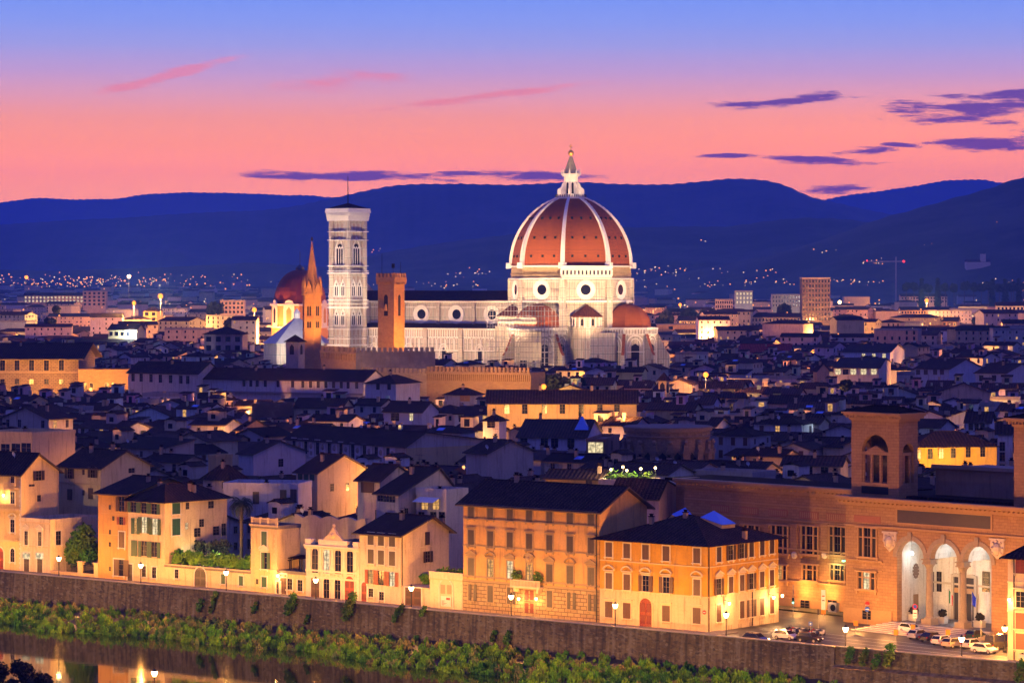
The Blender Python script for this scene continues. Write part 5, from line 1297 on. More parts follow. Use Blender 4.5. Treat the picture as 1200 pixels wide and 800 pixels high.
# ------------------------------------------------------------------ cars
def make_car(label, color, loc, rz, kind='hatch', lights=False):
    t = empty('parked_car', loc, rz, label, 'car', 'cars parked by the library')
    L_, W_, H_ = {'hatch': (3.9, 1.65, 1.48), 'sedan': (4.4, 1.72, 1.45), 'van': (4.7, 1.9, 2.3)}[kind]
    # side profile (x along length, z)
    if kind == 'van': low = [(-2.35, .35), (2.3, .35), (2.35, .9), (1.9, 1.15), (-2.35, 1.25)]; cab = [(-2.33, 1.2), (1.7, 1.12), (1.0, 2.2), (-2.2, 2.3)]
    elif kind == 'sedan': low = [(-2.2, .35), (2.15, .35), (2.2, .65), (1.2, .92), (-2.15, .95)]; cab = [(-1.75, .93), (1.15, .9), (.45, 1.42), (-1.1, 1.45)]
    else: low = [(-1.95, .35), (1.9, .35), (1.95, .65), (1.1, .9), (-1.95, .95)]; cab = [(-1.93, .93), (1.1, .88), (.35, 1.46), (-1.45, 1.48)]
    m = MB(tint=color); w = W_ / 2
    Q4 = lambda pts, a, b: [(p[0], a, p[1]) for p in pts]
    def solid(pts, w0, w1s, mi):
        n = len(pts); A = [(p[0], -q, p[1]) for p, q in zip(pts, w1s)]; B = [(p[0], q, p[1]) for p, q in zip(pts, w1s)]
        m.face(A, mi); m.face(B[::-1], mi)
        for i in range(n): j = (i + 1) % n; m.face([A[i], B[i], B[j], A[j]], mi)
    solid(low, w, [w] * len(low), 0)
    solid(cab, w, [w * .97, w * .97, w * .80, w * .80], 0)
    body = m.build('body', M_CARP, t)
    m = MB()
    # side glass, windscreen, rear glass slightly proud
    def inset(pts, f, dz=0): 
        cx = sum(p[0] for p in pts) / 4; cz = sum(p[1] for p in pts) / 4 + dz; return [(cx + (p[0] - cx) * f, cz + (p[1] - cz) * f) for p in pts]
    g = inset(cab, .84, .02)
    for s_ in (-1, 1):
        ww = [w * .975, w * .975, w * .825, w * .825]; P = [(p[0], s_ * (q + .012), p[1]) for p, q in zip(g, ww)]
        m.face(P if s_ < 0 else P[::-1])
    for (i, j, e) in ((1, 2, .02), (0, 3, -.02)):
        a, b = cab[i], cab[j]; l = lambda f: (a[0] + (b[0] - a[0]) * f + e, a[1] + (b[1] - a[1]) * f + .01)
        p, q = l(.12), l(.88); m.face([(p[0], -w * .88, p[1]), (p[0], w * .88, p[1]), (q[0], w * .75, q[1]), (q[0], -w * .75, q[1])])
    m.build('windows', M_GLASS, t)
    for sx_, xx in ((1, L_ * .31), (-1, -L_ * .31)):
        for sy in (-1, 1):
            m = MB(); y0 = sy * (w - .2); y1 = sy * (w + .01); m.tube((0, y0, 0), (0, y1, 0), .32, n=14, m=0); wh = m.build('wheel', M_TYRE, t, (xx, 0, .32))
            m = MB(); m.tube((0, y1, 0), (0, y1 + sy * .015, 0), .2, n=10, m=0); m.build('rim', M_STEEL, wh)
    for sy in (-1, 1):
        m = MB(); m.box(-L_ / 2 - .02, -L_ / 2 + .08, sy * w * .9 - .12 if sy > 0 else -w * .98, w * .98 if sy > 0 else -w * .9 + .12, .7, .92); m.build('tail_light', M_TAIL, t)
        m = MB(); m.box(L_ / 2 - .1, L_ / 2 + .01, min(sy * w * .55, sy * w * .92), max(sy * w * .55, sy * w * .92), .55, .72); m.build('headlight', M_AWN, t)
    return t
M_CARP, _nt, _b = mat('car_paint'); _nt.links.new(tintnode(_nt), _b.inputs['Base Color']); _b.inputs['Roughness'].default_value = .22; _b.inputs['Coat Weight'].default_value = .6; _b.inputs['Metallic'].default_value = .15
M_TYRE = simple('tyre_rubber', (.02, .02, .02), .8)
M_TAIL, _nt, _b = mat('tail_lamp_plastic'); setc(_nt, _b, (.35, .01, .01)); _b.inputs['Roughness'].default_value = .2
CARS = [  # x, y (photo, middle of the car on the ground), heading, colour, kind, label
    (1067, 744, -55, (.75, .75, .75), 'hatch', 'white hatchback at the left end of the parked row, beside the red and white sign'),
    (1077, 751, 45, (.55, .55, .56), 'hatch', 'silver hatchback second in the parked row, seen from behind'),
    (1092, 754, 45, (.02, .02, .025), 'sedan', 'black saloon in the parked row between two pale cars'),
    (1105, 758, 45, (.70, .68, .64), 'hatch', 'pale estate car in the parked row right of the black saloon'),
    (1117, 761, 45, (.50, .40, .30), 'hatch', 'beige hatchback left of the lit lantern post among the cars'),
    (1139, 762, 48, (.60, .60, .58), 'hatch', 'light grey hatchback right of the lit lantern post among the cars'),
    (1144, 752, 48, (.03, .07, .05), 'hatch', 'dark green hatchback half hidden behind the light grey one'),
    (1154, 768, -46, (.78, .76, .72), 'hatch', 'white hatchback parked sideways along the parapet before the dark van'),
    (1171, 763, 40, (.04, .035, .03), 'van', 'dark van parked against the cream house at the right edge'),
    (1199, 776, -46, (.62, .61, .60), 'sedan', 'silver saloon cut by the right edge of the picture'),
    (921, 752, -39.4, (.72, .72, .72), 'hatch', 'white hatchback parked close behind the river parapet'),
    (949, 755, -39.4, (.03, .03, .04), 'hatch', 'dark hatchback with pale roof behind the river parapet')]
for x, y, a, c, k, l in CARS:
    p = gp(x, y - 3, 0); make_car(l, c, (p[0], p[1], .01), R(a), k)
# a car with its headlights on coming round the corner
p = gp(884, 749, 0); s = Q.front(886, b=-6.0); pp = Q.w(s, -6.0); t = make_car('dark car with two bright headlights behind the parapet by the yellow corner', (.05, .05, .05), (pp[0], pp[1], .01), R(-39.4 ), 'hatch')
t.name = 'driving_car'; t['group'] = 'moving cars'
for ch in t.children:
    if ch.name.startswith('headlight'): ch.data = ch.data.copy(); ch.data.materials[0] = M_LAMP
# scooters and bicycles row beside the yellow house
def make_moped(loc, rz, label, c):
    t = empty('moped', loc, rz, label, 'moped', 'mopeds in a row by the yellow house')
    for xx in (-.6, .6):
        m = MB(); m.tube((xx, -.06, .26), (xx, .06, .26), .26, n=12); m.build('wheel', M_TYRE, t)
    m = MB(tint=c); m.xz([(-.75, .35), (.1, .3), (.3, .35), (.5, .85), (.35, .9), (.15, .5), (-.1, .5), (-.15, .72), (-.8, .75)], -.16, .16); m.build('body', M_CARP, t)
    m = MB(); m.box(-.78, -.12, -.14, .14, .76, .86); m.build('seat', M_TYRE, t)
    m = MB(); m.tube((.42, 0, .85), (.38, 0, 1.05), .03, n=5); m.tube((.38, -.32, 1.05), (.38, .32, 1.05), .025, n=5); m.build('handlebar', M_METAL, t); return t
cols_ = [((.02, .02, .02), 'black'), ((.5, .05, .03), 'red'), ((.6, .6, .6), 'silver'), ((.03, .05, .15), 'navy blue'), ((.65, .62, .55), 'cream'), ((.12, .12, .12), 'dark grey')]
WHERE = ['nearest the yellow house', 'second from the yellow house', 'third from the yellow house', 'fourth from the yellow house', 'fifth from the yellow house', 'sixth from the yellow house', 'seventh from the yellow house', 'eighth from the yellow house', 'ninth from the yellow house', 'tenth from the yellow house', 'last of the row towards the square', ]
for i in range(11):
    p = gp(924 + i * 4.0, 741 + i * .35, 0); c = cols_[i % 6]
    make_moped((p[0], p[1], .01), R(58), c[1] + ' moped in the row, ' + WHERE[i], c[0])

# ------------------------------------------------------------------ signs, signals, small street things
def sign(x, y, lab, parts, hgt=2.6, cat='sign', name='road_sign'):
    p = gp(x, y, 0); t = empty(name, (p[0], p[1], 0), R(-20), lab, cat)
    m = MB(); m.tube((0, 0, 0), (0, 0, hgt), .045, n=6); m.build('post', M_STEEL, t)
    for nm, fn in parts:
        m = MB(); fn(m); m.build(nm, M_AWN, t)
    return t
def disc(m, z, r, c, y=-.06, th=.04):
    m.tint = c; P = [(r * math.cos(2 * math.pi * k / 16), z + r * math.sin(2 * math.pi * k / 16)) for k in range(16)]; m.xz(P, y - th, y)
def rect(m, z0, z1, w, c, y=-.06, th=.04): m.tint = c; m.box(-w, w, y - th, y, z0, z1)
def arrow(m, z):
    m.tint = (.8, .8, .8); m.box(-.28, .1, -.13, -.101, z - .05, z + .05); m.xz([(.08, z - .15), (.32, z), (.08, z + .15)], -.13, -.101)
sign(1016.5, 731, 'post with red and white disc above a blue arrow disc at the library corner', [('red_disc', lambda m: (disc(m, 3.3, .36, (.6, .03, .03)), rect(m, 3.0, 3.15, .3, (.8, .8, .8)))), ('blue_disc', lambda m: (disc(m, 2.4, .42, (.02, .1, .6)), arrow(m, 2.4)))], 3.7)
sign(1072.5, 742, 'tall parking sign with round red-rimmed blue disc over a white panel by the white hatchback', [('no_parking_disc', lambda m: (disc(m, 4.2, .42, (.6, .03, .03)), disc(m, 4.2, .3, (.02, .08, .5), -.101, .02))), ('panel', lambda m: (rect(m, 2.4, 3.7, .35, (.75, .72, .7)), rect(m, 3.1, 3.25, .25, (.5, .05, .04), -.101, .01), rect(m, 2.7, 2.8, .25, (.2, .2, .2), -.101, .01)))], 4.6)
sign(965, 727, 'tall white information pillar with an orange foot beside the lawn strip', [('panel', lambda m: (rect(m, 1.8, 5.0, .34, (.75, .72, .68)), rect(m, 3.9, 4.1, .22, (.5, .1, .05), -.101, .01), rect(m, 3.2, 3.4, .22, (.15, .15, .15), -.101, .01))), ('orange_foot', lambda m: rect(m, 1.1, 1.78, .36, (.75, .25, .02)))], 5.0)
sign(950, 747, 'small blue information sign on a black post behind the dark hatchback', [('panel', lambda m: (rect(m, 1.9, 2.5, .3, (.08, .15, .5)), rect(m, 2.1, 2.3, .1, (.75, .75, .75), -.101, .01)))], 2.6)
for i, (x, y) in enumerate(((1070, 746), (1111, 752), (1003, 741), (1050, 752))):
    sign(x, y, ['orange ticket box on a post beside the silver hatchback', 'orange ticket box on a post behind the pale estate car', 'yellow box on a post right of the lantern in the square', 'yellow box on a post in the open square before the steps'][i], [('orange_box', lambda m: rect(m, 1.1, 1.9, .32, (.8, .28, .02), .15, .35))], 1.2, 'ticket box', 'ticket_box')
sign(1149.5, 757, 'thin pale post standing among the parked cars', [('cap', lambda m: rect(m, 3.8, 3.95, .08, (.6, .6, .6)))], 4.0, 'post', 'pole')
sign(959, 737, 'slim dark post at the road edge in front of the lawn strip', [('box', lambda m: rect(m, 2.3, 3.2, .14, (.06, .05, .05)))], 3.2, 'post', 'pole')
p = gp(929.5, 722, 0); t = empty('traffic_light', (p[0], p[1], 0), R(-10), 'traffic signal showing green at the corner beyond the yellow house', 'traffic light')
m = MB(); m.tube((0, 0, 0), (0, 0, 5.2), .07, n=6); m.build('pole', M_STEEL, t); m = MB(); m.box(-.18, .18, -.35, -.08, 2.1, 3.1); m.build('signal_box', M_METAL, t)
for k, c in enumerate((M_LAMPG, M_DARK, M_DARK)): m = MB(); m.ball((0, -.36, 2.3 + k * .3), .14); m.build('signal_lens', c, t)
plight('signal_light', (0, -.8, 2.3), 60, (.2, 1, .7), .15, t)
# air conditioner on the lawn, planters and statues in the portico
p = gp(977, 716, .3); t = empty('air_conditioner', (p[0], p[1], .2), LA, 'pale air conditioning unit on the lawn strip under the library wing', 'air conditioner')
m = MB(tint=(.6, .58, .54)); m.box(-.9, .9, -.4, .4, 0, 1.5); m.build('casing', M_AWN, t); m = MB(); m.lathe([(0, 0), (.55, 0), (.55, .06), (0, .06)], 14); o = m.build('fan_grille', M_METAL, t, (.2, -.42, .75)); o.rotation_euler = (R(90), 0, 0)
def planter(x, y, b, lab, leafy=True, c=(.6, .57, .52)):
    a, z = LX(x, y, b); o = L.w(a, b); t = empty('stone_planter', (o[0], o[1], ZF), LA, lab, 'planter', 'planters in the portico')
    m = MB(tint=c); m.box(-.8, .8, -.5, .5, 0, .9); m.box(-.9, .9, -.6, .6, .9, 1.05); m.build('trough', M_TRIMT, t)
    if leafy:
        m = MB(tint=(1, .6, .5)); leafblob(m, (0, 0, 1.6), .7, 90, .28); m.build('shrub', M_LEAFD, t)
def leafblob(m, c, r, n, s, seed=None, flat=1.0, rr=None):
    q = rr or rnd
    for _ in range(n):
        while True:
            d = (q.uniform(-1, 1), q.uniform(-1, 1), q.uniform(-1, 1)); l2 = d[0] ** 2 + d[1] ** 2 + d[2] ** 2
            if .12 < l2 < 1: break
        k = r * (.55 + .45 * l2); p = (c[0] + d[0] * k, c[1] + d[1] * k, c[2] + d[2] * k * flat)
        a = q.uniform(0, 6.28); b = q.uniform(-.9, .9); ss = s * q.uniform(.6, 1.3)
        ux, uy, uz = math.cos(a) * ss, math.sin(a) * ss, b * ss * .5; vx, vy, vz = -math.sin(a) * ss * .4 * b, math.cos(a) * ss * .4 * b, ss * .7
        m.face([(p[0] - ux, p[1] - uy, p[2] - uz), (p[0] - vx, p[1] - vy, p[2] - vz), (p[0] + ux, p[1] + uy, p[2] + uz), (p[0] + vx, p[1] + vy, p[2] + vz)])
planter(1071, 722, 3, 'white trough with a round dark shrub by the left arch'); planter(1104, 721, 3, 'white trough with a round dark shrub under the middle arch'); planter(1148, 728, 3, 'white trough with a round dark shrub under the right arch')

# ------------------------------------------------------------------ plants
def bush(name, label, cat, pts, mat_=None, group=None, tint=(1, 1, 1), dens=1.0, ls=.3, seed=1):
    """pts: (x, y, z, r) clumps in world space; stems run to the ground clump"""
    q = random.Random(seed); m = MB(tint=tint)
    o = pts[0]
    for (x, y, z, r) in pts:
        m.tint = tuple(t * q.uniform(.7, 1.25) for t in tint); leafblob(m, (x - o[0], y - o[1], z - o[2]), r, int(70 * dens * r * r + 30), ls, rr=q)
    t = empty(name, (o[0], o[1], o[2]), 0, label, cat, group)
    m.build('foliage', mat_ or M_LEAF, t)
    m = MB()
    for (x, y, z, r) in pts: m.tube((q.uniform(-.1, .1), 0, -o[3]), (x - o[0], y - o[1], z - o[2]), .07, .03, n=4)
    m.build('stem', M_BARK, t); return t
def qp(x, y, b):
    a, z = Q.front(x, y, b); p = Q.w(a, b); return (p[0], p[1], z)
# garden trees behind the fence wall
for i, (lst, lab, tn) in enumerate((([(97, 632, 2.6), (104, 640, 2.2), (90, 640, 2.0), (100, 622, 1.6), (94, 650, 2.0), (105, 650, 1.8)], 'full leafy green tree above the right garden railings', (.9, 1.0, .8)), ([(66, 643, 1.6), (72, 650, 1.8), (63, 653, 1.4), (78, 643, 1.5)], 'looser flowering shrub by the brick side wall', (1.3, .85, .6)), ([(82, 648, 1.6), (87, 655, 1.5)], 'low green bush between the flowering shrub and the tree', (.9, 1, .8)))):
    bush('garden_tree', lab, 'tree', [(*qp(x, y, 4.5), r) for x, y, r in lst][:], tint=tn, seed=i + 3, dens=1.5)
# hedge on the terrace
q = random.Random(5); m = MB(tint=(1.5, 1.7, .9))
hz0 = ter.zE
for i in range(46):
    x = 190 + 106 * i / 45; a = Q.front(x, b=2.2); z = hz0 + q.uniform(.4, 1.7); p = Q.w(a, 2.0 + q.uniform(-.6, 1.6)); k = q.uniform(.8, 1.25); m.tint = (1.5 * k, 1.8 * k, .8 * k); leafblob(m, (p[0], p[1], z), q.uniform(.8, 1.25), 100, .28, rr=q)
tag(m.build('terrace_hedge', M_LEAF), 'bright green hedge along the terrace above the arched gate', 'hedge')
# dark bushes behind hedge
bush('dark_shrub', 'dark shrub in the shade of the corner house behind the hedge', 'shrub', [(*qp(x, 640 + (x % 3), 8), 1.5) for x in (205, 220, 235, 250, 262)], M_LEAFD, seed=9)
for i, x in enumerate((262, 228)):
    p = qp(x, 652, 4.5); l = lamp_light(None, (p[0], p[1], hz0 + 1.6), 700, (1, .85, .4), .2, False, 'terrace_light')
# palm
def palm(x, ytop, ybase_z, b, lab, seed=2):
    a, zt = Q.front(x, ytop, b); p = Q.w(a, b); q = random.Random(seed)
    t = empty('palm_tree', (p[0], p[1], ybase_z), 0, lab, 'palm tree'); H_ = zt - ybase_z
    m = MB(); n = 12
    for i in range(n): m.tube((0, 0, H_ * i / n), (0, 0, H_ * (i + 1) / n + .05), .36 if i % 2 else .32, .30, n=9)
    m.ball((0, 0, H_), .6, n=9); m.build('trunk', M_BARK, t)
    m = MB()
    for k in range(64):
        az = q.uniform(0, 6.28); el = q.uniform(-.5, 1.35); Ln = q.uniform(2.6, 3.5); c, s_ = math.cos(az), math.sin(az); pos = np.array((0, 0, H_ + .3)); e = el; m.tint = tuple([q.uniform(.6, 1.3)] * 3)
        seg = 9; w0 = None
        for i in range(seg):
            d = np.array((c * math.cos(e), s_ * math.cos(e), math.sin(e))); nx_ = pos + d * Ln / seg; e -= .22 + .10 * (i / seg)
            side = np.array((-s_, c, 0)); 
            f = i / seg; w = .55 * math.sin(math.pi * min(.95, f * .8 + .18)) + .05
            for sg in (-1, 1):
                for jj in (0, .5):
                    b0 = pos + (nx_ - pos) * jj; b1 = pos + (nx_ - pos) * (jj + .28); tip = b0 + side * sg * w + (nx_ - pos) * 1.0 - np.array((0, 0, .22 + .15 * w)); m.face([tuple(b0), tuple(b1), tuple(tip)])
            m.face([tuple(pos + side * .03), tuple(nx_ + side * .03), tuple(nx_ - side * .03), tuple(pos - side * .03)]); pos = nx_
    m.build('crown', M_LEAFD, t)
    return t
palm(283, 592, ter.zE - .5, 9.0, 'tall dark palm tree on the terrace left of the tower house')
# potted plants on terraces
def pots(fr, W0, W1, n, y, z, lab, seed, tall=.5, cat='potted plant', grp=None, lights=0):
    q = random.Random(seed)
    for i in range(n):
        a = W0 + (W1 - W0) * (i + .5) / n + q.uniform(-.15, .15); p = fr.w(a, y + q.uniform(-.2, .3)); r = q.uniform(.25, .5) * (1 + tall)
        t = empty('potted_plant', (p[0], p[1], z), 0, lab(i), cat, grp); m = MB(tint=(.45, .20, .10)); m.lathe([(.2, 0), (.32, .5), (.36, .5), (.36, .58), (0, .56)], 8); m.build('pot', M_TRIMT, t)
        m = MB(tint=(q.uniform(.7, 1.4), q.uniform(.8, 1.3), .7)); leafblob(m, (0, 0, .6 + r), r, 60, .2, rr=q); m.tube((0, 0, .5), (0, 0, .7 + r), .03, n=4); m.build('foliage', M_LEAF, t)
ORD = ['first', 'second', 'third', 'fourth', 'fifth', 'sixth', 'seventh', 'eighth', 'ninth', 'tenth', 'eleventh', 'twelfth', 'thirteenth', 'fourteenth', 'fifteenth', 'sixteenth']
pots(th.F, .6, th.W - .5, 6, 1.1, th.zE - .49, lambda i: 'potted plant on the white terrace house, %s from its left end' % ORD[i], 3, grp='pots on the white terrace')
b_, ba, bz_ = BALC
for i, xx in enumerate((-2.2, 2.2)):
    p = b_.F.w(ba + xx, -.65); t = empty('potted_plant', (p[0], p[1], bz_ + .002), 0, 'leafy potted shrub at the %s end of the palazzo balcony' % ('left', 'right')[i], 'potted plant', 'balcony shrubs'); m = MB(tint=(.45, .2, .1)); m.lathe([(.22, 0), (.34, .55), (0, .55)], 8); m.build('pot', M_TRIMT, t); m = MB(tint=(1.1, 1.0, .7)); leafblob(m, (0, 0, 1.6), .95, 160, .22); m.tube((0, 0, .5), (0, 0, 1.6), .04, n=4); m.build('foliage', M_LEAF, t)
bush('ivy', 'green creeper hanging over the wall above the garage', 'creeper', [(*qp(x, y, 5.2), .9) for x, y in ((497, 676), (501, 684), (499, 690), (503, 679))], seed=21, tint=(1.2, 1.4, .8))
# shrubs rooted in the river wall
WP = [(234, 709, .9, 'small'), (251, 700, .9, 'pale tufted'), (248, 712, .7, 'round dark'), (298, 712, .8, 'small round'), (337, 712, 1.0, 'dark left'), (342, 706, 1.3, 'tall leafy'), (359, 726, .6, 'tiny dark'), (406, 716, 1.3, 'large dark'), (411, 708, 1.5, 'tall pale-tipped'), (463, 722, .8, 'dark hanging'), (469, 714, .7, 'pale'), (495, 716, .7, 'pale right'), (578, 745, .7, 'low dark'), (594, 747, .9, 'low broad'), (1012, 770, 1.0, 'leafy'), (1026, 775, .9, 'low leafy'), (1041, 768, 1.3, 'tall leafy'), (995, 768, 1.0, 'dark leafy'), (1195, 786, 1.3, 'big leafy')]
for i, (x, y, r, w_) in enumerate(WP):
    p = qp(x, y, WALL_O - .7 if x < 970 else WALL_O - 1.2)
    near = 'below the arched terrace gate' if x < 300 else 'below the white pavilion' if x < 430 else 'below the garage door' if x < 510 else 'at the wall foot below the palazzo' if x < 700 else 'on the embankment ledge at lower right'
    k = {0: '', }.get(0)
    bush('wall_shrub', '%s shrub growing on the river wall %s' % (w_, near) if x < 970 else '%s shrub %s%s' % (w_, near, {1012: ', left of the tall one', 1026: ' between two taller ones', 1041: ', tallest of four', 995: ' next to the wall corner', 1195: ' cut by the picture edge'}[x]), 'shrub', [(p[0], p[1], p[2], r * .75), (p[0] + .3, p[1] - .1, p[2] + r * .9, r * .6), (p[0] - .2, p[1], p[2] - r * .8, r * .55)], group='shrubs on the river wall', seed=i + 40, tint=(1, 1, .8), dens=1.6, ls=.2)
# undergrowth on the bank: uncountable
def undergrowth():
    q = np.random.default_rng(4); n = 4200; S = q.uniform(-230, 150, n); verts = []; tints = []
    L1, T1 = [], []
    for i in range(n):
        s = S[i]; w = 12.2 + 2.2 * math.sin(s * .06) + 1.6 * math.sin(s * .17 + 1) + 1.0 * math.sin(s * .41)
        t = q.uniform(0, 1) ** .8 * (w - .4) + .4; o = WALL_O - t
        if s > sc_ - 4: 
            if t < 3: continue
        dens = .5 + .5 * math.sin(s * .05 + 2.0)
        zg = bankz(s, o); dry = q.random() < (.65 if t < 6 and s < 10 else .16)
        r = q.uniform(.3, .85) * (1.1 if t > 3 else .8); hgt = r * q.uniform(1.0, 2.4); p = Q.w(s, o)
        k = int(120 * r * r) + 22
        d = q.normal(size=(k, 3)); d /= np.linalg.norm(d, axis=1, keepdims=True); d[:, 2] = np.abs(d[:, 2]); rad = q.uniform(.55, 1.0, (k, 1))
        c = np.array((p[0], p[1], zg)) + d * rad * np.array((r, r, hgt))
        a = q.uniform(0, 6.28, k); b = q.uniform(-.9, .9, k); ss = q.uniform(.07, .2, k)
        U = np.stack([np.cos(a) * ss, np.sin(a) * ss, b * ss * .5], 1) * .7; Vv = np.stack([-np.sin(a) * ss * .4 * b, np.cos(a) * ss * .4 * b, ss * 1.5], 1)
        verts.append(np.stack([c - U, c - Vv, c + U, c + Vv], 1).reshape(-1, 3))
        kk = q.uniform(.75, 1.35); tc_ = np.array((3.2, 1.45, 6) if dry else ((.9, 1.2, .6) if math.sin(s * .9 + t * 1.3) + math.sin(s * .23 + 2) > .9 else (2.2, 2.1, .7))) * kk; tints.append(np.repeat(tc_[None], k, 0))
    V = np.concatenate(verts).astype(np.float32); T = np.concatenate(tints); nf = len(V) // 4
    me = bpy.data.meshes.new('undergrowth'); me.vertices.add(len(V)); me.vertices.foreach_set('co', V.ravel()); me.loops.add(nf * 4); me.loops.foreach_set('vertex_index', np.arange(nf * 4, dtype=np.int32)); me.polygons.add(nf); me.polygons.foreach_set('loop_start', np.arange(0, nf * 4, 4, dtype=np.int32)); me.polygons.foreach_set('loop_total', np.full(nf, 4, dtype=np.int32)); me.materials.append(M_LEAF); me.update(calc_edges=True)
    ca = me.attributes.new('tint', 'FLOAT_COLOR', 'FACE'); TT = np.ones((nf, 4), dtype=np.float32); TT[:, :3] = T; ca.data.foreach_set('color', TT.ravel())
    tag(link('undergrowth', me), 'tangled green and straw-coloured undergrowth along the river bank', 'undergrowth', kind='stuff')
undergrowth()
# a fallen beam and debris at the water's edge
m = MB(tint=(.3, .22, .16)); a = qp(67, 726, -26); p0 = gp(66, 728, WZ); p1 = gp(136, 733, WZ); m.tube((p0[0], p0[1], WZ + .05), (p1[0], p1[1], WZ + .05), .18, n=6); tag(m.build('driftwood_log', M_TRIMT), 'long pale driftwood log lying at the water edge', 'log')
# near tree, lower left corner
q = random.Random(8)
p = gp(25, 812, 0); Yt = 428.0
pts = []
for i in range(60):
    x = q.uniform(-60, 72); top = 772 + .0035 * max(0, x - 15) ** 2 + abs(x - 10) * .12; y = q.uniform(top + 6, 850); X = (x - 600) / FPX * Yt
    pts.append((X, Yt + q.uniform(-3, 3), zat(y, Yt), q.uniform(.9, 1.5)))
pts.sort(key=lambda v_: v_[2]); pts.insert(0, ((0 - 600) / FPX * Yt, Yt, -4.2, 1.0))
bush('bank_tree', 'dark tree top rising from the near bank in the lower left corner', 'tree', pts, M_LEAFD, seed=12, dens=3.2, ls=.24, tint=(.4, .4, .4))
# ------------------------------------------------------------------ the cathedral
CA = -R(31.3); CY = 1330.0; CX = (669 - 600) / FPX * CY
C = Frame((CX, CY), CA)
cat_ = empty('cathedral', (CX, CY, 0), CA, 'great marble cathedral with a red-tiled octagonal dome and white ribs', 'cathedral')
FOOT += [(C.w(x, y)[0], C.w(x, y)[1], 26) for x in range(-105, 40, 18) for y in (-10, 10, 30)] + [(C.w(x, y)[0], C.w(x, y)[1], 22) for x, y in ((0, -32), (32, 0), (20, -20), (-20, -20), (0, -40), (36, -10))]
zz = lambda y, Y=CY: zat(y, Y)
V8 = [R(22.5 + 45 * k) for k in range(8)]
def octp(r, k0=0): return [(r * math.cos(a), r * math.sin(a)) for a in V8]
R0 = 26.4; zB, zT = 62.4, 92.0; RC = 31.3
def rdome(z): h_ = (z - zB) * 29.2 / (zT - zB); return math.sqrt(max(RC * RC - h_ * h_, 0)) - (RC - R0)
# shell: eight curved sails
def cb(fn, name, mats, parent=None, tint=(1, 1, 1)):
    m = MB(tint=tint); fn(m); return m.build(name, mats, parent or cat_)
NZ = 22
def f(m):
    for k in range(8):
        a0, a1 = V8[k], V8[(k + 1) % 8]
        for i in range(NZ):
            z0, z1 = zB + (zT - zB) * i / NZ, zB + (zT - zB) * (i + 1) / NZ; r0, r1 = rdome(z0), rdome(z1)
            P = lambda r, a, z: (r * math.cos(a), r * math.sin(a), z)
            m.face([P(r0, a0, z0), P(r0, a1, z0), P(r1, a1, z1), P(r1, a0, z1)])
shell = cb(f, 'dome_roof', M_DOME)
# small round windows in the sails
def f(m):
    for k in range(8):
        am = V8[k] + R(22.5)
        for z in (66.5, 74.5, 83):
            r = rdome(z) * math.cos(R(22.5)) + .12
            for j in (-1, 0, 1):
                off = j * rdome(z) * .22; n_ = (math.cos(am), math.sin(am)); t_ = (-math.sin(am), math.cos(am)); c = (n_[0] * r + t_[0] * off, n_[1] * r + t_[1] * off)
                m.M = Matrix.Translation((c[0], c[1], z)) @ Matrix.Rotation(am + R(90), 4, 'Z'); m.box(-.45, .45, -.35, .6, -.5, .6); m.M = None
cb(f, 'dome_openings', M_DARK, shell)
for k in range(8):
    a = V8[k]
    def f(m):
        for i in range(NZ):
            z0, z1 = zB - .6 + (zT - zB + .8) * i / NZ, zB - .6 + (zT - zB + .8) * (i + 1) / NZ
            r0, r1 = rdome(max(z0, zB)), rdome(z1); w0, w1 = .95 - .4 * i / NZ, .95 - .4 * (i + 1) / NZ; t_ = (-math.sin(a), math.cos(a)); n_ = (math.cos(a), math.sin(a))
            q = lambda r, z, w, s_: (n_[0] * r + t_[0] * w * s_, n_[1] * r + t_[1] * w * s_, z)
            e = .95
            m.face([q(r0 + e, z0, w0, -1), q(r0 + e, z0, w0, 1), q(r1 + e, z1 + .3, w1, 1), q(r1 + e, z1 + .3, w1, -1)])
            for s_ in (-1, 1):
                P = [q(r0 - 1, z0, w0, s_), q(r0 + e, z0, w0, s_), q(r1 + e, z1 + .3, w1, s_), q(r1 - 1, z1, w1, s_)]; m.face(P if s_ < 0 else P[::-1])
        n_ = (math.cos(a), math.sin(a)); c = (n_[0] * (R0 + .7), n_[1] * (R0 + .7)); m.box(c[0] - 1.3, c[0] + 1.3, c[1] - 1.3, c[1] + 1.3, zB - 1.2, zB + 1.4)
    cb(f, 'rib', M_WHITE)
# lantern
def f(m):
    m.prism(octp(6.9), zT - .6, zT + .5); m.prism(octp(6.4), zT + .5, zT + 1.3)
lan = cb(f, 'lantern', M_WHITE)
cb(lambda m: [m.box(math.cos(a) * 6.7 - .1, math.cos(a) * 6.7 + .1, math.sin(a) * 6.7 - .1, math.sin(a) * 6.7 + .1, zT + .5, zT + 1.7) for a in np.linspace(0, 6.28, 40)], 'balustrade', M_METAL, lan)
cb(lambda m: m.prism(octp(3.1), zT + 1.3, 102.6), 'lantern_shaft', M_WHITE, lan)
def f(m):
    for k in range(8):
        am = V8[k] + R(22.5); n_ = (math.cos(am), math.sin(am)); t_ = (-n_[1], n_[0]); r = 3.1 * math.cos(R(22.5)) + .02
        q = lambda w, z, e=0.0: (n_[0] * (r + e) + t_[0] * w, n_[1] * (r + e) + t_[1] * w, z)
        m.face([q(-.5, zT + 2), q(.5, zT + 2), q(.5, zT + 6.5), q(0, zT + 7.2), q(-.5, zT + 6.5)])
cb(f, 'lantern_window', M_DARK, lan)
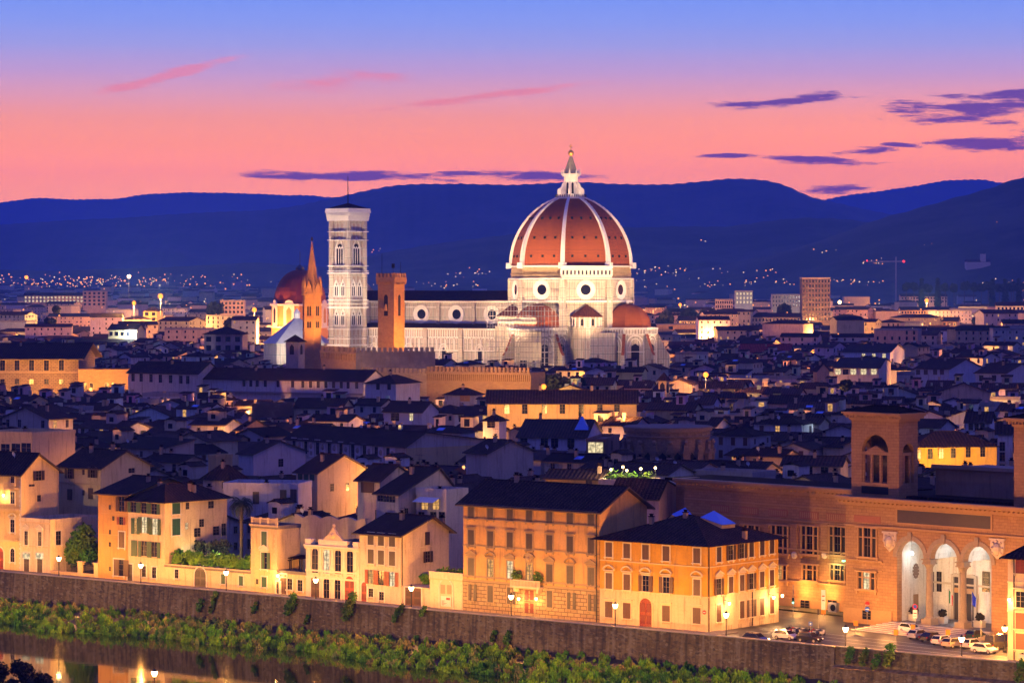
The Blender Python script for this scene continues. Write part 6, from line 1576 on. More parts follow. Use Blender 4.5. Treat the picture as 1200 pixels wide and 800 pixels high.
def f(m):
    for k in range(8):
        a = V8[k]; n_ = (math.cos(a), math.sin(a)); t_ = (-n_[1] * .35, n_[0] * .35)
        q = lambda r, z, s_: (n_[0] * r + t_[0] * s_, n_[1] * r + t_[1] * s_, z)
        prof = [(3.0, zT + 1.3), (5.9, zT + 1.3), (5.9, zT + 3.9), (5.2, zT + 4.5), (4.4, zT + 5.0), (3.9, zT + 6.4), (3.0, zT + 7.4)]
        A, B = [q(r, z, -1) for r, z in prof], [q(r, z, 1) for r, z in prof]; m.face(A); m.face(B[::-1])
        for i in range(len(A) - 1): m.face([A[i], B[i], B[i + 1], A[i + 1]])
cb(f, 'buttress', M_WHITE, lan)
cb(lambda m: (m.prism(octp(3.9), 101.6, 102.3), m.prism(octp(4.4), 102.3, 102.8), [m.lathe([(.45, 102.8), (.3, 104), (.05, 105.2)], 6, (4.0 * math.cos(a), 4.0 * math.sin(a))) for a in V8]), 'lantern_cornice', M_WHITE, lan)
cb(lambda m: m.prism(octp(3.3), 102.8, 110.6, taper=.16), 'spire', simple('fluted_lead_spire', (.42, .36, .20), .6, var=.3), lan)
cb(lambda m: (m.ball((0, 0, 111.9), 1.25, n=12, k=8), m.lathe([(.6, 110.3), (.3, 110.8)], 8)), 'ball', M_GOLD, lan)
cb(lambda m: (m.box(-.14, .14, -.14, .14, 113, 115.8), m.box(-.8, .8, -.12, .12, 114.6, 114.9)), 'cross', M_GOLD, lan)
# drum
RD = 27.0
zD0, zD1, zD2 = 47.2, 56.8, 62.4
cb(lambda m: m.prism(octp(RD), zD0, zD1), 'drum', M_MARB)
cb(lambda m: m.prism(octp(RD - .5), zD1, zD2), 'rough_drum_band', M_OCHRE)
cb(lambda m: (m.prism(octp(RD + .9), zD1 - .35, zD1 + .25), m.prism(octp(RD + .5), zD2 - .6, zD2 + .1), m.prism(octp(RD + 1.1), zD0 - .7, zD0 + .2), m.prism(octp(RD + .5), zD1 - 1.3, zD1 - 1.0)), 'cornice', M_WHITE)
for k in range(8):     # corner piers of the drum
    a = V8[k]; c = ((RD + .1) * math.cos(a), (RD + .1) * math.sin(a)); m = MB(M=Matrix.Translation((c[0], c[1], 0)) @ Matrix.Rotation(a, 4, 'Z')); m.box(-1.6, .7, -1.5, 1.5, 30, zD1 - .4); m.build('corner_pier', M_MARB2, cat_)
def facemat(k, r):     # matrix: local frame on face k, x along the face, -y outwards
    am = V8[k] + R(22.5); n_ = (math.cos(am), math.sin(am)); rr = r * math.cos(R(22.5))
    return Matrix.Translation((n_[0] * rr, n_[1] * rr, 0)) @ Matrix.Rotation(am + R(90), 4, 'Z')
def ocul(M, z, r, parent, name='oculus'):
    m = MB(M=M); n = 24
    for (ra, rb, ya, yb) in ((r * 1.9, r * 1.75, -.5, -.5), (r * 1.75, r * 1.35, -.5, -.15), (r * 1.35, r * 1.0, -.15, -.03)):
        for i in range(n):
            t0, t1 = 2 * math.pi * i / n, 2 * math.pi * (i + 1) / n; P = lambda rr, y, t: (rr * math.cos(t), y, z + rr * math.sin(t))
            m.face([P(ra, ya, t1), P(ra, ya, t0), P(rb, yb, t0), P(rb, yb, t1)][::-1])
    for i in range(n):
        t0, t1 = 2 * math.pi * i / n, 2 * math.pi * (i + 1) / n; m.face([(r * 1.9 * math.cos(t0), -.5, z + r * 1.9 * math.sin(t0)), (r * 1.9 * math.cos(t1), -.5, z + r * 1.9 * math.sin(t1)), (r * 1.9 * math.cos(t1), 0, z + r * 1.9 * math.sin(t1)), (r * 1.9 * math.cos(t0), 0, z + r * 1.9 * math.sin(t0))])
    fr_ = m.build(name, M_WHITE, parent)
    m = MB(M=M); m.face([(r * math.cos(2 * math.pi * i / n), -.06, z + r * math.sin(2 * math.pi * i / n)) for i in range(n)]); m.build('pane', M_GLASS, fr_); return fr_
for k in range(8): ocul(facemat(k, RD), 52.0, 2.25, cat_)
# the one finished gallery, on the south-east face
kSE = 5                                                    # face centred on -67.5+22.5 = -45 deg
kSE = min(range(8), key=lambda k: abs(((math.degrees(V8[k]) + 22.5 + 45 + 180) % 360) - 180))
def f(m):
    m.M = facemat(kSE, RD); w = 11.2
    m.box(-w, w, -2.0, 0, 57.2, 57.9); m.box(-w, w, -1.7, -.2, 60.6, 61.1); m.box(-w - .2, w + .2, -2.2, 0, 61.1, 62.3); m.box(-w, w, -.9, 0, 57.9, 60.6)
    for i in range(14):
        x = -w + 2 * w * i / 13; m.box(x - .42, x + .42, -1.7, -.9, 57.9, 60.6)
    m.box(-w, w, -1.7, -1.5, 57.9, 58.5)
cb(f, 'gallery', M_WHITE)
cb(lambda m: (setattr(m, 'M', facemat(kSE, RD)), [m.face([(-11.2 + 22.4 * (i + .25) / 13, -.92, 58.5), (-11.2 + 22.4 * (i + .75) / 13, -.92, 58.5), (-11.2 + 22.4 * (i + .75) / 13, -.92, 60.3), (-11.2 + 22.4 * (i + .25) / 13, -.92, 60.3)]) for i in range(13)]), 'gallery_openings', M_DARK)
# corbel marks on the rough band
def f(m):
    for k in range(8):
        if k == kSE: continue
        m.M = facemat(k, RD - .5)
        for i in range(16): x = -9.5 + 19 * i / 15; m.box(x - .25, x + .25, -.5, 0, 58.6, 59.1)
cb(f, 'corbel', M_OCHRE)
# lower octagon and tribunes
cb(lambda m: m.prism(octp(26.2), 0, 47.2), 'lower_octagon', M_MARB)
def blind_arches(m, M, w, n, z0, z1, dark):
    """row of arches on a wall: thin ribs; dark ones are windows"""
    m.M = M; s_ = w / n
    for i in range(n):
        cx = -w / 2 + s_ * (i + .5); r = s_ * .40; zc_ = z1 - r
        for t in range(10):
            t0, t1 = math.pi * t / 10, math.pi * (t + 1) / 10; q = lambda rr, tt: (cx + rr * math.cos(tt), zc_ + rr * math.sin(tt) * 1.15)
            m.xz([q(r, t0), q(r + .35, t0), q(r + .35, t1), q(r, t1)], -.35, 0, 0)
        m.box(cx - r - .35, cx - r, -.35, 0, z0, zc_, 0); m.box(cx + r, cx + r + .35, -.35, 0, z0, zc_, 0)
        if dark:
            q = r * .5; m.face([(cx - q, -.05, z0 + 1), (cx + q, -.05, z0 + 1), (cx + q, -.05, zc_ - .3), (cx, -.05, zc_ + .9), (cx - q, -.05, zc_ - .3)], 1)
            for t in range(6):
                t0, t1 = math.pi * t / 6, math.pi * (t + 1) / 6; qq = lambda rr, tt: (cx + rr * math.cos(tt), zc_ - .4 + rr * math.sin(tt) * 1.4); m.xz([qq(q * 1.3, t0), qq(q * 1.3 + .25, t0), qq(q * 1.3 + .25, t1), qq(q * 1.3, t1)], -.25, 0, 0)
def tribune(ax, ay, dirang, name):
    ctr = (ax, ay); Rt = 12.9; pts8 = [(ctr[0] + Rt * math.cos(a + dirang), ctr[1] + Rt * math.sin(a + dirang)) for a in V8]
    T = link('tribune', (lambda m: (m.prism(pts8, 0, 35.2), m.mesh('tribune', [M_MARB]))[1])(MB()), cat_)
    # cornice + gallery
    m = MB()
    for (e, z0, z1) in ((1.04, 34.9, 35.7), (1.02, 32.6, 33.0), (1.02, 25.2, 25.5)):
        m.prism([(ctr[0] + Rt * e * math.cos(a + dirang), ctr[1] + Rt * e * math.sin(a + dirang)) for a in V8], z0, z1)
    m.build('cornice', M_WHITE, T)
    # small row of arches under the cornice, big arches with windows below
    m = MB()
    for k in range(8):
        am = V8[k] + R(22.5) + dirang; n_ = (math.cos(am), math.sin(am)); rr = Rt * math.cos(R(22.5)); M = Matrix.Translation((ctr[0] + n_[0] * rr, ctr[1] + n_[1] * rr, 0)) @ Matrix.Rotation(am + R(90), 4, 'Z'); wf = 2 * Rt * math.sin(R(22.5))
        blind_arches(m, M, wf * .94, 7, 32.8, 34.8, False); blind_arches(m, M, wf * .92, 1, 15.0, 31.6, True)
    m.build('arcade', [M_WHITE, M_DARK], T)
    # radiating buttresses
    m = MB()
    for k in range(8):
        a = V8[k] + dirang; n_ = (math.cos(a), math.sin(a)); dd = n_[0] * math.cos(dirang) + n_[1] * math.sin(dirang)
        if dd < -.2: continue
        t_ = (-n_[1] * .7, n_[0] * .7); q = lambda r, z, s_: (ctr[0] + n_[0] * r + t_[0] * s_, ctr[1] + n_[1] * r + t_[1] * s_, z)
        prof = [(Rt - .5, 0), (Rt + 5.5, 0), (Rt + 5.5, 24), (Rt + 4.2, 25.5), (Rt + .5, 33), (Rt - .5, 33)]
        A, B = [q(r, z, -1) for r, z in prof], [q(r, z, 1) for r, z in prof]; m.face(A, 0); m.face(B[::-1], 0)
        for i in range(1, len(A) - 1): m.face([A[i], B[i], B[i + 1], A[i + 1]], 1 if i in (2, 3) else 0)
    m.build('buttress', [M_MARB2, M_DOME], T)
    # half dome
    m = MB(); Rd = 10.3; n = 10
    for k in range(8):
        a0, a1 = V8[k] + dirang, V8[(k + 1) % 8] + dirang
        for i in range(n):
            e0, e1 = math.pi / 2 * i / n, math.pi / 2 * (i + 1) / n; P = lambda e, a: (ctr[0] + Rd * math.cos(e) * math.cos(a), ctr[1] + Rd * math.cos(e) * math.sin(a), 35.7 + 10.2 * math.sin(e))
            pts = [P(e0, a0), P(e0, a1), P(e1, a1), P(e1, a0)]; m.face(pts if i < n - 1 else pts[:3], 0)
    m.build('half_dome', M_DOME, T); m = MB(); m.ball((ctr[0], ctr[1], 46.3), .6); m.build('finial', M_WHITE, T); return T
tribune(28.5, 0, 0, 'E'); tribune(0, -28.5, -math.pi / 2, 'S')
# small exedrae between the tribunes
def exedra(ang, dist=26.5):
    c = (dist * math.cos(ang), dist * math.sin(ang)); m = MB(); m.lathe([(7.2, 0), (7.2, 35.3)], 16, c); m.lathe([(7.6, 35.3), (7.6, 36)], 16, c); m.lathe([(7.6, 36), (6.0, 36)], 16, c); m.lathe([(6.0, 36), (6.0, 40.3)], 16, c); X = m.build('exedra', M_MARB2, cat_)
    m = MB(); m.lathe([(6.9, 40.2), (7.0, 40.7), (0.2, 45.6)], 16, c); m.build('conical_roof', M_RFRED, X)
    m = MB(); 
    for k in range(16):
        t = 2 * math.pi * k / 16; m.lathe([(.32, 36), (.28, 40.2)], 6, (c[0] + 6.25 * math.cos(t), c[1] + 6.25 * math.sin(t)))
        t2 = t + math.pi / 16
    m.build('column', M_WHITE, X)
    m = MB()
    for k in range(16):
        if k % 2: continue
        t = 2 * math.pi * k / 16 + math.pi / 16; M = Matrix.Translation((c[0] + 5.95 * math.cos(t), c[1] + 5.95 * math.sin(t), 0)) @ Matrix.Rotation(t + R(90), 4, 'Z'); m.M = M; m.face([(-.6, -.1, 36.6), (.6, -.1, 36.6), (.6, -.1, 39), (0, -.1, 39.7), (-.6, -.1, 39)])
    m.build('niche', M_DARK, X)
M_RFRED = roofmat('red_roof_tiles', (.13, .045, .03), (.17, .06, .035))
exedra(-R(45)); exedra(-R(135)); exedra(R(45))
# lower walls joining them
cb(lambda m: m.prism([(-22, -24), (24, -24), (30, -14), (30, 14), (24, 24), (-22, 24)], 0, 33.5), 'choir_wall', M_MARB)
# nave
xW, xE = -109.0, -20.0
cb(lambda m: (m.box(xW, xE, -10.6, 10.6, 0, 47.3)), 'nave_wall', M_MARB2)
def f(m): roof_geo(m, xE - xW, 21.2, 47.5, 3.9, 'gx', .9, x0=xW, y0=-10.6)
cb(f, 'nave_roof', [M_RF, M_RF])
cb(lambda m: (m.box(xW, xE, -11.4, -10.6, 46.3, 47.2), m.box(xW, xE, -10.95, -10.6, 43.9, 44.3), m.box(xW, xE, -11.0, -10.6, 37.2, 37.9), [m.box(x, x + .3, -11.2, -10.6, 45.6, 46.3) for x in np.arange(xW, xE, .9)]), 'nave_cornice', M_WHITE)
for x in (-25.5, -34.1 - 9.3, -52.7 - 9.3, -71.3 - 9.3, -99.2):
    cb(lambda m: m.box(x - .8, x + .8, -11.5, -10.6, 36, 46.3), 'nave_pier', M_MARB2)
for x in (-34.1, -52.7, -71.3, -90): ocul(Matrix.Translation((x, -10.6, 0)), 41.0, 2.2, cat_)
cb(lambda m: m.box(xW, xE - 2, -21, -10.62, 0, 34.9), 'aisle_wall', M_MARB)
cb(lambda m: (slabf(m, [(xW, -21.6, 35.2), (xE - 2, -21.6, 35.2), (xE - 2, -10.7, 36.9), (xW, -10.7, 36.9)], .3)), 'aisle_roof', M_RF)
def f(m):
    m.box(xW, xE - 2, -21.8, -21, 34.3, 35.0); m.box(xW, xE - 2, -21.5, -21, 30.9, 31.3); m.box(xW, xE - 2, -21.5, -21, 25, 25.4)
    for x in np.arange(xW + .5, xE - 2.5, 1.25): m.box(x, x + .45, -21.35, -21, 31.3, 34.2)
cb(f, 'aisle_cornice', M_WHITE)
for x in (-25, -43.4, -62, -80.6, -99.2):
    cb(lambda m: m.box(x - 1, x + 1, -22.2, -21, 0, 34.9), 'aisle_pier', M_MARB2)
def f(m):
    for x in (-34, -52.7, -71.3, -90): blind_arches(m, Matrix.Translation((x, -21, 0)), 5.0, 1, 14, 27.5, True)
    for x in np.arange(-100, -26, 4.6): blind_arches(m, Matrix.Translation((x, -21.02, 0)), 4.2, 2, 25.5, 30.6, False)
cb(f, 'aisle_arcade', [M_WHITE, M_DARK])
# facade gable rising behind the tower
def f(m):
    m.M = Matrix.Rotation(0, 4, 'Z')
    m.box(xW - 3, xW, -21, 21, 0, 38); m.box(xW - 3, xW, -11, 11, 38, 49)
    for s_ in (0,): m.face([(xW, -11, 49), (xW, 11, 49), (xW, 0, 56)]); m.face([(xW - 3, 11, 49), (xW - 3, -11, 49), (xW - 3, 0, 56)]); m.face([(xW - 3, -11, 49), (xW, -11, 49), (xW, 0, 56), (xW - 3, 0, 56)]); m.face([(xW, 11, 49), (xW - 3, 11, 49), (xW - 3, 0, 56), (xW, 0, 56)])
cb(f, 'west_front', M_MARB)
# scaffolding on the south tribune: a thing of its own
sc = C.w(0, -33); t = empty('scaffolding', (sc[0], sc[1], 20), CA, 'steel scaffolding with white sheeting round the tribune left of the small conical roof', 'scaffolding')
m = MB()
for x in np.linspace(-13, 14, 10):
    for y in (-16, -13.5): m.tube((x, y, 0), (x, y, 28 - abs(x) * .25), .12, n=4)
for z in np.arange(1, 28, 2.2):
    for y in (-16, -13.5): m.tube((-13, y, z), (14, y, z), .10, n=4)
for y in np.linspace(-16, 8, 9):
    m.tube((14, y, 0), (14, y, 24), .12, n=4)
for z in np.arange(1, 25, 2.2): m.tube((14, -16, z), (14, 8, z), .10, n=4)
m.build('frame', M_STEEL, t)
m = MB(tint=(.5, .42, .33)); m.box(2, 12.5, -13.3, -13.1, 2, 15.0); m.box(-9, 10, -13.3, -13.1, 17.5, 20.2); m.build('sheeting', M_AWN, t)
m = MB(tint=(.45, .3, .2))
for z in np.arange(1, 28, 4.4): m.box(-13, 14, -15.9, -13.6, z, z + .15)
m.build('planks', M_AWN, t)
# floodlights: real lamps on the roofs around, aimed at the stone
def flood(loc, target, power, c=(1, .64, .34), ang=70, size=1.2, blend=.5, name='floodlight'):
    l = bpy.data.lights.new(name, 'SPOT'); l.energy = power; l.color = c; l.spot_size = R(ang); l.spot_blend = blend; l.shadow_soft_size = size
    o = bpy.data.objects.new(name, l); o.location = loc; col.objects.link(o)
    d = Vector(target) - Vector(loc); o.rotation_euler = d.to_track_quat('-Z', 'Y').to_euler(); return o
FL = FLOODK
for (lx, ly, lz, tx, ty, tz, p, a) in ((-8, -88, 27, 0, -10, 68, 3.6e6, 52), (62, -66, 27, 8, -12, 68, 3.6e6, 52), (92, -10, 27, 12, 0, 64, 1.8e6, 52), (-52, -80, 27, -6, -10, 68, 1.5e6, 52), (20, -90, 27, 6, -12, 40, 9e5, 60),
        (-40, -62, 24, -45, -11, 38, 4.5e5, 85), (-66, -62, 24, -66, -11, 38, 4.5e5, 85), (-92, -62, 24, -90, -11, 38, 4e5, 85), (-18, -62, 24, -28, -11, 40, 3.5e5, 85),
        (22, -56, 22, 14, -22, 34, 6e4, 100), (60, -30, 22, 30, -5, 32, 7e4, 100), (56, 8, 22, 35, 0, 32, 4e4, 100), (0, -76, 22, 0, -30, 32, 5e4, 90)):
    w0 = C.w(lx, ly, lz); w1 = C.w(tx, ty, tz); flood(w0, w1, p * FL, ang=a)
flood(C.w(16, -16, 93.5), C.w(0, 0, 106), 9e2, ang=90, size=.3); 
for k_, (x_, y_) in enumerate(((5.5, -7.5), (8, -1), (-6, -7))): flood(C.w(x_ * 1.4, y_ * 1.4, 93.8), C.w(0, 0, 103), 2.6e3, ang=100, size=.3)

# ------------------------------------------------------------------ the bell tower
BT = Frame((-73.5 + 0, 1357.0), -R(41)); S_ = 10.2
bt = empty('bell_tower', (BT.o[0], BT.o[1], 0), BT.a, 'tall square marble bell tower left of the cathedral nave', 'bell tower')
FOOT.append((BT.o[0], BT.o[1], 22)); FOOT.append((BT.o[0], BT.o[1] - 20, 22))
zt = zat(250, 1357)
def b2(fn, name, mats, parent=None, tint=(1, 1, 1)):
    m = MB(tint=tint); fn(m); return m.build(name, mats, parent or bt)
h2 = S_ / 2
b2(lambda m: m.box(-h2, h2, -h2, h2, 0, zt), 'shaft', M_MARB3)
for sx_ in (-1, 1):
    for sy in (-1, 1):
        b2(lambda m: m.prism([(sx_ * h2 + 1.45 * math.cos(a), sy * h2 + 1.45 * math.sin(a)) for a in V8], 0, zt), 'corner_buttress', M_MARB2)
lv = [zat(y, 1357) for y in (320, 360, 404, 312, 392)]
def ring(m, z0, z1, e): m.box(-h2 - e, h2 + e, -h2 - e, h2 + e, z0, z1)
b2(lambda m: ([ring(m, z_ - .35, z_ + .25, 1.55) for z_ in lv[:3]], [ring(m, zat(y_, 1357), zat(y_, 1357) + .35, 1.5) for y_ in (312, 318, 352, 356, 386, 397, 282, 272)]), 'string_course', M_WHITE)
zc1 = zat(257, 1357)
def f(m):
    for k, (e, za, zb_) in enumerate(((1.5, zc1 - .8, zc1), (1.6, zc1, zc1 + .8), (1.7, zc1 + .8, zt + .2), (2.2, zt + .2, zt + 1.1), (2.0, zt + 1.1, zt + 2.1))): ring(m, za, zb_, e)
    for i in range(16):
        x = -h2 - 1.5 + (S_ + 3.0) * (i + .5) / 16
        for s_ in (-1, 1): m.box(x - .25, x + .25, s_ * (h2 + 2) - .3, s_ * (h2 + 2) + .3, zt - 1.2, zt + .2); m.box(s_ * (h2 + 2) - .3, s_ * (h2 + 2) + .3, x - .25, x + .25, zt - 1.2, zt + .2)
b2(f, 'cornice', M_WHITE)
b2(lambda m: roof_geo(m, S_ + 2.6, S_ + 2.6, zt + 2.1, 2.4, 'hip', .2, x0=-h2 - 1.3, y0=-h2 - 1.3), 'roof', M_RF)
b2(lambda m: m.tube((0, 0, zt + 4), (0, 0, zat(207, 1357)), .28, .12, n=6), 'flagpole', M_METAL)
# windows: one tall three-light high up, pairs of two-lights below, on the two sides in view and the hidden ones
def gothic(m, M, cx, z0, z1, w, lights, gable=True):
    m.M = M; hw = w / 2
    zs = z1 - hw
    m.face([(cx - hw, -.03, z0), (cx + hw, -.03, z0), (cx + hw, -.03, zs), (cx + hw * .5, -.03, zs + hw * .85), (cx, -.03, z1 + .2), (cx - hw * .5, -.03, zs + hw * .85), (cx - hw, -.03, zs)], 1)
    for i in range(1, lights): x = cx - hw + w * i / lights; m.box(x - .12, x + .12, -.3, -.04, z0, zs + .2, 0)
    m.box(cx - hw, cx + hw, -.3, -.04, zs, zs + .25, 0)
    for i in range(lights):
        x = cx - hw + w * (i + .5) / lights; m.xz([(x - w / lights / 2, zs + .2), (x + w / lights / 2, zs + .2), (x, zs + .2 + w / lights * .0 + .9)], -.28, -.1, 0)
    m.box(cx - hw - .45, cx - hw, -.4, 0, z0 - .3, zs + .3, 0); m.box(cx + hw, cx + hw + .45, -.4, 0, z0 - .3, zs + .3, 0); m.box(cx - hw - .5, cx + hw + .5, -.5, 0, z0 - .7, z0 - .3, 0)
    if gable:
        a, b = (cx - hw - .6, zs + .3), (cx + hw + .6, zs + .3); top = (cx, z1 + hw * 1.3 + .8)
        m.xz([a, (a[0] + .5, a[1]), (top[0], top[1] - .8), top], -.4, 0, 0); m.xz([(b[0] - .5, b[1]), b, top, (top[0], top[1] - .8)], -.4, 0, 0)
def f(m):
    for rz_ in (0, R(90), R(180), R(270)):
        M = Matrix.Rotation(rz_, 4, 'Z') @ Matrix.Translation((0, -h2, 0))
        gothic(m, M, 0, zat(310, 1357), zat(286, 1357), 4.2, 3)
        for s_ in (-1, 1):
            gothic(m, M, s_ * 2.0, zat(346, 1357), zat(333, 1357), 2.2, 2); gothic(m, M, s_ * 2.0, zat(380, 1357), zat(367, 1357), 2.2, 2)
        m.M = M
b2(f, 'tracery_window', [M_WHITE, M_DARK])
for (lx, ly, tx, ty, tz, p, a) in ((-4, -62, 0, 0, 66, 1.9e6, 46), (46, -30, 0, 0, 66, 1.5e6, 46), (-2, -34, 0, 0, 45, 9e4, 110), (32, -10, 0, 0, 45, 7e4, 110)):
    flood(BT.w(lx, ly, 28), BT.w(tx, ty, tz), p * FL, c=(1, .74, .50), ang=a)
# ------------------------------------------------------------------ the stone towers
def keep(x, y0, wpx, ztop, Y, lab, ang=-R(38)):
    return
YB = 1120.0
XB = (458.5 - 600) / FPX * YB; T1 = Frame((XB, YB), -R(31)); s1 = 3.55
tb = empty('battlemented_tower', (XB, YB, 0), T1.a, 'square orange-lit stone tower with battlements right of the marble bell tower', 'tower'); FOOT.append((XB, YB, 14))
def bb(fn, name, mats, parent, tint=(1, 1, 1)):
    m = MB(tint=tint); fn(m); return m.build(name, mats, parent)
zt = zat(333, YB)
bb(lambda m: m.box(-s1, s1, -s1, s1, 0, zt), 'shaft', M_TOWER, tb)
def f(m):
    e = s1 + .55
    m.box(-e, e, -e, e, zt + 1.0, zt + 2.6)
    for i in range(9):
        x = -s1 - .2 + (2 * s1 + .4) * i / 8
        for s_ in (-1, 1): m.box(x - .2, x + .2, s_ * s1 - .5, s_ * s1 + .5, zt, zt + 1.0); m.box(s_ * s1 - .5, s_ * s1 + .5, x - .2, x + .2, zt, zt + 1.0)
    n = 5
    for i in range(n):
        x0 = -e + 2 * e * (i + .12) / n; x1 = -e + 2 * e * (i + .72) / n
        for s_ in (-1, 1): m.box(x0, x1, s_ * e - .35 if s_ > 0 else -e, e if s_ > 0 else -e + .35, zt + 2.6, zt + 4.1); m.box(s_ * e - .35 if s_ > 0 else -e, e if s_ > 0 else -e + .35, x0, x1, zt + 2.6, zt + 4.1)
bb(f, 'battlements', M_TOWER, tb)
def f(m):
    if 1:
        z0, z1 = zat(370, YB), zat(345, YB)
        m.face([(-.85, -s1 - .02, z0), (.85, -s1 - .02, z0), (.85, -s1 - .02, z1 - .9), (.5, -s1 - .02, z1 - .2), (0, -s1 - .02, z1), (-.5, -s1 - .02, z1 - .2), (-.85, -s1 - .02, z1 - .9)])
for k_ in range(4): bb(f, 'belfry_opening', M_DARK, tb).rotation_euler = (0, 0, R(90) * k_)
bb(lambda m: (m.lathe([(.7, zat(364, YB)), (.5, zat(360, YB)), (.35, zat(357, YB)), (0, zat(356, YB))], 10, (0, -s1 - .1))), 'bell', M_GOLD, tb)
bb(lambda m: (m.tube((-2.8, -2, zt + 4), (-2.8, -2, zat(297, YB)), .09, n=5), m.tube((2.8, 2, zt + 4), (2.8, 2, zat(307, YB)), .08, n=5), m.tube((.8, 0, zt + 4), (.8, 0, zt + 7), .07, n=5), m.box(.2, 1.5, -.06, .06, zt + 6, zt + 7.6)), 'weather_vane', M_METAL, tb)
for (lx, ly, p, tz) in ((-3, -30, 1.3e5, 40), (26, -8, 1.5e5, 40)): flood(T1.w(lx, ly, 18), T1.w(0, 0, tz), p * 40 * FL, c=(1, .36, .05), ang=60)
# spired tower
YS = 1150.0; XS = (365.5 - 600) / FPX * YS; T2 = Frame((XS, YS), -R(15))
ts = empty('spired_tower', (XS, YS, 0), T2.a, 'slender hexagonal brick tower with an orange-lit pointed spire left of the bell tower', 'tower'); FOOT.append((XS, YS, 14))
hexp = lambda r: [(r * math.cos(R(60 * k)), r * math.sin(R(60 * k))) for k in range(6)]
z1_, z2_ = zat(346, YS), zat(341, YS)
bb(lambda m: m.prism(hexp(3.7), 0, z1_), 'shaft', M_TOWER, ts)
bb(lambda m: (m.prism(hexp(3.9), z1_ - 3.2, z1_ - 2.6), m.prism(hexp(4.3), z1_, z1_ + .9), m.prism(hexp(3.95), zat(372, YS), zat(371, YS)), m.prism(hexp(3.95), zat(387, YS), zat(386, YS))), 'cornice', M_TOWER, ts)
bb(lambda m: m.prism(hexp(3.1), z1_ + .9, zat(283, YS), taper=.05), 'spire', M_TOWER, ts)
def f(m):
    for k in range(6):
        a = R(60 * k); c = (3.6 * math.cos(a), 3.6 * math.sin(a)); m.lathe([(.55, z1_ + .8), (.5, z1_ + 4.5), (.05, z1_ + 7.4)], 6, c)
        am = a + R(30); M = Matrix.Translation((3.1 * math.cos(am), 3.1 * math.sin(am), 0)) @ Matrix.Rotation(am + R(90), 4, 'Z'); m.M = M; m.xz([(-1.3, z1_ + .9), (1.3, z1_ + .9), (1.2, z1_ + 2.6), (0, z1_ + 5.6), (-1.2, z1_ + 2.6)], -.4, .4); m.M = None
bb(f, 'gablet', M_TOWER, ts)
def f(m):
    for k in range(6):
        am = R(60 * k + 30); r = 3.7 * math.cos(R(30)); m.M = Matrix.Translation((r * math.cos(am), r * math.sin(am), 0)) @ Matrix.Rotation(am + R(90), 4, 'Z')
        for (ya, yb) in ((370, 358), (384, 376)):
            z0, z1 = zat(ya, YS), zat(yb, YS)
            for s_ in (-.45, .45): m.face([(s_ - .36, -.04, z0), (s_ + .36, -.04, z0), (s_ + .36, -.04, z1 - .5), (s_, -.04, z1), (s_ - .36, -.04, z1 - .5)])
bb(f, 'double_window', M_DARK, ts)
bb(lambda m: (m.tube((0, 0, zat(284, YS)), (0, 0, zat(277, YS)), .1, n=5), m.ball((0, 0, zat(281, YS)), .45), m.box(-.4, .4, -.08, .08, zat(280, YS), zat(279, YS) + .2)), 'finial', M_METAL, ts)
for (lx, ly, p, tz) in ((8, -38, 6e4, 60), (28, -20, 7e4, 62), (-22, -18, 1e4, 40)): flood(T2.w(lx, ly, 20), T2.w(0, 0, tz), p * 26 * FL, c=(1, .38, .06), ang=60)
# dome of the second church, with orange drum
YM = 1640.0; XM = (351.5 - 600) / FPX * YM
md = empty('red_domed_chapel', (XM, YM, 0), -R(20), 'second church with a big dark red dome on an orange drum, behind the spired tower', 'church')
rz0 = 31 * YM / FPX
zb_, zt_ = zat(357, YM), zat(316, YM)
bb(lambda m: m.lathe([(rz0 * math.cos(math.pi / 2 * i / 12) ** .9 if i < 12 else 1.8, zb_ + (zt_ - zb_) * math.sin(math.pi / 2 * i / 12)) for i in range(13)], 24, smooth=True), 'dome_roof', simple('dark_red_dome_tiles', (.26, .055, .03), .8, var=.35, scale=.5), md)
bb(lambda m: (m.prism(octp(rz0 + 1.0), 0, zb_), ), 'drum', M_ORPL, md)
bb(lambda m: (m.prism(octp(rz0 + 1.8), zb_ - .5, zb_ + .5), m.prism(octp(rz0 + 1.6), zat(384, YM), zat(382, YM))), 'cornice', M_WHITE, md)
bb(lambda m: (m.lathe([(2.4, zt_ - 1), (2.4, zt_ + 1), (0, zt_ + 3)], 10), m.tube((0, 0, zt_), (0, 0, zt_ + 10), .15, n=5)), 'lantern', M_LEAD, md)
for k in range(8):
    am = V8[k] + R(22.5); r = (rz0 + 1.0) * math.cos(R(22.5)); M = Matrix.Translation((r * math.cos(am), r * math.sin(am), 0)) @ Matrix.Rotation(am + R(90), 4, 'Z')
    m = MB(M=M); m.xz([(-3.2, zat(384, YM)), (3.2, zat(384, YM)), (3.2, zb_ - 1), (2, zb_ + 2), (0, zb_ + 2.8), (-2, zb_ + 2), (-3.2, zb_ - 1)], -.5, .3, 0); w_ = m.build('window_surround', M_WHITE, md)
    m = MB(M=M); m.xz([(-1.5, zat(378, YM)), (1.5, zat(378, YM)), (1.5, zb_ - 3), (0, zb_ - 1.2), (-1.5, zb_ - 3)], -.55, -.5); m.build('window', M_ORPL if k % 2 else M_GLASS, w_)
for (dx_, dy_, p) in ((-30, -55, 5e5), (20, -60, 3e5)): flood((XM + dx_, YM + dy_, 16), (XM + dx_ * .1, YM, 40), p * 3.2 * FL, c=(1, .38, .08), ang=75)
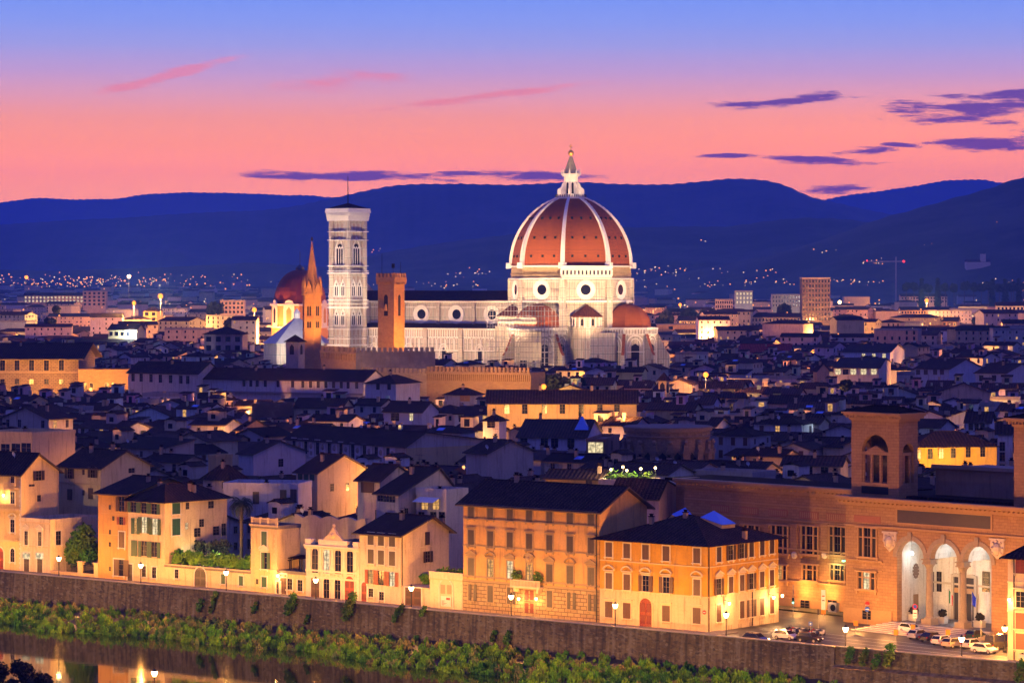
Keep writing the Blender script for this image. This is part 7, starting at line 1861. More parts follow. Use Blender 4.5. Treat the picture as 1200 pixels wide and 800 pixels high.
# pale octagonal roof (baptistery) with small lantern
YP = 1400.0; XP = (348 - 600) / FPX * YP
bp = empty('baptistery', (XP, YP, 0), -R(10), 'low octagonal building with a pale pyramid roof and tiny lantern beneath the red dome', 'church'); FOOT.append((XP, YP, 20))
bb(lambda m: m.prism(octp(15.5), 0, zat(402, YP)), 'wall', M_MARB2, bp)
bb(lambda m: m.prism(octp(16.2), zat(402, YP), zat(373, YP), taper=.1), 'roof', M_PALE, bp)
bb(lambda m: (m.prism(octp(1.5), zat(375, YP), zat(367, YP)), m.prism(octp(1.9), zat(367, YP), zat(361, YP), taper=.05)), 'lantern', M_WHITE, bp)
flood((XP + 6, YP - 45, 24), (XP, YP, 32), 9e5 * FL, c=(1, .85, .7), ang=60)
# battlemented palace walls in front of the towers
def crenel(x0, x1, ytop, ybot, Y0, Y1, lab, mat_, tint=(1, 1, 1), arches=True, name='battlemented_wall', n=None, lit=None):
    A = ((x0 - 600) / FPX * Y0, Y0); B = ((x1 - 600) / FPX * Y1, Y1); ang = math.atan2(B[1] - A[1], B[0] - A[0]); Ln = math.hypot(B[0] - A[0], B[1] - A[1])
    zt = zat(ytop, (Y0 + Y1) / 2); t = empty(name, (A[0], A[1], 0), ang, lab, 'wall', 'battlemented walls of the old palace'); n = n or int(Ln / 3.2)
    for i in range(int(Ln / 14) + 1): FOOT.append((A[0] + (B[0] - A[0]) * i * 14 / Ln, A[1] + (B[1] - A[1]) * i * 14 / Ln, 7))
    bb(lambda m: m.box(0, Ln, 0, 12, 0, zt - 1.6), 'wall', mat_, t, tint)
    bb(lambda m: [m.box(Ln * (i + .15) / n, Ln * (i + .7) / n, -.4, .5, zt - 1.6, zt) for i in range(n)], 'battlements', mat_, t, tint)
    if arches:
        bb(lambda m: (m.box(0, Ln, -.5, -.01, zt - 2.4, zt - 1.62), [m.box(Ln * (i + .2) / (n * 2), Ln * (i + .6) / (n * 2), -.45, -.01, zt - 4.6, zt - 2.4) for i in range(n * 2)]), 'corbel_row', mat_, t, tint)
    return t
crenel(376, 417, 406, 433, 1085, 1050, 'warm-lit stone battlements at the foot of the spired tower', M_TOWER, n=7)
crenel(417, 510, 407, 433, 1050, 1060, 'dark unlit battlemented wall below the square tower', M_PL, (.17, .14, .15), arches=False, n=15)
crenel(500, 622, 430, 442, 1000, 985, 'lower orange-lit battlemented wall below the cathedral nave', M_TOWER, n=26)
crenel(424, 500, 431, 438, 1015, 1000, 'dim lower battlements left of the orange-lit ones', M_OCHRE, arches=False, n=15)
for x, y_, p in ((395, 1030, 3e4), (530, 965, 3.5e4), (570, 960, 3.5e4), (605, 955, 2.5e4)): X_ = (x - 600) / FPX * y_; flood((X_, y_ - 12, 17), (X_ + 4, y_ + 45, 26), p * 14 * FL, c=(1, .5, .15), ang=120)
# small belfry in front of the spired tower
def belfry(x, ytop, Y, w, lab, tint=(.30, .24, .24)):
    X = (x - 600) / FPX * Y; zt = zat(ytop, Y); t = empty('small_belfry', (X, Y, 0), -R(25), lab, 'bell tower'); FOOT.append((X, Y, 5)); h_ = w / 2
    bb(lambda m: m.box(-h_, h_, -h_, h_, 0, zt - 2), 'shaft', M_PL, t, tint); bb(lambda m: roof_geo(m, w, w, zt - 2, 1.9, 'hip', .5, x0=-h_, y0=-h_), 'roof', M_RF, t)
    bb(lambda m: [m.face([(-.8, -h_ - .02, zt - 6.5), (.8, -h_ - .02, zt - 6.5), (.8, -h_ - .02, zt - 4), (0, -h_ - .02, zt - 3.1), (-.8, -h_ - .02, zt - 4)])] + [m.face([(h_ + .02, -.8, zt - 6.5), (h_ + .02, .8, zt - 6.5), (h_ + .02, .8, zt - 4), (h_ + .02, 0, zt - 3.1), (h_ + .02, -.8, zt - 4)])], 'opening', M_DARK, t)
belfry(346, 392, 1000, 4.6, 'dark little belfry in the roofs left of the spired tower')
belfry(778, 436, 960, 2.6, 'tiny pale belfry lit from below right of the cathedral', (.62, .45, .22))

# ------------------------------------------------------------------ individually placed houses of the middle distance
def MH(label, x0, x1, x2, y, Y, ang=-40, kind='gx', rise=2.8, tint=PALE, cat='house', name='town_house', ratio=.5, D=None, group='town houses', mat_=None, ov=.6, chims=((.5, .4, 1.2),), aer=(), dish=(), rtint=(1, 1, 1), foot=True):
    X1 = (x1 - 600) / FPX * Y; F1 = Frame((X1, Y), R(ang)); a0 = F1.front(x0)
    h = House(name, label, cat, F1, a0, 0, 0, 1, group); h.D = D or max(5, F1.side(x2))
    h.walls(zat(y, Y), rise, kind, tint, ratio, mat=mat_).roof(ov, mat=M_RF if kind != 'flat' else (mat_ or M_PL), tint=rtint if kind != 'flat' else tint, chims=chims, aerials=aer, dishes=dish, name='roof')
    if foot:
        for i in range(max(1, int(h.D / 7)) + 1):
            for j in range(max(1, int(h.W / 7)) + 1):
                p = h.F.w(h.W * j / max(1, int(h.W / 7)), h.D * i / max(1, int(h.D / 7))); FOOT.append((p[0], p[1], 6))
    return h
LIL = (.52, .48, .48)
h = MH('cream penthouse with a wide glazed loggia rising behind the balcony villa', -20, 38, 68, 508, 620, -30, 'flat', .3, CREAM, D=14)
h.wins('F', [7, 18.5, 31], 529, 528, w=2.6, h=3.2, style='plain', tint=CREAM)
h = MH('small white house with pyramid roof just above the green-shuttered house', 238, 269, 277, 560, 615, -38, 'hip', 2.4, PALE); h.wins('F', [263], 568, w=1.2, h=1.4, style=None)
MH('little orange-lit roof cabin above the pyramid-roofed white house', 244, 253, 262, 534, 655, -40, 'flat', .2, OCHRE)
h = MH('cream house with flat terrace and grey shutters behind the palm', 262, 349, None, 571, 592, -12, 'flat', .8, LIL, D=10, dish=[(.8, .4)]); h.wins('F', [300, 332, 344], 583, 580, w=1.3, h=2.4, shut='closed', sc=GREY, style=None)
h = MH('ochre gabled house with green-shuttered veranda and blank side wall', 347, 372, 432, 553, 603, -42, 'gx', 3.2, (.58, .44, .26), ratio=.5, chims=((.5, .3, 1.3), (.4, .7, 1.0))); h.wins('F', [352, 359, 366], 557, 558, w=1.1, h=1.6, shut='closed', sc=GREEN, style=None); h.wins('S', [389, 407], 571, 570, w=1.0, h=1.5, style=None)
h = MH('tall cream house with brown timber loggia under a dark lean-to roof', 419, 445, 486, 562, 556, -40, 'gx', 2.6, (.64, .5, .34), chims=((.9, .6, 1.2),)); h.wins('F', [431], 570, w=3.2, h=2.2, shut='closed', sc=BROWN, style=None); h.wins('F', [443.5], 604, w=1.4, h=2.2, shut='half', sc=DBROWN, style=None)
h = MH('long dark-roofed cream house with a strip of small windows under its eaves', 441, 467, 534, 578, 543, -40, 'gx', 4.2, (.64, .50, .36), ratio=.7, chims=((.3, .5, 1.3), (.6, .8, 1.1)), aer=((.4, .6, 3),)); h.wins('F', [446, 453, 460], 582, 583, w=1.4, h=1.6, style=None); h.wins('S', [476, 510], 600, w=1.0, h=1.5, style=None)
h = MH('stepped terrace house with white awning and lit rooms behind the cream house', 488, 523, 548, 579, 541, -38, 'flat', .9, (.60, .5, .42)); h.wins('F', [498, 511], 590, w=1.6, h=2.0, style=None, lit=1); h.wins('F', [494, 508, 518], 606, w=1.4, h=2.0, style=None, lit=0)
m = MB(tint=(.75, .72, .68)); a, z = h.F.front(504, 584); slabf(m, [(a - 2.4, -2.2, z - .5), (a + 2.4, -2.2, z - .5), (a + 2.4, 0, z + .3), (a - 2.4, 0, z + .3)], .05); m.build('awning', M_AWN, h.root)
h = MH('grand lilac palace wing with nine decorated bays and an ochre end wall', 335, 476, 560, 522, 700, -50, 'gx', 3.0, (.50, .40, .32), 'palace', 'palace', ratio=.18, D=30, chims=((.6, .3, 1.2),))
for i in range(9):
    x = 345 + 13.6 * i + i * .15; y = 522.5 + i * 1.25; h.wins('F', [x], y + 0, w=1.3, h=3.2, style='corn', tint=(.55, .42, .36))
m = MB(tint=(.66, .52, .50))
for i in range(9):
    x = 351.5 + 13.6 * i; a, z = h.F.front(x, 523 + i * 1.25)
    m.box(a - .9, a + .9, -.12, 0, z - 2.2, z + 1.9); m.tint = (.35, .25, .2); m.ball((a, -.12, z + .4), .5, sz=1.5); m.box(a - .5, a + .5, -.2, -.12, z - 1.8, z - .8); m.tint = (.66, .52, .50)
m.build('sgraffito_panel', M_TRIMT, h.root); h.band([h.zE - 5.2], tint=(.6, .45, .36), faces='F', h=.5, d=.5)
m = MB(tint=(.60, .40, .17)); m.box(h.W, h.W + .08, .05, h.D, -.2, h.zE - .6); m.build('ochre_end_wall', M_PL, h.root)
h = MH('white gabled house left of the lilac palace wing', 280, 297, 358, 531, 690, -40, 'gx', 2.6, LIL); h.wins('S', [329], 542, w=1.6, h=1.8, style=None)
MH('pink gable end among dark roofs, above the white gabled house', 276, 281, 318, 503, 765, -42, 'gx', 2.4, ROSE)
MH('windowless dark brown block at mid distance', 295, 342, None, 474, 900, -4, 'flat', .3, (.16, .09, .06), D=14, chims=())
h = MH('pale house with round window and lit yellow end right of the dark brown block', 344, 400, 414, 477, 900, -15, 'gx', 2.4, (.60, .52, .34)); h.wins('F', [358, 372, 388], 484, w=1.4, h=1.7, style=None)
h = MH('very long lilac convent range with a row of small windows, right part', 232, 426, None, 446, 960, -28, 'gx', 3.2, (.50, .46, .46), 'convent', 'convent', D=14, chims=((.3, .4, 1), (.7, .5, 1))); h.wins('F', [286, 294, 301.5, 311, 326, 343, 355, 364, 373, 382, 391, 400, 408, 418], 449, 451.5, w=1.1, h=2.0, style=None); h.band([h.zE - 4.6], tint=(.25, .2, .2), faces='F', h=.6, d=.8)
h = MH('pale convent wing with seven tall windows left of the long lilac range', 150, 232, None, 437, 985, -22, 'gx', 3.4, (.56, .48, .42), 'convent', 'convent', D=16); h.wins('F', [156, 165.5, 177, 188, 200, 212, 220], 442, 445, w=1.2, h=2.6, style=None)
h = MH('white boxy house with two windows above the tall chimney cluster', 428, 464, 492, 449, 905, -25, 'hip', 2.2, LIL); h.wins('F', [443, 456], 453, w=1.2, h=1.8, style=None)
h = MH('white two-window house with lit side window in the middle of the roofs', 450, 494, 514, 482, 850, -25, 'gx', 2.6, (.50, .47, .52)); h.wins('F', [463], 488.5, w=2.6, h=2.2, style=None); h.wins('F', [482], 488.5, w=1.2, h=2.0, style=None, lit=2)
h = MH('pale tower room with an orange shutter right of the white two-window house', 521, 556, 566, 462, 930, -20, 'hip', 1.8, (.50, .44, .36)); h.wins('F', [545], 466.5, w=3.2, h=1.8, shut='closed', sc=(.7, .35, .08), style=None)
h = MH('long orange-lit palace with seven dark square windows below the dome', 571, 746, None, 472, 820, -2, 'gx', 3.2, (.66, .42, .16), 'palace', 'palace', D=16, chims=((.35, .5, 1.2), (.7, .5, 1.2))); h.wins('F', [594, 615, 638, 659, 681, 703, 723], 479, w=1.5, h=2.6, style=None)
for x in (590, 640, 690, 735): X_ = (x - 600) / FPX * 806; flood((X_, 805, 19.5), (X_ + 2, 822, 19), 9e3, c=(1, .48, .12), ang=150)
h = MH('lilac double house with glass pyramid roof light below the orange palace', 607, 686, 704, 512, 755, -8, 'gx', 3.6, (.48, .45, .50), chims=((.2, .5, 1.2), (.8, .5, 1.2))); h.wins('F', [614, 638, 650, 669], 518, w=1.8, h=2.6, style=None)
m = MB(); a = h.F.front(678); m.prism([(a - 1.8, 6), (a + 1.8, 6), (a + 1.8, 9.6), (a - 1.8, 9.6)], h.zE + 1.5, h.zE + 4.8, taper=.1, c=(a, 7.8)); m.build('skylight', M_SKYL, h.rf)
h = MH('small white tower house left of the lilac double house', 566, 585, 592, 492, 790, -22, 'hip', 1.4, LIL); h.wins('F', [575.5], 497, w=2.2, h=1.8, style=None)
MH('warm blank gable wall above the big palazzo roof', 546, 571, 625, 530, 640, -44, 'gx', 2.4, (.52, .40, .30), aer=((.5, .4, 3),), dish=((.8, .1),))
h = MH('brown rooftop restaurant with brightly lit wide windows', 687, 709, 726, 515, 700, -10, 'flat', .2, (.25, .12, .07), chims=())
h.wins('F', [698], 524, w=3.6, h=2.4, style='plain', tint=(.2, .1, .05), lit=2); h.wins('S', [717], 522, w=1.8, h=2.2, style=None)
h = MH('yellow house front below the lamp-lit roof terrace', 640, 702, None, 560, 545, -14, 'gx', 1.2, (.66, .44, .14), D=9, chims=((.95, .3, 1.3),)); h.wins('F', [690], 567, w=1.1, h=1.6, style=None, shut='closed', sc=GREY)
rt = MH('cream house carrying the lamp-lit roof garden', 702, 762, 776, 567, 540, -20, 'flat', .7, (.58, .42, .30), chims=()); rt.wins('F', [751], 574, w=1.2, h=1.9, style=None, shut='closed', sc=GREY)
h = MH('pink house with blank sloping gable between roof garden and library', 715, 772, 809, 583, 530, -34, 'gx', 3.0, (.60, .42, .34), ratio=.25, ov=.3, chims=()); h.wins('S', [800], 591, w=.9, h=1.9, style=None, shut='closed', sc=GREY)
# roof garden: lamps and pots
zr_ = rt.zE - .49
for i, (x, y) in enumerate(((716, 550), (730, 547), (734.5, 551), (751, 549), (768, 548))):
    a, z = rt.F.front(x, y, 2.5 + (i % 2)); p = rt.F.w(a, 2.5 + (i % 2)); t = empty('terrace_lamp', (p[0], p[1], zr_), 0, ['leftmost lamp of the roof garden above the yellow house', 'second lamp of the roof garden, slightly raised', 'lamp beside the slightly raised one in the roof garden', 'brightest lone lamp right of the middle of the roof garden', 'small rightmost lamp of the roof garden'][i], 'lamp', 'roof garden lamps')
    m = MB(); m.tube((0, 0, 0), (0, 0, z - zr_), .04, n=5); m.build('pole', M_METAL, t); m = MB(); m.ball((0, 0, z - zr_), .24); m.build('globe', M_LAMP, t)
    lamp_light(t, (0, -.5, z - zr_ + .1), 1100, (1, .75, .35), .25, False, 'terrace_lamp_light')
pots(rt.F, 1, rt.W - .8, 11, 1.2, zr_, lambda i: 'potted shrub in the roof garden, %s from the left in the front row' % ORD[i], 31, .8, grp='pots in the roof garden')
pots(rt.F, .6, rt.W - .8, 6, 4.2, zr_, lambda i: 'taller potted shrub in the roof garden, %s from the left in the back row' % ORD[i], 33, 1.6, grp='tall pots in the roof garden')
# round apse of the church
YA = 690.0; XA = (783 - 600) / FPX * (YA + 9); ap = empty('round_church_apse', (XA, YA + 10, 0), 0, 'round brown church apse with niches and small buttresses above the roof garden', 'church'); Ra = 50 / FPX * YA
for dx_ in (-8, 0, 8):
    for dy_ in (-4, 6, 14): FOOT.append((XA + dx_, YA + 8 + dy_, 9))
zt = zat(501, YA)
APM = blockmat('apse_brick', (.30, .19, .11), (.22, .14, .08), (.15, .1, .06), .9, .3, .02, .5, .6)
bb(lambda m: m.lathe([(Ra, 0), (Ra, zt - 1.2), (Ra + .5, zt - 1.1), (Ra + .7, zt - .2), (Ra + .2, zt), (0, zt)], 28), 'wall', APM, ap)
bb(lambda m: m.lathe([(Ra + .2, zat(512, YA) - .3), (Ra + .5, zat(512, YA) - .2), (Ra + .5, zat(512, YA)), (Ra + .1, zat(512, YA) + .1)], 28), 'string_course', APM, ap)
for k in range(9):
    am = R(-172 + 20.5 * k); M = Matrix.Translation(((Ra + .05) * math.cos(am), (Ra + .05) * math.sin(am), 0)) @ Matrix.Rotation(am + R(90), 4, 'Z'); zz_ = zat(521, YA)
    m = MB(M=M, tint=(.3, .19, .11)); m.box(-.9, .9, -1.0, 0, 0, zz_ - 2.2); m.box(-.6, .6, -.8, 0, zz_ - 2.2, zz_); m.xz([(-1.1, zz_ - 2.2), (1.1, zz_ - 2.2), (.7, zz_ - 1.2), (-.7, zz_ - 1.2)], -1.2, 0); m.ball((0, -.6, zz_ + .4), .6); m.build('buttress', APM, ap)
    am = R(-172 + 20.5 * k + 10.2); M = Matrix.Translation(((Ra + .05) * math.cos(am), (Ra + .05) * math.sin(am), 0)) @ Matrix.Rotation(am + R(90), 4, 'Z')
    m = MB(M=M); m.xz([(-.9, 6), (.9, 6), (.9, zat(535, YA)), (0, zat(535, YA) + .9), (-.9, zat(535, YA))], -.03, .3); m.build('niche', M_DARK, ap)
# palaces, left
h = MH('big rusticated palace with deep eaves, warmly lit, at the left edge', -60, 92, None, 418, 1060, -3, 'gx', 4.5, (.6, .4, .2), 'palace', 'palace', D=30, mat_=M_RUST, ov=2.4); h.wins('F', [-15, 3, 20, 37, 54.5, 72], 428, w=1.8, h=3.6, style='plain', tint=(.5, .35, .18), lit=0); h.wins('F', [-15, 3, 20, 37, 54.5, 72], 447, w=1.6, h=1.7, style=None); h.band([zat(437, 1060)], tint=(.5, .35, .18), faces='F', d=.5, h=.5)
h = MH('curved-looking low stone wing with blind arches beside the rusticated palace', 92, 151, None, 434, 1050, -6, 'flat', .4, (.62, .42, .2), 'palace', 'palace', D=20, mat_=M_STONE); h.wins('F', [100, 107, 125, 133, 141], 453, w=1.3, h=2.6, style='plain', tint=(.4, .3, .18), arch=True)
for x in (0, 35, 70, 108, 135): X_ = (x - 600) / FPX * 1040; flood((X_, 1036, 19.5), (X_, 1058, 24), 1.7e4, c=(1, .42, .08), ang=130)
# yellow house behind the library
h = MH('bright yellow-orange house glimpsed between the two library towers', 1071, 1168, None, 522, 640, 8, 'hip', 2.8, (.72, .40, .05), D=13, chims=()); h.wins('F', [1076.5, 1090, 1103, 1117, 1134.5, 1151.5], 532, 529, w=1.1, h=2.1, style=None)
for x in (1085, 1120, 1155): X_ = (x - 600) / FPX * 628; flood((X_ - 2, 626, 17.5), (X_, 641, 17), 7e3, c=(1, .5, .12), ang=140)
h = MH('white house with bright corner right of the yellow-orange one', 1169, 1186, 1195, 507, 660, -10, 'gx', 2.2, (.7, .66, .6), D=12); h.wins('F', [1174.5], 523, w=1.2, h=2.0); h.wins('F', [1174.5], 535, w=1.2, h=2.0); h.wins('F', [1174.5], 549, w=1.2, h=2.0)
h = MH('white attic house with three wide windows above the yellow-orange house', 1132, 1160, 1178, 494, 745, -15, 'gx', 2.2, (.66, .62, .58), D=10); h.wins('F', [1138, 1144.5, 1151], 499.5, w=1.3, h=1.9, style='plain')
h = MH('house with two window panels and a peach wall behind the library wing', 917, 985, None, 545, 640, -14, 'gx', 1.6, (.60, .42, .28), D=12); h.wins('F', [924, 948, 966], 552, w=1.6, h=2.0, style='plain', tint=(.6, .45, .3))
h = MH('orange cottage gable in the roofs right of the dome', 1000 - 47, 953 + 4, 972, 434, 1100, -42, 'gx', 2.6, (.64, .36, .18))
h = MH('long loggia house with glowing yellow bays, mid right', 977, 1030, 1044, 431, 1110, -10, 'gx', 2.6, (.55, .45, .38)); h.wins('F', [982, 1000, 1012, 1024], 435.5, w=2.2, h=2.0, style='plain', lit=2); h.wins('F', [991], 435.5, w=2.2, h=2.0, style='plain')
h = MH('long slate-coloured house with shuttered row right of the glowing loggia', 1072, 1112, 1150, 432, 1080, -30, 'gx', 3.2, (.42, .42, .5)); h.wins('F', [1076, 1085, 1096, 1104], 436, w=1.5, h=1.8, shut='closed', sc=GREY, style=None)
h = MH('wide white house with dark balcony at the right edge of the roofs', 1143, 1178, 1215, 437, 1050, -30, 'gx', 3.0, (.55, .5, .48)); h.wins('F', [1150, 1165], 443, w=1.6, h=2, style=None)
h = MH('pink and white villa with long veranda right of the cathedral', 988, 1043, 1060, 412, 1350, -15, 'gx', 3.0, (.62, .58, .6)); h.wins('F', [1012, 1024, 1036], 417, w=1.6, h=2, style=None, lit=2)
MH('large dark red roof right of the cathedral apse', 866, 925, 938, 416, 1450, -10, 'gx', 5.0, (.4, .35, .4), D=24, rtint=(5, 1.6, 1.6))
# ------------------------------------------------------------------ the sea of roofs
q = random.Random(11)
PAL = [((.56, .47, .36), 'cream'), ((.52, .48, .45), 'grey-white'), ((.60, .57, .54), 'white'), ((.55, .40, .24), 'ochre'), ((.52, .38, .30), 'rose'), ((.46, .38, .30), 'tan'), ((.62, .48, .28), 'yellowish'), ((.40, .36, .36), 'grey')]
LMK = [(22, 508, 'the glazed penthouse'), (115, 545, 'the garden house'), (255, 555, 'the pyramid-roofed house'), (300, 575, 'the palm'), (390, 560, 'the ochre gabled house'), (430, 565, 'the timber loggia'), (500, 560, 'the awning house'), (410, 520, 'the lilac palace wing'), (520, 535, 'the ochre end wall'), (330, 540, 'the white gabled house'),
       (318, 485, 'the dark brown block'), (330, 450, 'the long convent range'), (190, 440, 'the pale convent wing'), (472, 490, 'the white two-window house'), (545, 465, 'the orange shutter'), (655, 478, 'the long orange palace'), (640, 518, 'the glass pyramid house'), (600, 540, 'the blank gable wall'), (700, 522, 'the rooftop restaurant'), (735, 560, 'the roof garden'),
       (782, 520, 'the round apse'), (45, 435, 'the rusticated palace'), (120, 445, 'the blind-arched wing'), (1120, 535, 'the yellow-orange house'), (1020, 520, 'the left library tower'), (940, 548, 'the peach house'), (880, 555, 'the library wing'), (1000, 434, 'the glowing loggia'), (1090, 434, 'the slate-coloured house'), (1160, 440, 'the dark balcony house'),
       (1015, 415, 'the veranda villa'), (895, 410, 'the dark red roof'), (669, 400, 'the dome'), (740, 395, 'the east tribune'), (458, 400, 'the square tower'), (365, 410, 'the spired tower'), (560, 436, 'the lit battlements'), (778, 440, 'the tiny belfry'), (1145, 500, 'the white attic house'), (850, 480, 'the slopes beside the apse')]
FX = np.array(FOOT)
def free(x, y, r):
    return not np.any((FX[:, 0] - x) ** 2 + (FX[:, 1] - y) ** 2 < (FX[:, 2] + r * .62) ** 2)
cells = []
def zoneang(x, y): return R(-38 + 14 * math.sin(x * .006 + 1) + 12 * math.sin(y * .008))
y = 548.0
while y < 1600:
    stepy = 11.5 + (y - 548) * .003
    x = -.178 * y - 75
    while x < .178 * y + 80:
        stepx = q.uniform(9.5, 18); cx, cy_ = x + stepx / 2 + q.uniform(-2, 2), y + q.uniform(-3, 3)
        # keep clear of the quay, the library and the square
        back = (cx - Q.o[0]) * Q.n[0] + (cy_ - Q.o[1]) * Q.n[1]
        lx = (cx - L.o[0]) * L.t[0] + (cy_ - L.o[1]) * L.t[1]; lb_ = (cx - L.o[0]) * L.n[0] + (cy_ - L.o[1]) * L.n[1]
        ok = back > 24 and not (lx > -75 and lb_ < 48)
        if ok and free(cx, cy_, min(stepx, stepy) * .5) and q.random() > .05: cells.append((cx, cy_, stepx, stepy))
        x += stepx
    y += stepy
def occl(cx, cy_):  return False
def spec(cx, cy_, sx_, sy_, q):
    W, D = sx_ * q.uniform(.66, 1.05), sy_ * q.uniform(.62, 1.0)
    Y = cy_; base = q.uniform(10.5, 18.5)
    if Y > 900: base += (Y - 900) * .006
    if q.random() < .15: base += q.uniform(2, 5)
    # never hide the landmarks
    px_ = 600 + cx / cy_ * FPX
    if cy_ > 1000 and 300 < px_ < 790: base = min(base, CH - (413 - HY) * cy_ / FPX - 3)
    if cy_ > 1300 and 300 < px_ < 790: base = min(base, 14)
    kind = q.choices(['gx', 'gy', 'hip', 'flat', 'shed'], [5, 3.2, 2.4, 1.3, .8])[0]
    rise = {'gx': D * .17, 'gy': W * .17, 'hip': min(W, D) * .17, 'flat': .7, 'shed': D * .16}[kind]
    ti = q.choices(range(8), [3, 4, 3, 2, 1.6, 2, 1.6, 2])[0]
    hw_ = (W + D) * .4 * FPX / cy_
    for (x0, x1, yb, Yl) in VIS:
        if cy_ < Yl - 4 and px_ + hw_ > x0 and px_ - hw_ < x1: base = min(base, CH - (yb - HY) * cy_ / FPX - rise * .8)
    return dict(W=W, D=D, zE=base, kind=kind, rise=rise, ti=ti, ang=zoneang(cx, cy_) + q.choice([0, 0, R(4), R(-6), R(50) * 0]), flip=q.random() < .25)
def near_ind(cx, cy_): return cy_
specs = []
VIS = [(200, 440, 602, 605), (419, 548, 612, 545), (728, 835, 542, 690), (571, 746, 490, 820), (335, 560, 548, 700), (607, 704, 530, 755), (232, 426, 459, 960), (150, 232, 456, 985), (0, 92, 460, 1060), (92, 151, 458, 1050), (687, 726, 533, 700), (450, 514, 500, 850), (500, 622, 441, 985), (376, 500, 428, 1050), (295, 343, 497, 900), (344, 414, 487, 900), (428, 492, 466, 905), (521, 566, 476, 930), (566, 592, 514, 790), (546, 625, 560, 640), (280, 358, 560, 690),
       (977, 1044, 446, 1110), (1072, 1150, 447, 1080), (1143, 1200, 450, 1050), (866, 925, 415, 1450), (1071, 1170, 550, 640), (1132, 1165, 508, 745), (917, 985, 558, 640), (988, 1060, 424, 1350), (347, 545, 600, 550), (702, 776, 570, 545), (640, 702, 572, 545), (343, 350, 400, 1000), (768, 790, 446, 960), (820, 834, 446, 1005), (630, 645, 458, 895), (640, 690, 452, 970)]
for c in cells:
    s_ = spec(*c, q); s_['c'] = c
    if s_['zE'] > 5: specs.append(s_)
specs.sort(key=lambda s_: s_['c'][1] + (9e4 if abs(s_['c'][0]) > .172 * s_['c'][1] + 8 else 0))
# near the great floodlit church the roofs stay low; keep the closest 240 as houses of their own
NIND = 262
def cw_mesh(kind, w, h_):
    def f(m):
        m.tint = (1, 1, 1); m.face([(-w / 2, -.02, -h_ / 2), (w / 2, -.02, -h_ / 2), (w / 2, -.02, h_ / 2), (-w / 2, -.02, h_ / 2)], 0)
        m.tint = (.42, .36, .30); t = .14
        m.box(-w / 2 - t, w / 2 + t, -.09, 0, h_ / 2, h_ / 2 + t, 1); m.box(-w / 2 - t, w / 2 + t, -.16, 0, -h_ / 2 - t, -h_ / 2, 1); m.box(-w / 2 - t, -w / 2, -.09, 0, -h_ / 2, h_ / 2, 1); m.box(w / 2, w / 2 + t, -.09, 0, -h_ / 2, h_ / 2, 1)
        m.tint = (.25, .2, .16); m.box(-.04, .04, -.06, -.021, -h_ / 2, h_ / 2, 1); m.box(-w / 2, w / 2, -.05, -.021, h_ * .12, h_ * .12 + .06, 1)
        sc = {'g': GREEN, 'b': DBROWN, 'c': GREY, 'p': None, 'l': None, 'k': BROWN}[kind]
        if sc:
            m.tint = sc
            if kind in 'gc': m.box(-w, -w / 2 - .02, -.14, -.09, -h_ / 2, h_ / 2, 1); m.box(w / 2 + .02, w, -.14, -.09, -h_ / 2, h_ / 2, 1)
            else: m.box(-w / 2 + .02, w / 2 - .02, -.1, -.03, -h_ / 2 + .02, h_ / 2 - .02, 1)
    return wm(('window', 'cw', kind, w, h_), f, [M_LIT if kind == 'l' else M_GLASS, M_TRIMT])
def winspec(s_, q, rows):
    out = []
    W, D, zE = s_['W'], s_['D'], s_['zE']
    for face, Ln in (('F', W), ('S', D)):
        if q.random() < (.15 if face == 'F' else .42): continue
        n = max(1, int(Ln / q.uniform(3.0, 4.2))); kd = q.choices('gbcpk', [2, 2, 2, 4, 2])[0]; w_, h_ = q.choice([(1.0, 1.6), (1.1, 1.9), (.9, 1.3)])
        for r in range(rows):
            for i in range(n):
                if q.random() < .18: continue
                out.append((face, Ln * (i + .5) / n, zE - 1.5 - 3.1 * r, 'l' if q.random() < .07 else (kd if q.random() < .8 else 'p'), w_, h_))
    return out
used_lab = {}
nlm = np.array([(a, b) for a, b, _ in LMK], float)
def rel(px_, py_):
    d = np.hypot((nlm[:, 0] - px_), (nlm[:, 1] - py_) * 2.0); i = int(np.argmin(d)); lx, ly, nm = LMK[i]; ex, ey = px_ - lx, (py_ - ly) * 2
    w_ = ('right of' if ex > 0 else 'left of') if abs(ex) > abs(ey) else ('below' if ey > 0 else 'above'); return w_, nm, d[i]
pend = []
KW = {'gx': 'long-ridged roof', 'gy': 'front gable', 'hip': 'hipped roof', 'flat': 'flat terrace roof', 'shed': 'lean-to roof'}
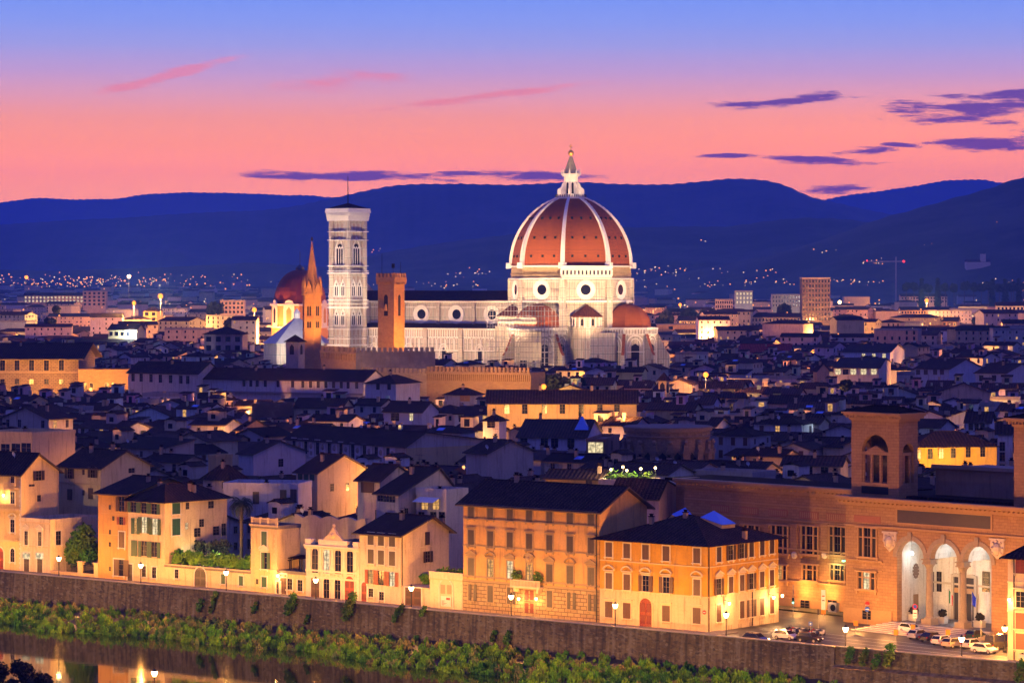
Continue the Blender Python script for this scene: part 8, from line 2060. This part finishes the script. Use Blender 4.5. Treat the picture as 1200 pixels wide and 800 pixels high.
for s_ in specs[:NIND]:
    cx, cy_, sx_, sy_ = s_['c']; F1 = Frame((cx, cy_), s_['ang']); o = F1.w(-s_['W'] / 2, -s_['D'] / 2)
    h = House('town_house', None, 'house', Frame((o[0], o[1]), s_['ang']), 0, s_['W'], 0, s_['D'], 'small town houses')
    nc = q.choice([0, 1, 1, 2, 2, 3]); na = 1 if q.random() < .35 else 0; nd = 1 if q.random() < .2 else 0
    h.walls(s_['zE'], s_['rise'], s_['kind'], PAL[s_['ti']][0], mat=M_PL if q.random() < .6 else M_PLO)
    g = q.uniform(.6, 1.5)
    if s_['kind'] == 'flat': h.roof(0, mat=M_PL, tint=(.3, .26, .24), chims=[(q.uniform(.15, .85), q.uniform(.2, .8), q.uniform(1.2, 2)) for _ in range(nc)], dishes=[(.6, .2)] * nd)
    else: h.roof(.6, tint=(g, g, g), chims=[(q.uniform(.12, .88), q.uniform(.2, .8), q.uniform(.9, 1.6)) for _ in range(nc)], aerials=[(q.uniform(.2, .8), .5, q.uniform(2, 3.4))] * na, dishes=[(q.uniform(.2, .8), .25)] * nd)
    extra = ''
    r_ = q.random()
    if r_ < .26 and s_['kind'] in ('gx', 'hip', 'shed') :          # roof cabin / dormer
        m = MB(tint=PAL[(s_['ti'] + 2) % 8][0]); x0 = s_['W'] * q.uniform(.2, .5); y0 = s_['D'] * .28; w_ = q.uniform(2.6, 4.2); zb = s_['zE'] + .1; m.box(x0, x0 + w_, y0, y0 + 4, zb, zb + 2.9 + s_['rise'] * .3, 0); m.tint = (1, 1, 1); roof_geo(m, w_, 4, zb + 2.9 + s_['rise'] * .3, .6, 'gy', .3, .12, mi=1, x0=x0, y0=y0)
        m.face([(x0 + w_ * .3, y0 - .02, zb + 1.2), (x0 + w_ * .7, y0 - .02, zb + 1.2), (x0 + w_ * .7, y0 - .02, zb + 2.4), (x0 + w_ * .3, y0 - .02, zb + 2.4)], 2); m.build('roof_cabin', [M_PL, M_RF, M_GLASS], h.root); extra = ' and roof cabin'
    elif r_ < .34 and s_['kind'] in ('gx', 'hip'):
        m = MB(); x0 = s_['W'] * q.uniform(.3, .6); p = s_['rise'] / (s_['D'] / 2) if s_['kind'] == 'gx' else s_['rise'] / (min(s_['W'], s_['D']) / 2); y0, y1 = s_['D'] * .12, s_['D'] * .12 + 1.6; slabf(m, [(x0, y0, s_['zE'] + p * y0 + .12), (x0 + 1.8, y0, s_['zE'] + p * y0 + .12), (x0 + 1.8, y1, s_['zE'] + p * y1 + .12), (x0, y1, s_['zE'] + p * y1 + .12)], .1); m.build('skylight', M_SKYL, h.rf); extra = ' and blue skylight'
    rows = 3 if cy_ < 640 else 2
    ws = winspec(s_, q, rows); nl = 0
    for (face, a, z, kd, w_, h_) in ws:
        if kd == 'l': nl += 1
        link('window', cw_mesh(kd, w_, h_), h.root, (a, 0, z) if face == 'F' else (s_['W'], a, z), 0 if face == 'F' else R(90))
    c = h.F.w(s_['W'] / 2, 0); px_ = 600 + c[0] / c[1] * FPX; py_ = HY + FPX * (CH - s_['zE']) / c[1]
    pend.append((h.root, PAL[s_['ti']][1], s_['kind'], nc, nl, extra, px_, py_, na, nd))
groups_ = {}
for p in pend:
    w_, nm, d = rel(p[6], p[7])
    base = '%s house with %s%s%s, %s %s' % (p[1], KW[p[2]], ' and lit window' if p[4] and not p[5] else '', p[5], w_, nm)
    groups_.setdefault(base, []).append(p)
for base, ps in groups_.items():
    if len(ps) == 1: ps[0][0]['label'] = base; continue
    ps.sort(key=lambda p: -p[7]); 
    for i, p in enumerate(ps):
        o_ = 'nearest ' if i == 0 else ('farthest ' if i == len(ps) - 1 else ('second nearest ' if i == 1 else ORD[i] + ' nearest ')); p[0]['label'] = (o_ + base).replace(' and roof cabin', ', roof cabin').replace('flat terrace roof', 'flat roof').replace(' and lit window', ', lit window').replace('with long-ridged roof', 'with long ridge')
        if len(p[0]['label'].replace('-', ' ').split()) > 15: p[0]['label'] = p[0]['label'].replace(', lit window', '').replace('the pyramid-roofed house', 'the pyramid roof').replace('dark slopes right of the apse', 'slopes beside the apse')
# the rest of the old town as one mass, and the modern city beyond
m = MB(); mats_ = [M_PL, M_RF, M_GLASS, M_LIT, M_TRIMT, M_SKYL]
def put(s_, q, windows=True, chim=True, ov=.5):
    cx, cy_, sx_, sy_ = s_['c']; M = Matrix.Translation((cx, cy_, 0)) @ Matrix.Rotation(s_['ang'], 4, 'Z') @ Matrix.Translation((-s_['W'] / 2, -s_['D'] / 2, 0)); m.M = M
    m.tint = tuple(c * q.uniform(.85, 1.15) for c in PAL[s_['ti']][0]); wall_geo(m, s_['W'], s_['D'], s_['zE'], s_['rise'], s_['kind'], z0=-2)
    g = q.uniform(.6, 1.5); m.tint = (g, g, g)
    if s_['kind'] == 'flat': m.tint = (.3, .27, .25); roof_geo(m, s_['W'], s_['D'], s_['zE'], s_['rise'], 'flat', 0, mi=0, mu=0)
    else: roof_geo(m, s_['W'], s_['D'], s_['zE'], s_['rise'], s_['kind'], ov, mi=1, mu=1)
    if chim:
        for _ in range(q.choice([0, 1, 1, 2])):
            x_, y_ = q.uniform(.1, .9) * s_['W'], q.uniform(.15, .85) * s_['D']; z_ = roof_z(x_, y_, s_['W'], s_['D'], s_['zE'], s_['rise'], s_['kind']); m.tint = (.42, .3, .2); m.box(x_ - .4, x_ + .4, y_ - .3, y_ + .3, z_ - .5, z_ + 1.3, 4); m.box(x_ - .5, x_ + .5, y_ - .4, y_ + .4, z_ + 1.3, z_ + 1.5, 4)
    if chim:
        for _ in range(q.choice([1, 2, 3])):
            x_, y_ = q.uniform(.12, .8) * s_['W'], q.uniform(.15, .75) * s_['D']; z_ = roof_z(x_, y_, s_['W'], s_['D'], s_['zE'], s_['rise'], s_['kind']); r_ = q.random(); a_, b_, c_ = q.uniform(.4, 1.5), q.uniform(.4, 1.3), q.uniform(.4, 1.5)
            if r_ < .3: a_, b_, c_ = q.uniform(2, 4), q.uniform(2, 3.5), q.uniform(1.8, 3)
            m.tint = tuple(c * q.uniform(.7, 1.3) for c in PAL[q.randrange(8)][0]); m.box(x_, x_ + a_, y_, y_ + b_, z_ - 1, z_ + c_, 0, top=r_ > .3)
            if r_ < .3:
                m.tint = (1, 1, 1); slabf(m, [(x_ - .3, y_ - .3, z_ + c_), (x_ + a_ + .3, y_ - .3, z_ + c_), (x_ + a_ + .3, y_ + b_ + .3, z_ + c_ + .5), (x_ - .3, y_ + b_ + .3, z_ + c_ + .5)], .15, 1); w_ = a_ * .22
                m.face([(x_ + a_ / 2 - w_, y_ - .02, z_ + .2), (x_ + a_ / 2 + w_, y_ - .02, z_ + .2), (x_ + a_ / 2 + w_, y_ - .02, z_ + c_ * .8), (x_ + a_ / 2 - w_, y_ - .02, z_ + c_ * .8)], 3 if q.random() < .12 else 2)
        if q.random() < .16 and s_['kind'] in ('gx', 'hip'):
            p = s_['rise'] / ((s_['D'] if s_['kind'] == 'gx' else min(s_['W'], s_['D'])) / 2); x0 = s_['W'] * q.uniform(.3, .5); y0 = s_['D'] * .1; m.face([(x0, y0, s_['zE'] + p * y0 + .1), (x0 + 2, y0, s_['zE'] + p * y0 + .1), (x0 + 2, y0 + 1.5, s_['zE'] + p * (y0 + 1.5) + .1), (x0, y0 + 1.5, s_['zE'] + p * (y0 + 1.5) + .1)], 5)
    if windows:
        m.tint = (1, 1, 1)
        for (face, a, z, kd, w_, h_) in winspec(s_, q, 2 if s_['zE'] < 26 else 7):
            mi = 3 if kd == 'l' else 2
            if face == 'F': m.face([(a - w_ / 2, -.06, z - h_ / 2), (a + w_ / 2, -.06, z - h_ / 2), (a + w_ / 2, -.06, z + h_ / 2), (a - w_ / 2, -.06, z + h_ / 2)], mi)
            else: m.face([(s_['W'] + .06, a - w_ / 2, z - h_ / 2), (s_['W'] + .06, a + w_ / 2, z - h_ / 2), (s_['W'] + .06, a + w_ / 2, z + h_ / 2), (s_['W'] + .06, a - w_ / 2, z + h_ / 2)], mi)
for s_ in specs[NIND:]: put(s_, q)
print('cells', len(specs))
y = 1600.0
nfar = 0
while y < 7200:
    stepy = 24 + (y - 1600) * .013; x = -.178 * y - 160
    while x < .18 * y + 160:
        stepx = q.uniform(17, 34) * (1 + (y - 1600) / 9000); cx, cy_ = x + stepx / 2, y + q.uniform(-8, 8); x += stepx
        if q.random() < .10: continue
        if y < 1760 and (XM - 35 < cx < XM + 35): continue
        big = q.random() < .10; W, D = stepx * q.uniform(.7, 1.1), min(stepy * .6, q.uniform(12, 20))
        zE = q.uniform(13, 21) + (q.uniform(6, 16) if big else 0); 
        px_ = 600 + cx / cy_ * FPX
        if 300 < px_ < 790 and y < 1800: zE = 12
        rise_g = max(0, (cy_ - 4200)) * .010
        kind = q.choice(['gx', 'hip', 'flat', 'gx'])
        s_ = dict(W=W, D=D, zE=zE + rise_g, kind=kind, rise=.6 if kind == 'flat' else min(W, D) * .14, ti=q.randrange(8), ang=R(q.uniform(-35, 15)), c=(cx, cy_, 0, 0)); put(s_, q, windows=y < 3300, chim=False, ov=.4); nfar += 1
    y += stepy
m.M = None
o = m.build('distant_roofs', mats_); tag(o, 'mass of small houses and roofs of the old town and the suburbs beyond', 'townscape', kind='stuff')
print('far', nfar, 'faces', len(m.f))
# big far buildings one can tell apart
def FB(label, x0, x1, y, Y, ang=0, tint=PALE, kind='gx', rise=3, D=16, lit=0, rows=2, n=8, cat='building', lc=(1, .40, .08)):
    X1 = (x1 - 600) / FPX * Y; F1 = Frame((X1, Y), R(ang)); a0 = F1.front(x0); h = House('far_building', label, cat, F1, a0, 0, 0, D, 'large buildings of the far town'); h.D = D
    h.walls(zat(y, Y), rise, kind, tint, mat=M_PL).roof(.8, mat=M_RF if kind != 'flat' else M_PL, tint=(1, 1, 1) if kind != 'flat' else (.3, .26, .25))
    for r in range(rows):
        for i in range(n):
            a = h.W * (i + .5) / n; z = h.zE - 2.6 - 4.2 * r; b_ = round(min(1.6, h.W / n * .25), 1)
            link('window', wm(('window', 'fb', b_, rnd.random() < .12), lambda mm: mm.box(-b_, b_, -.1, 0, -1.2, 1.2), [M_LITW if rnd.random() < .14 else M_GLASS]), h.root, (a, 0, z))
    if lit:
        for i in range(max(1, int(h.W / 45))):
            a = h.W * (i + .5) / max(1, int(h.W / 45)); p0 = h.F.w(a, -22, h.zE * .5); p1 = h.F.w(a, 0, h.zE * .7); flood(p0, p1, lit * 1.7e4, c=lc, ang=150, size=1)
    return h
FB('tall tapering apartment tower on the far right skyline', 940, 973, 326, 2700, 0, (.06, .045, .05), 'flat', .6, 22, 0, 9, 9)
FB('long orange-lit palace with arcade, left half, far right', 957, 1034, 364, 3100, -3, (.60, .38, .16), lit=3.2, n=20)
FB('long orange-lit palace, right half, beneath the amber star light', 1056, 1115, 363, 3100, 3, (.60, .38, .16), lit=3.2, n=18)
FB('pale long range behind the amber star light', 1056, 1110, 347, 4000, 2, (.5, .42, .34), n=16, lit=1.6)
FB('upright cream block of flats at the far right', 1168, 1200, 358, 2700, -5, (.6, .48, .34), rows=4, n=7, lit=1.5, lc=(1, .6, .3))
FB('orange-lit low market front, far right', 961, 1018, 388, 2250, 0, (.66, .38, .1), 'flat', .5, lit=3)
FB('small orange-lit gabled front beside the veranda building', 1090, 1112, 386, 2150, -5, (.66, .40, .12), lit=2, n=4)
FB('portico building with orange columns at the right edge', 1150, 1198, 391, 2000, -3, (.66, .42, .12), 'hip', 4, lit=3.5, n=6)
FB('lit cube house above the market front', 1104, 1122, 376, 2350, -15, (.64, .38, .18), lit=1.4, n=3)
FB('white-lit modern block on the far right skyline', 905, 938, 345, 3100, 0, (.35, .32, .28), 'flat', .5, rows=3, n=10, lit=.7, lc=(1, .8, .5))
FB('white slab of flats left of the modern block', 862, 882, 341, 3000, 0, (.3, .3, .3), 'flat', .5, rows=3, n=5, lit=.4, lc=(.9, .9, 1))
FB('beige school with strip windows under the white slab', 838, 859, 351, 2900, -4, (.5, .38, .3), 'flat', .5, n=8)
FB('long yellow-lit arcade right of the dome', 880, 938, 371, 2500, -2, (.62, .5, .28), lit=2, n=14)
FB('lit corner hall with tall windows right of the dome', 796, 820, 375, 2500, 0, (.62, .5, .3), lit=.6, n=8)
FB('low orange-lit street front right of the tribune', 768, 840, 380, 2300, 1, (.64, .38, .14), 'flat', .4, lit=2.4, n=2)
FB('bright yellow-lit front right of the tribune', 815, 850, 404, 1750, -5, (.64, .5, .24), lit=.7, n=7)
FB('church-like gabled hall on the far right', 858, 880, 367, 2500, -30, (.5, .42, .42), n=3)
FB('grey stone tower block of the left roofs', 239, 284, 391, 1450, -4, (.30, .25, .24), 'hip', 3, n=4)
FB('long brick barracks on the far left skyline', 28, 124, 346, 3600, 0, (.45, .30, .22), rows=2, n=22, lit=.7)
FB('upright block of flats left of the amber street light', 97, 124, 341, 3500, 0, (.5, .34, .26), 'flat', .5, rows=4, n=5, lit=.8)
FB('pair of tall flats right of the amber street light', 258, 286, 352, 2900, 0, (.42, .3, .26), 'flat', .5, rows=4, n=6, lit=.7)
FB('yellow-lit building at the far left amid the roofs', 127, 160, 386, 1800, -10, (.6, .48, .26), lit=1.3, n=5)
FB('white-lit house front beside the floodlight pole', 140, 168, 383, 1950, 0, (.64, .56, .42), lit=1.5, n=4, lc=(1, .9, .6))
FB('square yellow tower house behind the left street lights', 168, 184, 364, 2400, -10, (.6, .42, .16), 'hip', 3, lit=1, n=2)
# tall street lights of the town one can see
def tall_lamp(x, y, Y, lab, e, r=1.0, c=(1, .45, .10), mt=None, pole=22):
    X = (x - 600) / FPX * Y; z = zat(y, Y); t = empty('tall_street_light', (X, Y, 0), 0, lab, 'street light', 'tall street lights of the town')
    mm = MB(); mm.tube((0, 0, 0), (0, 0, z), .25, .12, n=6); mm.build('pole', M_STEEL, t); mm = MB(); mm.ball((0, 0, z), r); g_ = mm.build('lamp_head', mt or M_LAMP, t); g_.visible_shadow = False; lamp_light(t, (0, -1.5, z + .5), e * .5, c, 1.0, False, 'tall_lamp_light')
A_ = emis('amber_star_lamp', (1, .28, .03), 3.2)
tall_lamp(188, 347, 2300, 'brightest amber street light among the left roofs', 2.6e6, 2.0, mt=A_); tall_lamp(157, 355, 2100, 'amber street light left of the brightest one', 1e6, 1.4, mt=A_); tall_lamp(298, 363, 2000, 'amber street light left of the red dome', 6e5, 1.6, mt=A_)
tall_lamp(151, 324, 3900, 'pale street light high on the left skyline', 6e5, 2.4, (1, .8, .5), M_LAMP); tall_lamp(31, 325, 3900, 'amber street light at the far left skyline', 6e5, 2.4, mt=A_); tall_lamp(1086, 352, 3200, 'lone amber street light on the far right above the lit palace', 2e6, 2.1, mt=A_); tall_lamp(827, 439, 1010, 'small orange street light right of the tiny belfry', 5e4, .9, mt=A_); tall_lamp(797, 357, 2900, 'amber street light right of the dome on the skyline', 3e5, 1.5, mt=A_); tall_lamp(637, 453, 900, 'orange street light above the long orange palace', 4e4, .8, mt=A_); tall_lamp(155, 389, 1800, 'white floodlight on the left roofs', 1.2e5, .8, (.9, 1, .9), M_LAMPW); tall_lamp(984, 354, 2900, 'warm white light over the long lit palace', 2.5e5, 1.6, (1, .8, .5), M_LAMP); tall_lamp(983, 502, 760, 'small cold white lamp left of the left library tower', 5e3, .35, (.6, .8, 1), M_LAMPW)
# streets below the roofs: hidden lamps that warm the walls
q = random.Random(77); nL = 0
for s_ in specs:
    cx, cy_ = s_['c'][:2]
    pr = .2 if cy_ < 700 else .30
    if q.random() < pr * .75 and cy_ > 600 and abs(cx) < .175 * cy_ + 5:
        x_, y_ = cx + q.uniform(-9, 9), cy_ - q.uniform(7, 10)
        l = lamp_light(None, (x_, y_, q.uniform(8, 13)), q.uniform(2500, 9000) * (.3 if cy_ < 900 else 1.0) * STREETK, (1, .40, .09), .5, False, 'street_light'); nL += 1
for _ in range(70):
    Y_ = q.uniform(1600, 4500); x_ = q.uniform(-.17, .17) * Y_; lamp_light(None, (x_, Y_, q.uniform(17, 24)), q.uniform(1.5e4, 8e4) * STREETK, (1, .40, .09), 1.0, False, 'street_light'); nL += 1
print('lights', nL)
# far lights: thousands of points
def points(name, lab, lst, mt):
    mm = MB()
    for (x, y, Y, r) in lst:
        X = (x - 600) / FPX * Y; z = zat(y, Y); P = [(X + r, Y, z), (X, Y - r, z), (X - r, Y, z), (X, Y + r, z)]; T_, B_ = (X, Y, z + r), (X, Y, z - r)
        for i in range(4): mm.face([P[(i + 1) % 4], P[i], T_]); mm.face([P[i], P[(i + 1) % 4], B_])
    tag(mm.build(name, mt), lab, 'lights', kind='stuff')
for (x, y, Y, e) in ((120, 365, 2300, 2e5), (140, 372, 2000, 1.5e5), (205, 360, 2350, 3e5), (225, 366, 2200, 2e5), (175, 372, 2050, 2e5), (245, 360, 2500, 2e5), (90, 370, 2100, 1e5), (310, 372, 1900, 1.5e5), (60, 360, 2500, 1.5e5), (20, 372, 2100, 1.2e5), (1010, 375, 2600, 2e5), (1140, 380, 2300, 1.5e5), (980, 385, 2200, 1.2e5), (1060, 395, 1900, 1.2e5)):
    X = (x - 600) / FPX * Y; lamp_light(None, (X, Y, 24), e * .45, (1, .40, .08), 1.0, False, 'street_light')
q = random.Random(3)
am, wh = [], []
for _ in range(520):
    x = q.uniform(0, 1200); y = HY + abs(q.gauss(0, 1)) * 16 + q.uniform(-8, 10); y = max(y, 327); Y = min(7000, max(1700, FPX * (CH - 24) / max(y - HY, 6) * q.uniform(.7, .95))); 
    if 300 < x < 790 and y > 345: continue
    (am if q.random() < .62 else wh).append((x, y, Y, q.uniform(.3, 1.0) * Y / 3000 * 1.0))
for _ in range(230):                                      # the left skyline
    x = q.gauss(110, 90); y = q.gauss(329, 4)
    if 0 < x < 320: (am if q.random() < .7 else wh).append((x, y, 6200, q.uniform(.6, 1.8)))
for (cx, cy_, sx_, sy_, n, Y) in ((765, 316, 14, 3, 34, 7200), (800, 318, 20, 3, 14, 7200), (893, 321, 12, 4, 20, 7000), (845, 316, 8, 2, 8, 7000), (550, 320, 12, 3, 30, 8000), (440, 293, 4, 1.5, 8, 8300), (1000, 329, 18, 2, 40, 6300), (1030, 305, 10, 2.5, 20, 5800), (968, 293, 5, 1.2, 12, 5700), (1085, 286, 3, .8, 5, 5700), (825, 283, 6, 1, 6, 6900), (1165, 260, 3, 1, 3, 5400), (1190, 332, 20, 3, 26, 4700), (1190, 338, 8, 2, 12, 4200), (520, 332, 40, 3, 40, 7500), (720, 330, 30, 3, 20, 7000), (870, 332, 60, 3, 60, 6500)):
    for _ in range(n * 5 // 9):
        x_, y_ = q.gauss(cx, sx_), q.gauss(cy_, sy_); Y_ = min(hillhit(x_, y_), FPX * (CH - 12) / max(y_ - HY, .1) if y_ > HY + 2 else 9e9); (am if q.random() < .5 else wh).append((x_, y_, Y_, q.uniform(.7, 2.0) * Y_ / 7000))
points('amber_city_lights', 'scatter of tiny amber lights over the far town and hillsides', am, M_LAMPF)
points('white_city_lights', 'scatter of tiny pale lights over the far town and hillsides', wh, M_LAMPF2)
# hilltop abbey, tower crane, cypresses
HC = hillhit(1148, 313); X = (1148 - 600) / FPX * HC
t = empty('hillside_church', (X, HC, zat(313, HC)), 0, 'dim pale church with a small tower on the dark right hillside', 'church'); bb(lambda mm: mm.box(-22, 18, 0, 20, -8, 9), 'nave', M_PALE, t); bb(lambda mm: mm.box(2, 10, -2, 8, 9, 22), 'tower', M_PALE, t); bb(lambda mm: roof_geo(mm, 40, 20, 9, 4, 'gx', .5, x0=-22, y0=0), 'roof', M_RF, t)
X = (1050 - 600) / FPX * 4700
t = empty('tower_crane', (X, 4700, 0), 0, 'tower crane with red lights against the far right hillside', 'crane'); zc_ = zat(307, 4700); bb(lambda mm: mm.box(-1, 1, -1, 1, 0, zc_ + 8), 'mast', M_STEEL, t); bb(lambda mm: mm.box(-45, 12, -.8, .8, zc_, zc_ + 1.8), 'jib', M_STEEL, t); bb(lambda mm: (mm.ball((12, -1, zc_ + 1), 1.8), mm.ball((-45, -1, zc_ + 2), 1.2)), 'warning_light', M_LAMPR, t)
q = random.Random(9); CYP = []
for i, x in enumerate((1062, 1071, 1080, 1088, 1099, 1108, 1118, 1130, 1141, 1150, 1158, 1163, 1171, 1178, 1185, 1188, 1194, 1199)):
    CYP.append((x, 331 - (5 if i in (2, 4, 11, 13, 16) else 0) + q.uniform(-1.5, 1.5), 3900))
def tree_far(x, ytop, Y, wpx, lab, tall=False, seed=0, group='trees of the far town'):
    X = (x - 600) / FPX * Y; z = zat(ytop, Y); t = empty('cypress' if tall else 'broad_tree', (X, Y, 0), 0, lab, 'tree', group); qq = random.Random(seed); w_ = wpx / FPX * Y / 2
    mm = MB()
    for k in range(14 if not tall else 9):
        f_ = k / 13 if not tall else k / 8
        if tall: leafblob(mm, (0, 0, z * (.45 + .5 * f_)), w_ * (1.1 - .8 * f_), 110, w_ * .6, rr=qq)
        else: a = qq.uniform(0, 6.28); r = qq.uniform(0, .7) * w_; mm.tint = tuple([qq.uniform(.6, 1.3)] * 3); leafblob(mm, (r * math.cos(a), r * math.sin(a), z - w_ * .5 - qq.uniform(0, .9) * w_), w_ * qq.uniform(.4, .6), 110, w_ * .26, rr=qq)
    mm.build('crown', M_LEAFD, t); mm = MB(); mm.tube((0, 0, 0), (0, 0, z * .8), max(.4, w_ * .08), n=6); mm.build('trunk', M_BARK, t)
for i, (x, yt, Y) in enumerate(CYP): tree_far(x, yt, Y, 11 if i not in (2, 4, 11, 13, 16) else 7, '%s dark tree from the left on the low ridge at far right' % (ORD + ['seventeenth', 'eighteenth'])[i], tall=i in (2, 4, 11, 13, 16), seed=i, group='trees on the low ridge')
TL = [(830, 362, 2700, 30), (858, 364, 2700, 26), (780, 364, 2500, 26), (805, 362, 2600, 22), (919, 356, 2750, 16), (840, 366, 2600, 26), (272, 371, 1900, 24), (250, 352, 2700, 22), (290, 372, 1850, 18), (1147, 371, 2400, 18), (60, 372, 2000, 16), (66, 358, 2100, 10), (990, 445, 950, 16), (655, 437, 980, 30), (675, 440, 970, 20), (640, 438, 1000, 20)]
for i, (x, yt, Y, w_) in enumerate(TL): tree_far(x, yt, Y, w_, ['biggest dark tree mass right of the dome', 'dark tree right of the biggest mass', 'dark tree beside the tribune roof', 'dark tree left of the biggest mass', 'round tree left of the yellow arcade', 'dark tree in front of the biggest mass', 'dark tree left of the red dome near the amber light', 'broad tree behind the amber lights', 'small dark tree closest to the red dome', 'round tree by the cream flats', 'tree at the left edge of the roofs', 'narrow dark tree among the left roofs', 'tree beside the glowing loggia', 'broad tree in the courtyard above the orange palace', 'tree right of the courtyard tree', 'tree left of the courtyard tree'][i], seed=i + 50)
